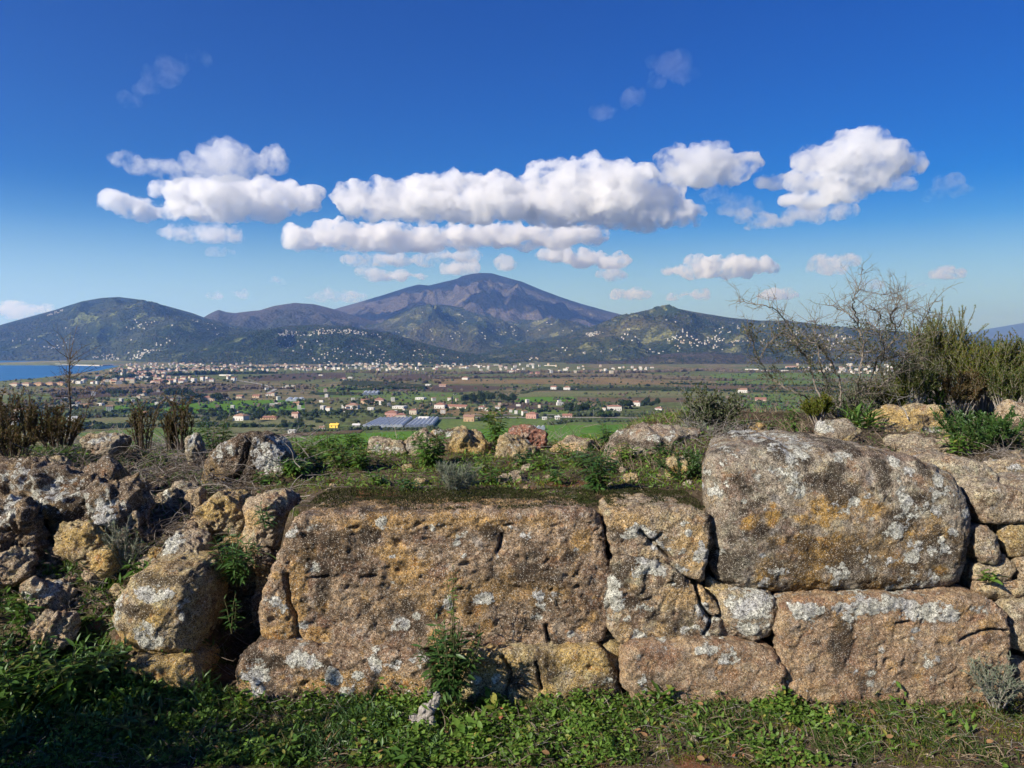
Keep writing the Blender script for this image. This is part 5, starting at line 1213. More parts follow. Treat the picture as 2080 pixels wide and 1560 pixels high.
for k, (o_, Y_, th, m_) in enumerate([
    ([(1226, 1320), (1244, 1306), (1262, 1316), (1266, 1350), (1258, 1376), (1240, 1372), (1228, 1350)], 3.18, .22, 'yellow'),
    ([(1444, 1180), (1462, 1192), (1500, 1206), (1480, 1214), (1472, 1236), (1456, 1230), (1440, 1204)], 3.22, .3, 'yellow'),
    ([(1452, 1252), (1474, 1256), (1484, 1290), (1500, 1308), (1470, 1312), (1440, 1308)], 3.2, .25, 'tan'),
    ([(1986, 1000), (2010, 985), (2060, 990), (2110, 1010), (2112, 1060), (2060, 1068), (2005, 1066), (1990, 1040)], 3.26, .5, 'pale'),
    ([(1990, 1078), (2014, 1070), (2040, 1084), (2046, 1120), (2030, 1150), (2000, 1146), (1984, 1116)], 3.22, .3, 'pale'),
    ([(2044, 1076), (2080, 1068), (2114, 1076), (2112, 1130), (2062, 1136), (2050, 1110)], 3.27, .3, 'yellow'),
    ([(1986, 1152), (2024, 1148), (2056, 1140), (2076, 1156), (2060, 1184), (2018, 1190), (1984, 1180)], 3.24, .3, 'pale'),
    ([(2080, 1142), (2114, 1138), (2114, 1182), (2082, 1184)], 3.24, .3, 'tan'),
    ([(1992, 1186), (2040, 1182), (2110, 1186), (2112, 1214), (2050, 1224), (1990, 1208)], 3.22, .3, 'tan'),
    ([(2058, 1230), (2112, 1222), (2150, 1240), (2150, 1330), (2110, 1345), (2064, 1320), (2054, 1270)], 3.14, .4, 'pale'),
    ([(2058, 1340), (2110, 1350), (2150, 1350), (2150, 1450), (2060, 1450), (2052, 1390)], 3.16, .4, 'red'),
    ([(1900, 950), (1940, 930), (1990, 940), (2030, 965), (2036, 990), (2000, 996), (1960, 990)], 3.55, .5, 'pale'),
    ([(2116, 990), (2200, 985), (2330, 1000), (2340, 1200), (2200, 1215), (2118, 1200)], 3.25, .5, 'grey'),
    ([(2156, 1225), (2330, 1215), (2345, 1440), (2160, 1450)], 3.15, .5, 'red'),
    ]):
    block('stone', wall, o_, Y_, th, .045, m_, jit=.8, res=.007)
def fillers(n, box, Y0, Y1, s0, s1, mats, seed, parent=None):
    r_ = np.random.RandomState(seed)
    for k in range(n):
        px, py = r_.uniform(box[0], box[1]), r_.uniform(box[2], box[3]); Y = r_.uniform(Y0, Y1); s = r_.uniform(s0, s1) / F * Y
        V, Fq, N = boulder_geo((s * r_.uniform(.9, 1.6), s, s * r_.uniform(.6, 1)), 3, 1.2, 5, seed * 100 + k, 10, (r_.rand() * 3, 0, r_.rand() * 3))
        o = link('small_stone', mesh('small_stone', V, [Fq], MS[mats[k % len(mats)]]), parent, at(px, py, Y) - np.array(parent.location))
fillers(7, (1226, 1262, 1290, 1380), 3.26, 3.32, 18, 34, ['yellow', 'dark'], 1, wall)
fillers(8, (1420, 1480, 1180, 1310), 3.28, 3.34, 18, 34, ['tan', 'dark'], 2, wall)
fillers(10, (1985, 2080, 1060, 1220), 3.34, 3.42, 24, 44, ['yellow', 'pale', 'tan'], 3, wall)
fillers(6, (560, 1230, 1318, 1330), 3.30, 3.36, 14, 26, ['dark', 'tan'], 4, wall)

# ---- collapsed left end: boulders and stones
block('boulder', None, [(213, 1262), (222, 1226), (248, 1186), (288, 1160), (340, 1152), (384, 1158), (402, 1178), (408, 1230), (404, 1290), (386, 1336), (345, 1346), (290, 1340), (240, 1328), (220, 1300)], 3.22, .42, .11, 'yellow', 'large rounded boulder with white and yellow lichen left of the dark hollow', 'boulder', pit=1.1, bulge=.05,
      spots=[('w', 320, 1200, 50, 16, 1), ('w', 310, 1285, 30, 36, .9), ('w', 240, 1245, 20, 30, .7), ('w', 365, 1230, 24, 30, .6), ('d', 290, 1235, 30, 14, 1), ('d', 330, 1178, 60, 10, .8), ('o', 260, 1305, 36, 18, .9), ('o', 320, 1245, 24, 14, .9), ('o', 330, 1325, 40, 14, .6)])
block('rock', None, [(240, 1362), (262, 1348), (310, 1346), (360, 1352), (396, 1362), (400, 1400), (384, 1425), (300, 1436), (256, 1416), (240, 1392)], 3.12, .35, .05, 'yellow', 'orange stone lying under the large rounded boulder', 'rock', spots=[('o', 330, 1375, 60, 26, 1), ('d', 330, 1410, 70, 10, .5)])
block('rock', None, [(400, 985), (410, 940), (440, 902), (478, 884), (520, 886), (560, 905), (585, 945), (590, 985), (560, 992), (500, 982), (470, 975), (455, 1000), (420, 1006)], 4.25, .3, .07, 'dark', 'leaning grey triangular stone on top of the left slope', 'rock', amp=1.3, spots=[('w', 545, 930, 36, 40, .6), ('w', 460, 920, 26, 30, .4), ('o', 430, 975, 30, 24, .6), ('d', 505, 930, 24, 50, .5)], cracks=[(.012, (505, 890), (498, 930), (480, 980))])
BL = [
 (460, 1032, 84, 62, 'yellow', 'yellow topped stone left of the widest wall block', 3.75, 1.2, [('o', 455, 1030, 36, 16, .9)]),
 (545, 1040, 110, 76, 'tan', 'sloping stone touching the left end of the widest wall block', 3.6, 1.0, [('o', 510, 1055, 20, 20, .8)]),
 (372, 1122, 92, 74, 'pale', 'grey leaning stone behind the large rounded boulder', 3.5, .8, [('w', 350, 1110, 20, 30, .8)]),
 (500, 1105, 130, 90, 'dark', 'brown stone in the rubble behind the hanging plant', 3.72, .8, [('o', 470, 1100, 30, 20, .9)]),
 (545, 1170, 60, 110, 'dark', 'dark stone wedged against the left end of the wall', 3.55, .8, [('o', 520, 1165, 24, 30, 1)]),
 (465, 1165, 90, 70, 'yellow', 'yellow stone in the back of the dark hollow', 3.78, .8, [('o', 470, 1165, 40, 30, .8)]),
 (345, 1012, 58, 46, 'pale', 'small pale stone in the twigs at the left', 3.95, .9, [('w', 345, 1005, 20, 14, .7)]),
 (398, 1010, 34, 40, 'tan', 'small brown stone left of the yellow topped one', 3.9, .9, []),
 (100, 1212, 90, 60, 'tan', 'pale stone half buried in the weeds at the left', 3.35, .9, [('w', 90, 1205, 30, 18, .6)]),
 (215, 1125, 90, 50, 'yellow', 'flat yellow stone in the rubble slope', 3.5, .9, [('o', 215, 1130, 40, 20, 1)]),
 (277, 1058, 26, 34, 'pale', 'upright small grey stone in the rubble slope', 3.65, .7, []),
 (320, 1128, 30, 34, 'yellow', 'little yellow stone beside the grey leaning one', 3.5, .8, [('o', 320, 1128, 14, 14, 1)]),
 (415, 1165, 34, 44, 'tan', 'small tan stone at the edge of the dark hollow', 3.55, .8, []),
 (25, 1075, 100, 110, 'dark', 'dark pitted rock at the left edge', 3.55, .7, [('w', 15, 1040, 30, 30, .6)]),
 (120, 1010, 240, 110, 'dark', 'broad lichen spotted rock mass at the left', 3.8, .55, [('w', 110, 1000, 60, 30, .6), ('w', 40, 975, 40, 24, .5), ('o', 150, 1030, 30, 20, .7), ('o', 225, 985, 22, 14, .9), ('d', 190, 1020, 40, 30, .6)]),
 (235, 1040, 120, 130, 'dark', 'overhanging lichen covered rock right of the broad mass', 3.68, .5, [('w', 215, 1040, 40, 40, .7), ('o', 190, 1075, 50, 16, .9)]),
 (165, 1082, 90, 50, 'yellow', 'yellowish ledge under the overhanging rock', 3.55, .7, [('o', 180, 1090, 40, 14, .9)]),
 (45, 965, 130, 40, 'dark', 'flat dark rock at the left edge below the shrubs', 4.1, .8, []),
 (105, 1275, 70, 40, 'tan', 'brown stone in the weeds below the pale one', 3.2, .8, []),
 (25, 1140, 80, 40, 'tan', 'low rubble stone at the left edge', 3.4, .8, []),
 (375, 1200, 20, 50, 'dark', 'thin dark stone behind the large rounded boulder', 3.6, .8, []),
 (785, 920, 84, 54, 'pale', 'flat grey stone on the crest left of the big pitted rock', 5.0, .8, [('w', 780, 915, 36, 12, .6)]),
 (860, 905, 70, 60, 'pale', 'left part of the pitted crest rocks behind the round leafy plant', 5.0, .9, []),
 (935, 905, 130, 70, 'yellow', 'big pitted yellow rock on the crest', 5.05, .8, [('o', 950, 915, 50, 24, .8), ('d', 900, 895, 16, 30, .9), ('w', 900, 880, 60, 8, .6)]),
 (1055, 912, 82, 42, 'yellow', 'rounded yellow white rock on the crest in the middle', 4.9, .9, [('w', 1055, 905, 30, 10, .5)]),
 (1022, 918, 30, 30, 'yellow', 'small yellow rock left of the rounded one on the crest', 4.9, .9, []),
 (1165, 908, 90, 32, 'tan', 'low tan rock right of the dead branches on the crest', 5.1, .9, [('o', 1150, 910, 40, 10, .5)]),
 (1335, 898, 190, 46, 'grey', 'long flat grey rock on the crest left of the largest block', 4.75, .6, [('w', 1330, 885, 90, 10, .6), ('d', 1300, 900, 60, 8, .6)]),
 (1385, 950, 60, 40, 'yellow', 'small yellow stone left of the largest block', 4.1, .8, [('o', 1380, 960, 20, 12, .9)]),
 (1035, 972, 56, 22, 'pale', 'flat pale stone among the plants on the wall top', 4.1, .8, []),
 (1282, 968, 24, 14, 'yellow', 'small yellow stone on the wall top right of the upright plant', 4.1, .9, []),
 (1862, 860, 156, 60, 'yellow', 'large yellow lichen rock behind the largest block', 5.3, .7, [('o', 1850, 850, 60, 16, .7), ('w', 1870, 872, 50, 12, .7), ('d', 1900, 850, 30, 8, .6)]),
 (1690, 872, 70, 34, 'grey', 'small grey white rock behind the largest block', 4.75, .8, [('w', 1675, 868, 20, 12, 1)]),
 (1725, 880, 50, 22, 'yellow', 'small yellow rock beside the grey white one', 4.7, .8, []),
 (2065, 838, 80, 44, 'tan', 'rounded brown rock at the right edge among the heath', 5.8, .8, []),
 (1860, 905, 130, 22, 'pale', 'flat pale stone right behind the largest block', 4.4, .7, []),
 (2040, 925, 60, 20, 'pale', 'flat white stone under the dark green bush at the right', 4.4, .7, [('w', 2040, 922, 26, 8, .8)]),
 (2050, 955, 90, 36, 'pale', 'pale rock at the right edge above the rubble stones', 3.9, .8, [('w', 2060, 950, 30, 10, .6)]),
 (1540, 868, 44, 16, 'yellow', 'small orange stone under the thorny shrub', 5.2, .8, [('o', 1540, 868, 18, 8, 1)]),
 (215, 897, 74, 26, 'pale', 'pale flat stone in the twigs below the heath tufts', 5.0, .8, [('w', 215, 895, 30, 8, .7)]),
 (395, 905, 36, 44, 'pale', 'upright pale stone left of the leafy plant on the crest', 4.8, .7, [('w', 395, 900, 14, 16, .7)]),
 (120, 935, 40, 16, 'pale', 'small pale stone among low greens at the left', 4.6, .8, []),
 (2020, 1500, 170, 50, 'tan', 'flat tan stone in the grass at the bottom right corner', 2.9, .6, [('w', 2000, 1490, 50, 10, .5)]),
 (1690, 1448, 30, 22, 'yellow', 'small orange yellow stone below the reddish block', 2.98, .8, [('o', 1690, 1448, 14, 10, 1)]),
 (1692, 1476, 22, 14, 'yellow', 'smaller yellow stone in the grass below the reddish block', 2.9, .8, []),
 (560, 1465, 24, 20, 'yellow', 'yellow stone in the dark grass under the low left block', 2.95, .8, []),
 (600, 1400, 10, 10, 'yellow', 'tiny yellow stone against the low left block', 3.05, .8, []),
]
for (px, py, w, h, m_, lb, Y_, dp, sp_) in BL:
    boulder(px, py, w, h, m_, lb, Y_, dp, p=4.5 if w > 60 else 3.5, rough=(1.7 if (m_ in ('dark', 'tan') and px < 330) else .9), pit=(2.2 if px < 330 else 1.2), n=52 if w > 90 else (34 if w > 45 else 18), spots=sp_, rot=(0, 0, (px * 7 % 10 - 5) * .05), sink=.5, cuts=9)
cl = boulder(1072, 884, 72, 34, 'clay', 'lump of red clay on the crest under the dead branches', 5.2, .6, p=3, n=34, sink=.3)
# small loose stones
r_ = np.random.RandomState(5)
SSM = []
for k in range(10):
    V, Fq, N = boulder_geo((1, r_.uniform(.7, 1), r_.uniform(.5, .8)), 2.6, 1.3, 6, 200 + k, 10)
    SSM.append([mesh('loose_stone', V, [Fq], MS[m_]) for m_ in ('yellow', 'pale', 'tan', 'dark')])
LS = [((0, 500, 960, 1240), 150, 12, 60, 'loose stone in the rubble slope at the left', 'loose stones of the rubble slope'),
      ((620, 1430, 940, 1000), 30, 8, 26, 'loose stone lying on top of the wall', 'loose stones on the wall top'),
      ((1880, 2080, 890, 960), 20, 10, 26, 'loose stone behind the right end of the wall', 'loose stones at the right'),
      ((1300, 2080, 1430, 1550), 36, 6, 18, 'pebble in the grass in front of the wall', 'pebbles in front of the wall'),
      ((0, 200, 1150, 1330), 16, 12, 30, 'loose stone among the weeds at the left', 'loose stones in the weeds')]
for box, n, s0, s1, lb, gr in LS:
    for k in range(n):
        p = on_ground(r_.uniform(box[0], box[1]), r_.uniform(box[2], box[3]))
        if p[1] > 7: continue
        s = (s0 + (s1 - s0) * r_.rand() ** 2.5) / F * p[1]
        o = link('loose_stone', SSM[r_.randint(10)][r_.randint(4)], None, p + np.array([0, 0, s * .12]))
        o.scale = (s, s, s); o.rotation_euler = (r_.uniform(-.4, .4), r_.uniform(-.4, .4), r_.uniform(0, 6.28)); tag(o, lb, 'stone', gr)
# gravel and crumbs: one mass
def ground_pts(n, box, seed, ymax=7.5):
    """random points of the ground seen inside a picture box, spread evenly over the ground"""
    r = np.random.RandomState(seed)
    c4 = [on_ground(box[0], box[2]), on_ground(box[1], box[2]), on_ground(box[0], box[3]), on_ground(box[1], box[3])]
    y0, y1 = min(q[1] for q in c4), min(max(q[1] for q in c4), ymax)
    k0, k1 = (box[0] - CX) / F, (box[1] - CX) / F
    y = np.sqrt(r.uniform(y0 ** 2, y1 ** 2, n)); x = y * r.uniform(k0, k1, n)
    return np.stack([x, y, CAMZ + gz(x, y)], -1)
def gravel(label, n, box, seed, s0, s1):
    p = ground_pts(n, box, seed); r = np.random.RandomState(seed); s = s0 + (s1 - s0) * r.rand(n) ** 3
    mb = MB(); T = ICO1[0] * (1 + .2 * r.randn(len(ICO1[0]), 1))
    scatter(mb, T, ICO1[1], p, rotz(r.rand(n) * 6.28, np.stack([s, s * .8, s * .6], -1)), 0, r.rand(n))
    tag(mb.obj('gravel', MS['tan']), label, kind='stuff')
gravel('gravel and crumbs on the rubble slope', 3200, (-60, 560, 930, 1330), 21, .002, .011)
gravel('gravel and crumbs on top of the wall', 3000, (560, 1460, 900, 1010), 22, .002, .01)
gravel('gravel and crumbs in front of the wall', 3200, (900, 2140, 1425, 1560), 23, .0015, .007)
gravel('gravel behind the right end of the wall', 900, (1860, 2140, 880, 960), 24, .003, .012)
# ================================================================== PLANTS
pr = np.random.RandomState(99); rnd.seed(99)
ML = {
 'green': leaf_mat('leaf_green', (0.045, 0.105, 0.018), (0.09, 0.165, 0.03), (0.16, 0.17, 0.04), 0.45, 0.3, 0.35),
 'dark': leaf_mat('leaf_dark', (0.026, 0.066, 0.016), (0.055, 0.11, 0.024), None, 0.45, 0.25, 0.35),
 'bright': leaf_mat('leaf_bright', (0.075, 0.15, 0.022), (0.13, 0.215, 0.035), (0.24, 0.23, 0.05), 0.5, 0.35, 0.3),
 'silver': leaf_mat('leaf_silver', (0.10, 0.125, 0.085), (0.16, 0.18, 0.125), (0.2, 0.18, 0.13), 0.7, 0.1, 0.2),
 'heath': leaf_mat('heath_needles', (0.075, 0.10, 0.014), (0.13, 0.155, 0.022), (0.15, 0.10, 0.03), 0.7, 0.25, 0.1, 0.1),
 'heathgreen': leaf_mat('heath_needles_green', (0.045, 0.07, 0.016), (0.085, 0.115, 0.024), (0.12, 0.08, 0.03), 0.7, 0.25, 0.1, 0.1),
 'heathdark': leaf_mat('heath_needles_dark', (0.06, 0.06, 0.02), (0.11, 0.08, 0.032), (0.12, 0.065, 0.03), 0.7, 0.2, 0.1, 0.2),
 'shrub': leaf_mat('shrub_leaves', (0.04, 0.055, 0.022), (0.075, 0.09, 0.04), (0.13, 0.13, 0.04), 0.55, 0.2, 0.25),
 'grass': leaf_mat('grass_blades', (0.045, 0.09, 0.02), (0.08, 0.13, 0.03), (0.25, 0.2, 0.11), 0.6, 0.3, 0.2, 0.12),
 'moss': leaf_mat('moss_tufts', (0.07, 0.10, 0.012), (0.13, 0.15, 0.02), (0.12, 0.09, 0.03), 0.9, 0.2, 0.0, 0.1),
 'mossdark': leaf_mat('moss_dark', (0.018, 0.024, 0.009), (0.035, 0.04, 0.014), (0.06, 0.05, 0.03), 0.9, 0.1, 0.0, 0.1),
 'straw': leaf_mat('straw', (0.16, 0.12, 0.085), (0.30, 0.24, 0.17), (0.07, 0.05, 0.04), 0.8, 0.1, 0.15, 0.25),
 'redleaf': leaf_mat('dead_leaf', (0.16, 0.09, 0.04), (0.26, 0.15, 0.07), (0.3, 0.1, 0.05), 0.7, 0.15, 0.2),
}
def bark(name, c1, c2):
    t = MT(name); p = t.pos(); n1 = t.noise(p, 60, 5, 0.7); n2 = t.noise(t.pos((120, 120, 14)), 1.0, 4, 0.7)
    c = t.mix(t.mr(n1, .35, .65), c1, c2); c = t.mix(1.0, c, t_comb(t, t.mr(n2, .3, .7, .6, 1.3)), 'MULTIPLY')
    return t.done(t.bsdf(c, .9, .1, t.bump(n2, .8, .004)))
M_TWIG = bark('twig_grey', (0.17, 0.145, 0.12), (0.30, 0.27, 0.24)); M_TWIGD = bark('twig_brown', (0.075, 0.055, 0.045), (0.15, 0.12, 0.095))
M_THORN = bark('thorn_bark', (0.12, 0.10, 0.08), (0.23, 0.2, 0.165)); M_DEAD = bark('dead_wood', (0.15, 0.135, 0.12), (0.33, 0.30, 0.27)); M_STEM = bark('green_stem', (0.07, 0.08, 0.03), (0.12, 0.1, 0.05))
def leaf_tmpl(kind):
    """unit leaf along +Y, curving down"""
    if kind == 'lance': w = [(0, .04), (.18, .42), (.45, 1.0), (.75, .62), (1, .02)]; curl = .22
    elif kind == 'oval': w = [(0, .1), (.3, .85), (.6, 1.0), (.88, .6), (1, .08)]; curl = .12
    elif kind == 'blade': w = [(0, .8), (.35, 1.0), (.7, .7), (1, .04)]; curl = .35
    else: w = [(0, .7), (.5, 1.0), (1, .1)]; curl = .05
    V = []; n = len(w)
    for y, h in w:
        z = -curl * y * y
        V += [[-h * .5, y, z + .18 * h * (.25 if kind != 'needle' else 0)], [0, y, z], [h * .5, y, z + .18 * h * (.25 if kind != 'needle' else 0)]]
    Fq = []
    for k in range(n - 1):
        b_ = 3 * k; Fq += [[b_, b_ + 1, b_ + 4, b_ + 3], [b_ + 1, b_ + 2, b_ + 5, b_ + 4]]
    return np.array(V, float), np.array(Fq)
LT = {k: leaf_tmpl(k) for k in ('lance', 'oval', 'blade')}
NEED = (np.array([[-.5, 0, 0], [.5, 0, 0], [.35, .7, 0.0], [0, 1, -.04], [-.35, .7, 0]], float), np.array([[0, 1, 2, 4]]), )
NEEDLE = (np.array([[-.5, 0, 0], [.5, 0, 0], [.3, 1, -.05], [-.3, 1, -.05]], float), np.array([[0, 1, 2, 3]]))
LM = {}
def leaf_obj_mesh(kind, mat, v):
    if (kind, mat, v) not in LM:
        V, Fq = LT[kind]; V = V.copy(); V[:, 2] += -(v - 1) * .16 * V[:, 1] ** 2
        LM[kind, mat, v] = mesh('leaf', V, [Fq], ML[mat], attrs={'rnd': (np.zeros(len(V)), 'FLOAT')})
    return LM[kind, mat, v]
def curve(p0, d0, length, n=7, bend=.25, grav=0.0, r=None):
    r = r or pr; p = np.array(p0, float); d = np.array(d0, float); d /= np.linalg.norm(d); out = [p.copy()]
    for k in range(n - 1):
        d = d + bend * r.randn(3) / n * 2 + np.array([0, 0, -grav / n]); d /= np.linalg.norm(d)
        p = p + d * length / (n - 1); out.append(p.copy())
    return np.array(out)
def leafy(label, px, py, hpx, wpx, mat='green', kind='lance', nst=5, nl=22, ll=.055, lw=.24, sep=True, Y=None, droop=0.0, name='leafy_plant', z=None, group=None, stem=.0022, base_r=.12, up=.5):
    p0 = on_ground(px, py) if Y is None else at(px, py, Y)
    k = p0[1] / F; h, w = hpx * k, wpx * k
    t = empty(name, p0, label, 'plant', group); sm = MB(); lp, ld, ls = [], [], []; ll *= 1.15; nl = int(nl * 1.25)
    for s in range(nst):
        an = s / nst * 6.28 + pr.rand(); sp_ = (w * .55) * (pr.uniform(.35, 1.0) if s else .1)
        dr = np.array([math.cos(an) * sp_, math.sin(an) * sp_, h * pr.uniform(.72, 1.0)])
        c_ = curve(np.array([math.cos(an), math.sin(an), 0]) * w * base_r * pr.rand(), dr, np.linalg.norm(dr), 8, .22, droop)
        tube(sm, c_, np.linspace(stem * 1.4, stem * .6, 8), 5)
        for q in range(nl):
            f = .12 + .88 * (q + pr.rand() * .5) / nl; x = f * 7; i = min(int(x), 6); pp = c_[i] + (c_[i + 1] - c_[i]) * (x - i)
            a2 = q * 2.4 + pr.rand() * .6; e = up * (.2 + f * 1.0) - .25 + pr.randn() * .15
            if f > .93: e = 1.1
            d_ = np.array([math.cos(a2) * math.cos(e), math.sin(a2) * math.cos(e), math.sin(e) - droop * .5])
            lp.append(pp); ld.append(d_); ls.append(ll * (1.15 - .55 * abs(f - .45)) * pr.uniform(.75, 1.15) * (.6 if f > .93 else 1))
    sm.obj('stem', M_STEM, t)
    lp, ld, ls = np.array(lp), np.array(ld), np.array(ls)
    M = frames(ld, pr.randn(len(ls)) * .35, np.stack([ls * lw, ls, ls], -1))
    if sep:
        keep = pr.permutation(len(ls))[:300]; rest = np.setdiff1d(np.arange(len(ls)), keep)
        if len(rest):
            lm = MB(); scatter(lm, *LT[kind], lp[rest], M[rest], 0, pr.rand(len(rest))); o = lm.obj('leaves', ML[mat], t); o['kind'] = 'stuff'
        lp, M, ls = lp[keep], M[keep], ls[keep]
        for a_ in range(len(ls)):
            o = bpy.data.objects.new('leaf', leaf_obj_mesh(kind, mat, a_ % 3)); COL.objects.link(o); o.parent = t
            m4 = Matrix([list(M[a_][0]) + [lp[a_][0]], list(M[a_][1]) + [lp[a_][1]], list(M[a_][2]) + [lp[a_][2]], [0, 0, 0, 1]])
            o.matrix_local = m4
    else:
        lm = MB(); scatter(lm, *LT[kind], lp, M, 0, pr.rand(len(ls))); o = lm.obj('leaves', ML[mat], t); o['kind'] = 'stuff'
    return t
# the plants one can pick apart
leafy('dense leafy shrub growing at the wall foot in front of the joint', 912, 1425, 165, 84, 'dark', 'lance', 28, 20, .042, .27, Y=2.98)
leafy('thin bare stemmed weed standing above the dense leafy shrub', 922, 1330, 215, 34, 'green', 'lance', 4, 12, .022, .3, Y=3.02, stem=.0016)
leafy('upright leafy plant on the wall top left of the largest block', 1212, 1004, 100, 78, 'dark', 'lance', 8, 30, .055, .22)
leafy('short leafy sprig behind the upright plant on the wall top', 1230, 905, 46, 34, 'dark', 'lance', 4, 16, .05, .25)
leafy('round bushy plant on the wall top covering the crest rocks', 876, 950, 78, 92, 'green', 'lance', 10, 26, .055, .26)
leafy('tall upright plant on the crest against the green field', 1010, 905, 78, 52, 'green', 'lance', 6, 26, .06, .24)
leafy('leafy plant on the crest left of the leaning triangular stone', 442, 925, 84, 84, 'dark', 'lance', 8, 26, .06, .2)
leafy('tangled lanceolate plant hanging over the rubble left of the wall', 482, 1190, 110, 92, 'dark', 'lance', 8, 28, .055, .17, Y=3.45)
leafy('small sprig growing on the sloping stone', 541, 1072, 50, 56, 'dark', 'lance', 3, 14, .045, .2, Y=3.45)
leafy('small weed hanging in the dark hollow', 472, 1285, 80, 44, 'dark', 'lance', 3, 10, .04, .24, Y=3.3)
leafy('low green plant beside the large rounded boulder', 285, 1178, 50, 60, 'green', 'lance', 5, 14, .05, .28)
leafy('tall weed at the left edge above the dark grass', 60, 1290, 110, 70, 'green', 'lance', 5, 18, .06, .26)
leafy('big weed with long leaves in the bottom left corner', 40, 1450, 150, 150, 'green', 'lance', 8, 20, .07, .26)
leafy('big weed with long leaves left of the orange stone', 150, 1440, 150, 150, 'green', 'lance', 8, 20, .07, .25)
leafy('dark weed under the large rounded boulder at its left', 215, 1400, 90, 90, 'dark', 'lance', 6, 16, .06, .25)
leafy('weed between the two big long leaved weeds', 95, 1380, 110, 100, 'dark', 'lance', 6, 18, .06, .25)
leafy('broad leaved rosette at the foot of the low pinkish block', 1335, 1425, 42, 90, 'bright', 'oval', 5, 6, .075, .36, up=.9, stem=.0015)
leafy('broad leaved rosette at the foot of the low yellow block', 1010, 1448, 30, 80, 'bright', 'oval', 5, 7, .05, .5, up=.7, stem=.0015)
leafy('broad leaved rosette in the grass below the low yellow block', 960, 1500, 34, 90, 'bright', 'oval', 6, 7, .045, .45, up=.7, stem=.0015)
leafy('leafy sprout in front at the bottom left of the middle', 820, 1545, 46, 90, 'green', 'lance', 5, 10, .05, .32)
leafy('leafy sprout at the bottom below the low left block', 580, 1540, 46, 80, 'green', 'lance', 5, 10, .05, .3)
leafy('green tall stalk behind the largest block', 1612, 880, 66, 30, 'green', 'lance', 3, 18, .05, .25)
leafy('spiky green plant behind the largest block by the grey white rock', 1760, 880, 50, 70, 'green', 'blade', 7, 9, .12, .1, up=1.3)
leafy('second spiky green plant among the heath behind the largest block', 1900, 840, 50, 60, 'green', 'blade', 7, 9, .12, .1, up=1.3)
leafy('green seedling in the joint right of the largest block', 2008, 1182, 22, 36, 'bright', 'oval', 4, 5, .035, .4, Y=3.2)
leafy('leafy weeds right of the dark green bush', 2060, 905, 40, 60, 'green', 'lance', 5, 12, .05, .3)
leafy('green leafy plant left of the dark green bush', 1945, 925, 46, 60, 'bright', 'lance', 5, 12, .05, .3)
for k, (px, py, h, w) in enumerate([(640, 955, 50, 70), (690, 950, 60, 80), (735, 955, 50, 60), (610, 935, 46, 60), (665, 920, 50, 60), (720, 915, 40, 60), (600, 965, 34, 60)]):
    leafy('plant of the leafy patch between triangular stone and crest rocks', px, py, h, w, 'green', 'lance', 7, 18, .05, .24, sep=False, group='leafy patch left on the wall top')
for k, (px, py, h, w) in enumerate([(770, 985, 30, 50), (830, 1000, 34, 60), (980, 960, 44, 56), (1000, 985, 34, 50), (1060, 950, 36, 44), (1100, 955, 40, 50), (1150, 935, 36, 50), (1180, 950, 40, 46), (1270, 935, 36, 60), (1310, 940, 34, 60), (1350, 930, 34, 50), (950, 985, 40, 50), (1130, 980, 30, 40), (1240, 960, 30, 50), (560, 960, 30, 60), (540, 985, 30, 60), (120, 930, 50, 60), (160, 945, 40, 50), (95, 960, 40, 50), (230, 935, 30, 50), (320, 950, 30, 50)]):
    leafy('low leafy weed scattered on top of the ruin', px, py, h, w, ('green', 'dark', 'bright')[k % 3], 'lance', 5, 12, .04, .28, sep=False, group='low weeds on top of the ruin')
for k in range(26):
    px, py = pr.uniform(0, 560), pr.uniform(960, 1290)
    leafy('small weed sprouting in the rubble slope', px, py, pr.uniform(24, 50), pr.uniform(30, 60), ('green', 'dark', 'silver')[k % 3], 'lance', 4, 11, .035, .2, sep=False, group='weeds of the rubble slope')
for k in range(30):
    px, py = pr.uniform(0, 300), pr.uniform(1330, 1520)
    leafy('weed of the rank growth in the shaded bottom left corner', px, py, pr.uniform(30, 60), 60, ('green', 'dark')[k % 2], 'lance', 4, 10, .05, .25, sep=False, group='weeds of the bottom left corner')
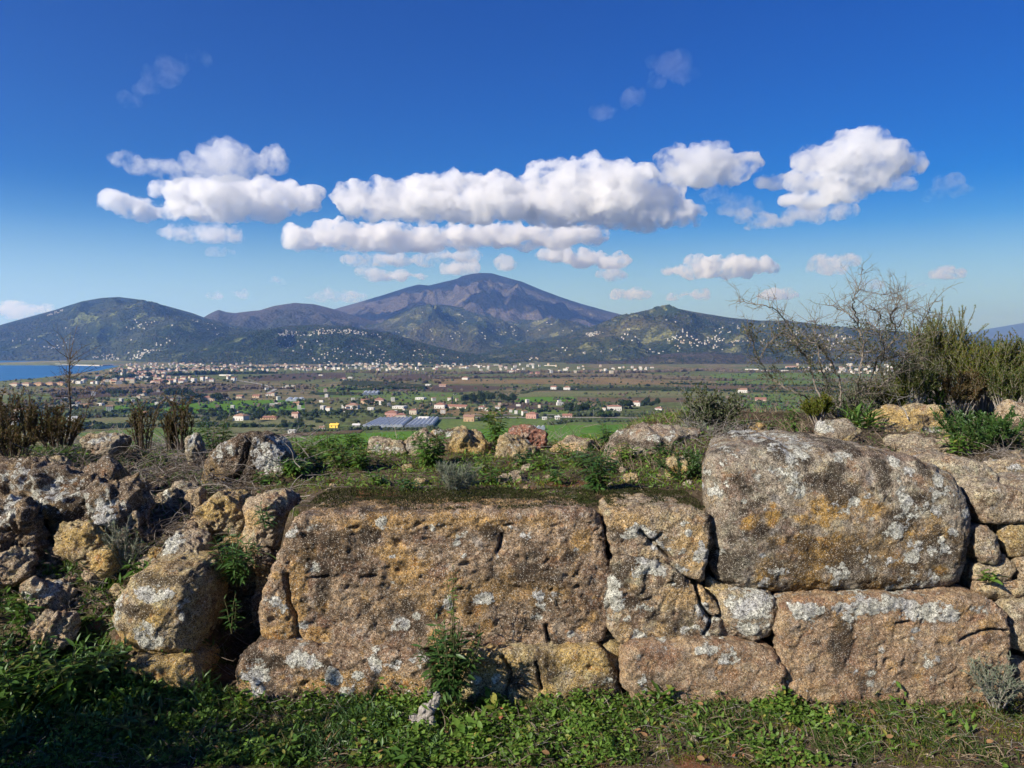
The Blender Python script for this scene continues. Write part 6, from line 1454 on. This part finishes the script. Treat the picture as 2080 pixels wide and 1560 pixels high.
def fine_plant(label, px, py, hpx, wpx, mat, nst, nn, nlen, nwid, stemm=M_TWIG, Y=None, cat='plant', name='shrub', spread=1.0, curvy=.5, subz=2, upr=.3, base=.3, leafz=(.15, 1.0), stem=.002, sub=3, upl=.9, needle=NEEDLE):
    """many fine stems beset with small narrow leaves"""
    p0 = on_ground(px, py) if Y is None else at(px, py, Y)
    k = p0[1] / F; h, w = hpx * k, wpx * k; t = empty(name, p0, label, cat); sm = MB(); P_, D_, S_ = [], [], []
    for s in range(nst):
        an = pr.rand() * 6.28; sp_ = w * .5 * spread * math.sqrt(pr.rand())
        dr = np.array([math.cos(an) * sp_, math.sin(an) * sp_ * .8, h * pr.uniform(.6, 1.0)])
        c_ = curve(np.array([math.cos(an), math.sin(an), 0]) * sp_ * base, dr, np.linalg.norm(dr), 9, curvy)
        tube(sm, c_, np.linspace(stem * 1.6, stem * .4, 9), 4)
        br = [c_]
        for b_ in range(sub):
            i = pr.randint(subz, 8); d_ = c_[min(i + 1, 8)] - c_[i - 1]; d_ = d_ / np.linalg.norm(d_) + pr.randn(3) * .6 + np.array([0, 0, upr])
            cb = curve(c_[i], d_, h * pr.uniform(.18, .4), 6, .3); tube(sm, cb, np.linspace(stem * .8, stem * .3, 6), 3); br.append(cb)
        for c2 in br:
            L_ = np.linalg.norm(np.diff(c2, axis=0), axis=1).sum(); m_ = max(4, int(nn * L_ / h))
            f = pr.uniform(0 if c2 is not c_ else leafz[0], leafz[1], m_) * (len(c2) - 1.001); i = f.astype(int)
            pp = c2[i] + (c2[i + 1] - c2[i]) * (f - i)[:, None]; dd = c2[i + 1] - c2[i]; dd /= np.linalg.norm(dd, axis=1)[:, None]
            P_.append(pp); D_.append(dd * upl + pr.randn(m_, 3) * .55); S_.append(nlen * pr.uniform(.6, 1.2, m_))
    o = sm.obj('stems', stemm, t); o['kind'] = 'stuff'
    P_, D_, S_ = np.concatenate(P_), np.concatenate(D_), np.concatenate(S_)
    lm = MB(); scatter(lm, needle[0], needle[1], P_, frames(D_, pr.rand(len(S_)) * 6.28, np.stack([S_ * nwid, S_, S_], -1)), 0, pr.rand(len(S_)))
    o = lm.obj('foliage', ML[mat], t, smooth=False); o['kind'] = 'stuff'
    return t
fine_plant('silvery fine leaved herb in the rubble left of the boulder', 262, 1155, 96, 76, 'silver', 14, 70, .02, .12, M_TWIG, curvy=.35)
fine_plant('grey green tufted herb on the wall top', 930, 1008, 66, 74, 'silver', 34, 60, .03, .07, M_TWIG, spread=.9, curvy=.2)
fine_plant('silvery fine leaved herb at the foot of the wall in the right corner', 2022, 1432, 100, 100, 'silver', 18, 80, .018, .14, M_TWIG, Y=2.95, curvy=.3)
fine_plant('dark fine bush left of the largest block', 1388, 975, 64, 92, 'dark', 18, 60, .022, .2, M_TWIGD)
fine_plant('dark green round bush at the right behind the wall', 1985, 915, 82, 140, 'dark', 46, 90, .02, .35, M_STEM, curvy=.4)
# heath shrubs at the right
HS = [(1905, 862, 210, 70, 'tallest yellow green heath shrub right of the thorn bush', 34), (1998, 862, 165, 100, 'broad yellow green heath shrub near the right edge', 44), (2075, 858, 160, 70, 'grey stemmed heath shrub at the right edge', 24),
      (1850, 858, 120, 80, 'low heath shrub behind the thorn bush at its right', 20), (1952, 868, 105, 80, 'low heath shrub between the two tall ones', 20), (2050, 866, 120, 90, 'dense heath shrub in front at the right edge', 22), (1800, 862, 80, 70, 'small heath shrub under the thorn bush', 24), (1660, 870, 60, 50, 'small heath shrub left of the thorn bush foot', 18),
      (2150, 860, 160, 110, 'heath shrub just beyond the right edge', 26)]
for k, (px, py, h, w, lb, ns) in enumerate(HS):
    Yh = (6.9, 6.7, 6.6, 6.5, 6.4, 6.2, 6.1, 5.7, 6.8)[k]
    x_ = (px - CX) / F * Yh; p0 = gpt(x_, Yh); pyb = proj(p0)[1]
    fine_plant(lb, px, pyb, h + (pyb - py), w, ('heath', 'heath', 'heathgreen', 'heathgreen', 'heathdark', 'heathgreen', 'heath', 'heath', 'heath')[k], int(ns * 1.2), 300, .015, .28, M_TWIG, Y=Yh, name='heath_shrub', cat='shrub', curvy=.3, leafz=(.62, 1.0), stem=.0042, sub=11, subz=4, upr=1.0)
HL = [(70, 900, 80, 110, 'brownish heath shrub at the left below the bare sapling'), (5, 900, 110, 70, 'dark heath shrub at the left edge'), (290, 912, 92, 44, 'pointed brown heath tuft left of the twin tufts'), (347, 912, 72, 26, 'narrow heath tuft, left of the twin tufts'), (372, 912, 102, 34, 'tall narrow heath tuft, right of the twin tufts'), (120, 905, 60, 70, 'low brown heath shrub right of the larger one at the left'), (30, 925, 60, 90, 'low heath in front at the left edge')]
for k, (px, py, h, w, lb) in enumerate(HL):
    fine_plant(lb, px, py, h, w, 'heathdark', 30 if w > 50 else 15, 120, .014, .26, M_TWIGD, Y=5.1 if k != 6 else 4.8, name='heath_shrub', cat='shrub', curvy=.2, leafz=(.02, 1.0), stem=.003, sub=5, spread=.75, base=1.0, upr=1.2)
# small leaved shrub beside the largest block
fine_plant('small leaved grey green shrub left behind the largest block', 1450, 888, 100, 120, 'shrub', 34, 60, .018, .55, M_TWIG, Y=5.3, name='shrub', cat='shrub', curvy=.5, leafz=(.2, 1.0), stem=.003, sub=8, needle=LT['oval'])
fine_plant('grey twiggy low shrub at the foot of the small leaved one', 1425, 900, 46, 110, 'silver', 24, 30, .012, .4, M_TWIG, Y=4.95, name='shrub', cat='shrub', curvy=.6, stem=.0022, sub=4)
# thorn bush
def thorn_bush():
    Yb = 6.0; p0 = gpt((1725 - CX) / F * Yb, Yb)
    t = empty('thorn_bush', p0, 'bare grey thorn bush with crooked branches against the sky', 'bush')
    limbs = [
     [(1712, 862), (1673, 829), (1640, 806), (1599, 792), (1568, 769), (1542, 733)],
     [(1542, 733), (1556, 703), (1575, 684), (1600, 671)], [(1542, 733), (1528, 690), (1516, 668)],
     [(1705, 862), (1673, 829), (1652, 770), (1639, 722), (1620, 705), (1612, 685), (1596, 648), (1568, 624), (1530, 616), (1491, 612)],
     [(1717, 862), (1700, 820), (1683, 796), (1668, 748), (1660, 708), (1652, 668), (1660, 645)],
     [(1776, 862), (1777, 820), (1777, 792), (1797, 775), (1818, 768), (1826, 742), (1850, 720)],
     [(1740, 862), (1760, 800), (1784, 724), (1812, 697), (1823, 668), (1806, 645), (1824, 621), (1833, 603), (1815, 595), (1787, 599)],
     [(1730, 862), (1738, 829), (1747, 762), (1754, 695), (1741, 654), (1733, 612), (1741, 590), (1755, 543)],
     [(1784, 728), (1815, 724), (1850, 722), (1890, 733)],
     [(1741, 654), (1722, 636), (1703, 624), (1684, 620)],
     [(1826, 750), (1850, 705), (1868, 668), (1884, 634), (1900, 608)],
     [(1700, 850), (1712, 790), (1690, 735), (1662, 700), (1640, 690), (1600, 700)],
     [(1754, 700), (1776, 670), (1790, 640), (1765, 625), (1745, 612)],
     [(1760, 800), (1800, 720), (1790, 680), (1760, 650)], [(1690, 735), (1720, 710), (1745, 715), (1790, 740)],
     [(1720, 840), (1750, 790), (1800, 760), (1850, 750)], [(1823, 668), (1836, 640), (1845, 620)],
    ]
    tw = MB(); lf_p, lf_d = [], []
    for li, L_ in enumerate(limbs):
        q = np.array(L_, float); s = np.linspace(0, len(q) - 1, len(q) * 5); Yl = Yb + .28 * math.sin(li * 2.3) * np.linspace(0, 1, len(s)) + .12 * np.sin(s * 1.9 + li)
        px = np.interp(s, np.arange(len(q)), q[:, 0]); py = np.interp(s, np.arange(len(q)), q[:, 1])
        ker = np.array([1, 2, 3, 2, 1]) / 9; px = np.convolve(np.pad(px, 2, 'edge'), ker, 'valid'); py = np.convolve(np.pad(py, 2, 'edge'), ker, 'valid')
        c_ = at(px, py, Yl) + .006 * pr.randn(len(s), 3); c_ -= p0
        main = len(q) > 5; r0 = .009 if main else .005
        mb = MB(); tube(mb, c_, np.linspace(r0, .0022, len(s)), 6); mb.obj('branch', M_THORN, t)
        def sub(c2, r, lvl):
            n = len(c2)
            L2 = np.linalg.norm(np.diff(c2, axis=0), axis=1).sum()
            for _ in range(int(L2 * (38 if lvl == 0 else 30))):
                i = pr.randint(int(n * .22), n - 1); d_ = c2[i + 1] - c2[i]; d_ /= np.linalg.norm(d_) + 1e-9
                d_ = d_ * .6 + pr.randn(3) * .75 + np.array([0, 0, .3]); ln = (pr.uniform(.08, .28) if lvl == 0 else pr.uniform(.02, .09))
                cb = curve(c2[i], d_, ln, 6, .9); tube(tw, cb, np.linspace(r, r * .35, 6), 4 if lvl == 0 else 3)
                if lvl == 0: sub(cb, .0011, 1)
                if cb[-1, 2] < .75 and pr.rand() < .8:
                    for _ in range(pr.randint(2, 7)): lf_p.append(cb[pr.randint(2, 6)]); lf_d.append(pr.randn(3) + np.array([0, 0, .4]))
        sub(c_, .0022, 0)
    o = tw.obj('twigs', M_THORN, t); o['kind'] = 'stuff'
    n = len(lf_p); s = pr.uniform(.009, .018, n); lm = MB()
    scatter(lm, *LT['oval'], np.array(lf_p), frames(np.array(lf_d), pr.rand(n), np.stack([s * .5, s, s], -1)), 0, pr.rand(n))
    o = lm.obj('foliage', ML['shrub'], t); o['kind'] = 'stuff'
thorn_bush()
fine_plant('thicket of fine twigs at the foot of the thorn bush', 1720, 868, 90, 120, 'shrub', 60, 50, .014, .45, M_TWIG, Y=6.1, name='shrub', cat='shrub', curvy=.8, leafz=(.1, 1), stem=.0028, sub=6, needle=LT['oval'])
def sapling(label, pts, Y, r0, ntw, seed, mat=M_TWIGD, cat='tree', name='bare_sapling'):
    r = np.random.RandomState(seed); base = at(pts[0][0], pts[0][1], Y); t = empty(name, base, label, cat)
    q = np.array(pts, float); s = np.linspace(0, len(q) - 1, len(q) * 4)
    c_ = at(np.interp(s, np.arange(len(q)), q[:, 0]), np.interp(s, np.arange(len(q)), q[:, 1]), Y + .05 * np.sin(s)) - base
    mb = MB(); tube(mb, c_, np.linspace(r0, r0 * .25, len(s)), 6); mb.obj('trunk', mat, t)
    tw = MB()
    for k in range(ntw):
        i = r.randint(len(s) // 4, len(s) - 1); cb = curve(c_[i], r.randn(3) * .7 + np.array([0, 0, .9]), r.uniform(.08, .3), 6, .4, 0, r); tube(tw, cb, np.linspace(r0 * .3, r0 * .1, 6), 3)
        for j in range(3): c3 = curve(cb[r.randint(2, 5)], r.randn(3) + np.array([0, 0, .5]), r.uniform(.03, .09), 4, .4, 0, r); tube(tw, c3, np.linspace(r0 * .14, r0 * .06, 4), 3)
    o = tw.obj('twigs', mat, t)
    if o: o['kind'] = 'stuff'
sapling('thin bare sapling at the left with the bay behind it', [(132, 900), (140, 870), (144, 830), (140, 790), (141, 745), (143, 725)], 5.3, .009, 40, 3)
sapling('leaning bare twig right of the thin sapling', [(140, 895), (160, 872), (172, 850), (180, 815), (196, 790)], 5.2, .006, 22, 4)
sapling('short bare twig left of the thin sapling', [(58, 880), (56, 840), (62, 800)], 5.3, .005, 16, 5)
sapling('single bare twig bending over the greenhouses', [(806, 890), (802, 870), (792, 858), (785, 846)], 5.2, .0022, 2, 6, M_TWIG)
sapling('pale dead stick rising beside the small leaved shrub', [(1412, 905), (1404, 880), (1396, 862), (1376, 842)], 4.9, .007, 5, 7, M_DEAD, 'stick', 'dead_stick')
sapling('broken pale stump of a stick at the small leaved shrub', [(1412, 900), (1412, 880), (1411, 868)], 4.85, .008, 0, 8, M_DEAD, 'stick', 'dead_stick')
sapling('forked dry stick in front of the yellow lichen rock', [(1845, 852), (1838, 832), (1828, 826), (1822, 812), (1850, 803)], 5.2, .004, 3, 9, M_DEAD, 'stick', 'dead_stick')
# dead wood
def stick(label, pts, Y, r0, r1, mat=M_DEAD, name='stick', forks=0):
    P = at(np.array([p[0] for p in pts]), np.array([p[1] for p in pts]), np.array(Y) if np.ndim(Y) else Y)
    s = np.linspace(0, len(P) - 1, len(P) * 5); c_ = np.stack([np.interp(s, np.arange(len(P)), P[:, k]) for k in range(3)], -1)
    c_ += .003 * pr.randn(*c_.shape); b = c_[0].copy()
    mb = MB(); rr = np.linspace(r0, r1, len(s)) * (1 + .2 * pr.randn(len(s))); tube(mb, c_ - b, rr, 7)
    for k in range(forks): i = pr.randint(len(s) // 2, len(s)); tube(mb, curve(c_[i] - b, pr.randn(3) + np.array([.5, 0, .1]), pr.uniform(.05, .14), 6, .3), np.linspace(r1, r1 * .4, 6), 4)
    tag(mb.obj(name, mat, None, b), label, 'stick')
stick('pale curved branch sticking out at the left edge', [(-10, 1022), (20, 1024), (60, 1040), (100, 1058)], [3.35, 3.34, 3.3, 3.2], .007, .003)
stick('pale chunk of dead wood with thin forks at the left', [(82, 1163), (110, 1167), (140, 1170), (160, 1174), (190, 1200), (214, 1210)], [3.3, 3.28, 3.26, 3.25, 3.22, 3.2], .013, .002, forks=4)
stick('dark dry branch lying against the boulder', [(250, 1000), (280, 960), (310, 925), (360, 900)], 3.95, .004, .002, M_TWIGD, forks=3)
stick('pale arching twig above the rubble at the left', [(230, 925), (255, 912), (275, 915), (285, 930)], 4.2, .0045, .002)
stick('thin pale twig on the left rubble', [(55, 935), (62, 962), (80, 985), (90, 1000)], 3.7, .0025, .0012)
stick('curved dark root at the foot of the reddish block', [(1920, 1424), (1945, 1420), (1962, 1412), (1975, 1400)], 3.0, .005, .003, M_TWIGD)
stick('thin black twig crossing the flat tan stone', [(1925, 1425), (1960, 1448), (1985, 1480), (2010, 1505)], 2.9, .0025, .0015, M_TWIGD)
stick('straw coloured stem lying at the bottom right', [(1765, 1512), (1790, 1508), (1820, 1518), (1835, 1526)], 2.78, .004, .002, M_DEAD)
stick('thin pale stem lying along the bottom edge', [(950, 1550), (1010, 1556), (1070, 1557)], 2.68, .002, .0012, M_DEAD)
stick('thin diagonal twig at the bottom in the middle', [(735, 1500), (745, 1530), (755, 1560)], 2.72, .0022, .0014, M_DEAD)
mb = MB()
for k, (x, y, w, h_, tl_) in enumerate([(886, 1424, 15, 38, .15), (872, 1446, 18, 44, .5), (862, 1462, 24, 60, .35), (850, 1478, 20, 56, .6), (838, 1488, 34, 24, .2), (878, 1470, 14, 40, .2)]):
    V, Fq, N = boulder_geo((w / F * 3, w / F * 3, h_ / F * 3), 2.4, 1.3, 7, 900 + k, 18, (.2, tl_, k)); mb.add(V + at(x, y, 2.94 - .008 * k) - at(866, 1452, 2.96), Fq)
o = mb.obj('driftwood', M_DEAD); o.location = tuple(at(866, 1452, 2.96)); tag(o, 'weathered grey piece of dead wood below the dense leafy shrub', 'wood')
# twigs, straw, grass, moss, ground cover: masses
def twigs(label, n, box, seed, l0, l1, mat, rad=.0012, lift=.03, flat=.35, name='dry_twigs'):
    p = ground_pts(n, box, seed); r = np.random.RandomState(seed + 1); mb = MB()
    k = fbm(p * 2.5, 2) + .4 * r.randn(n) > -.25; p = p[k]
    for q in p:
        a_ = r.rand() * 6.28; d_ = np.array([math.cos(a_), math.sin(a_), r.randn() * flat])
        c_ = curve(q + np.array([0, 0, lift * r.rand()]), d_, l0 + (l1 - l0) * r.rand() ** 2, 6, .6, 0, r)
        zmin = CAMZ + gz(c_[:, 0], c_[:, 1], False) + .004; c_[:, 2] = np.maximum(c_[:, 2], zmin)
        tube(mb, c_, rad * (.5 + r.rand()) * np.linspace(1, .5, 6), 3, 0, r.rand())
    tag(mb.obj(name, mat), label, kind='stuff')
twigs('tangle of dry twigs on the left crest', 2200, (100, 640, 905, 1010), 31, .08, .36, M_TWIG, .0022, .1, .4)
twigs('dry brown twigs on the rubble slope', 2200, (-40, 560, 960, 1280), 32, .05, .26, M_TWIGD, .0018, .08, .4)
twigs('pale dry twigs on the rubble slope', 2200, (-40, 560, 950, 1280), 36, .05, .24, M_TWIG, .0016, .05, .4)
twigs('dry stems on the wall top', 1100, (560, 1440, 930, 1020), 33, .03, .16, M_TWIG, .001, .02, .15)
twigs('dead branches heaped on the crest beside the red clay', 260, (1060, 1180, 880, 925), 34, .06, .2, M_TWIG, .0016, .12, .8)
twigs('tangle of brown twigs behind the largest block', 1300, (1640, 2110, 870, 935), 35, .05, .25, M_TWIGD, .0014, .06, .3)
twigs('dry stems in the grass in front of the wall', 1100, (-40, 2120, 1440, 1560), 37, .03, .14, M_TWIG, .0012, .03, .3)
twigs('pale twigs at the right edge above the rubble stones', 260, (1980, 2120, 930, 985), 38, .06, .22, M_TWIG, .0014, .06, .3)
twigs('dead stalks around the shrub left of the largest block', 300, (1360, 1560, 880, 925), 39, .06, .2, M_TWIG, .0014, .1, .8)
def cover(label, name, n, box, seed, kind, mat, l0, l1, wd, tilt, hmax=.0, thr=-.3, sc=3.0, a_rand=True, Yoff=None, mask=None):
    p = ground_pts(n, box, seed); r = np.random.RandomState(seed + 1)
    f = fbm(p * sc + seed, 3) + .25 * r.randn(len(p)); k = f > thr
    if mask is not None: k &= mask(p)
    p, f = p[k], f[k]; n = len(p)
    s = l0 + (l1 - l0) * r.rand(n); e = np.clip(tilt + .4 * r.randn(n), -.1, 1.5); a_ = r.rand(n) * 6.28
    d_ = np.stack([np.cos(a_) * np.cos(e), np.sin(a_) * np.cos(e), np.sin(e)], -1)
    p[:, 2] += hmax * np.clip(f - thr, 0, 1.4) * r.rand(n)
    T = LT[kind] if kind in LT else NEEDLE
    mb = MB(); scatter(mb, T[0], T[1], p, frames(d_, r.randn(n) * .5, np.stack([s * wd, s, s], -1)), 0, r.rand(n))
    tag(mb.obj(name, ML[mat], smooth=False), label, kind='stuff')
FR = (-60, 2140, 1425, 1560)
cover('grass in front of the wall', 'grass', 11000, FR, 41, 'blade', 'grass', .02, .065, .06, .9, .02, -.1, 4, mask=lambda p: fbm(p * 2.4 + 5, 2) > -.2)
cover('round leaved ground cover in front of the wall', 'ground_cover', 30000, (700, 2140, 1425, 1560), 42, 'oval', 'bright', .007, .024, .65, .35, .10, .05, 5, mask=lambda p: fbm(p * 1.7 + 3, 2) > -.35 + .55 * sst(p[:, 0], .9, 1.7))
cover('dark green ground cover in front of the wall', 'ground_cover', 22000, (-60, 1300, 1425, 1560), 43, 'oval', 'bright', .008, .024, .6, .35, .09, -.1, 5, mask=lambda p: fbm(p * 2.1 + 8, 2) > -.4)
cover('mossy tufts in front of the wall', 'moss', 44000, FR, 44, 'needle', 'moss', .005, .012, .3, .9, .01, -.15, 3)
cover('feathery weeds in front of the wall at the left', 'ground_cover', 12000, (-60, 900, 1425, 1560), 45, 'lance', 'dark', .015, .04, .2, .7, .08, -.1, 4)
cover('larger leaves in the greenery along the wall foot', 'ground_cover', 4200, (-60, 2000, 1425, 1530), 46, 'lance', 'bright', .022, .05, .32, .6, .10, .15, 4)
cover('long leaved weeds at the left', 'ground_cover', 4200, (-60, 420, 1230, 1480), 47, 'lance', 'green', .025, .06, .22, .7, .1, -.2, 3)
cover('low greens on the wall top', 'ground_cover', 26000, (560, 1450, 893, 1003), 48, 'lance', 'bright', .012, .034, .3, .6, .08, -.15, 3)
cover('bright moss on the wall top', 'moss', 36000, (560, 1450, 893, 1005), 49, 'needle', 'moss', .006, .018, .3, .9, .012, -.15, 3)
cover('low greens on the left crest and slope', 'ground_cover', 22000, (-60, 560, 900, 1240), 50, 'lance', 'green', .012, .034, .28, .6, .08, .0, 3)
cover('grass on the left crest and slope', 'grass', 5000, (-60, 560, 895, 1240), 51, 'blade', 'grass', .03, .09, .05, .9, .02, .15, 3)
cover('moss on the left slope', 'moss', 9000, (-60, 560, 960, 1240), 52, 'needle', 'moss', .006, .014, .3, .9, .01, .3, 3)
cover('greens behind the right end of the wall', 'ground_cover', 6000, (1480, 2140, 850, 940), 53, 'lance', 'green', .015, .04, .25, .7, .06, .1, 3)
cover('dry grass on the crest', 'grass', 5000, (1200, 2140, 850, 930), 54, 'blade', 'straw', .04, .1, .04, 1.1, .02, -.1, 3)
cover('dead leaves scattered in the grass', 'dead_leaves', 160, (-60, 2140, 1435, 1560), 55, 'oval', 'redleaf', .015, .03, .6, .1, .04, -2)
cover('dry straw between the weeds in front of the wall', 'straw', 3600, FR, 71, 'blade', 'straw', .02, .08, .035, .5, .03, -.1, 4)
cover('dark leaf litter in front of the wall', 'leaf_litter', 4200, FR, 72, 'oval', 'redleaf', .006, .014, .5, .1, .02, -.1, 3)
cover('leaf litter and straw on the wall top', 'leaf_litter', 5200, (520, 1460, 893, 1020), 73, 'oval', 'straw', .005, .016, .35, .15, .015, -.2, 4)
cover('straw on the left slope', 'straw', 4200, (-60, 560, 900, 1280), 74, 'blade', 'straw', .02, .09, .03, .4, .03, -.1, 3)
# moss crust on top of the wall's blocks
def moss_top(label, n, x0, x1, y0, y1, z, seed, mat='mossdark'):
    r = np.random.RandomState(seed); p = np.stack([r.uniform(x0, x1, n), r.uniform(y0, y1, n), np.full(n, z)], -1)
    p = p[fbm(p * np.array([3.5, 9, 1]) + seed, 4) + .8 * sst(p[:, 1], 3.3, 3.5) + .25 * r.randn(n) > .28]; n = len(p); s = r.uniform(.003, .008, n)
    p[:, 2] += .003 * r.rand(n) + .010 * fbm(p * 6, 2); mb = MB()
    scatter(mb, *NEEDLE, p, frames(r.randn(n, 3) * .4 + np.array([0, 0, 1]), r.rand(n) * 6, np.stack([s * .5, s, s], -1)), 0, r.rand(n))
    tag(mb.obj('moss', ML[mat], smooth=False), label, kind='stuff')
zt = at(900, 1040, 3.2)[2]
moss_top('dark moss crust on top of the widest wall block', 26000, at(610, 1040, 3.2)[0], at(1225, 1040, 3.2)[0], 3.215, 3.68, zt + .006, 61)
moss_top('dark moss crust on top of the tan wall block', 8000, at(1240, 1040, 3.2)[0], at(1440, 1040, 3.2)[0], 3.24, 3.68, zt + .004, 62)
# yellow flowers of the small leaved shrub
fm = MB(); r = pr
for k in range(16):
    c_ = at(r.uniform(1400, 1520), r.uniform(778, 800), 5.3); fm.add(ICO1[0] * .012 + c_, ICO1[1], 0, r.rand())
M_FL = plain_mat('yellow_petals', (0.5, 0.42, 0.08), .7, .1, 20)
# unseen shrub, added left of the frame to cast shade on the corner
fine_plant('unseen shrub added left of the picture to shade its lower left corner', -1500, 1980, 1000, 900, 'heathdark', 80, 140, .035, .4, M_TWIGD, Y=1.62, name='shrub', cat='shrub', curvy=.4, leafz=(.1, 1), stem=.006, sub=12)

fine_plant('second unseen shrub, added left of the picture to shade the rubble', -900, 1480, 560, 620, 'heathdark', 50, 100, .03, .4, M_TWIGD, Y=2.75, name='shrub', cat='shrub', curvy=.4, leafz=(.1, 1), stem=.006, sub=8)  # another unseen shrub, placed there to block the sun from the rubble slope
# every member of a small group gets its place among its neighbours
ORD = 'first second third fourth fifth sixth seventh eighth ninth tenth eleventh twelfth thirteenth fourteenth fifteenth sixteenth seventeenth eighteenth nineteenth twentieth twenty-first twenty-second twenty-third twenty-fourth twenty-fifth twenty-sixth twenty-seventh twenty-eighth twenty-ninth thirtieth'.split()
bpy.context.view_layer.update()
GR = {}
for o in SC.objects:
    if o.parent is None and o.get('group') and o.get('label'): GR.setdefault((o['group'], o['label']), []).append(o)
for (g_, lb), os_ in GR.items():
    if 1 < len(os_) <= 30:
        os_.sort(key=lambda o: float(proj(np.array([o.location[:]]))[0][0]))
        for k, o in enumerate(os_): o['label'] = lb + ', ' + ORD[k] + ' from left'
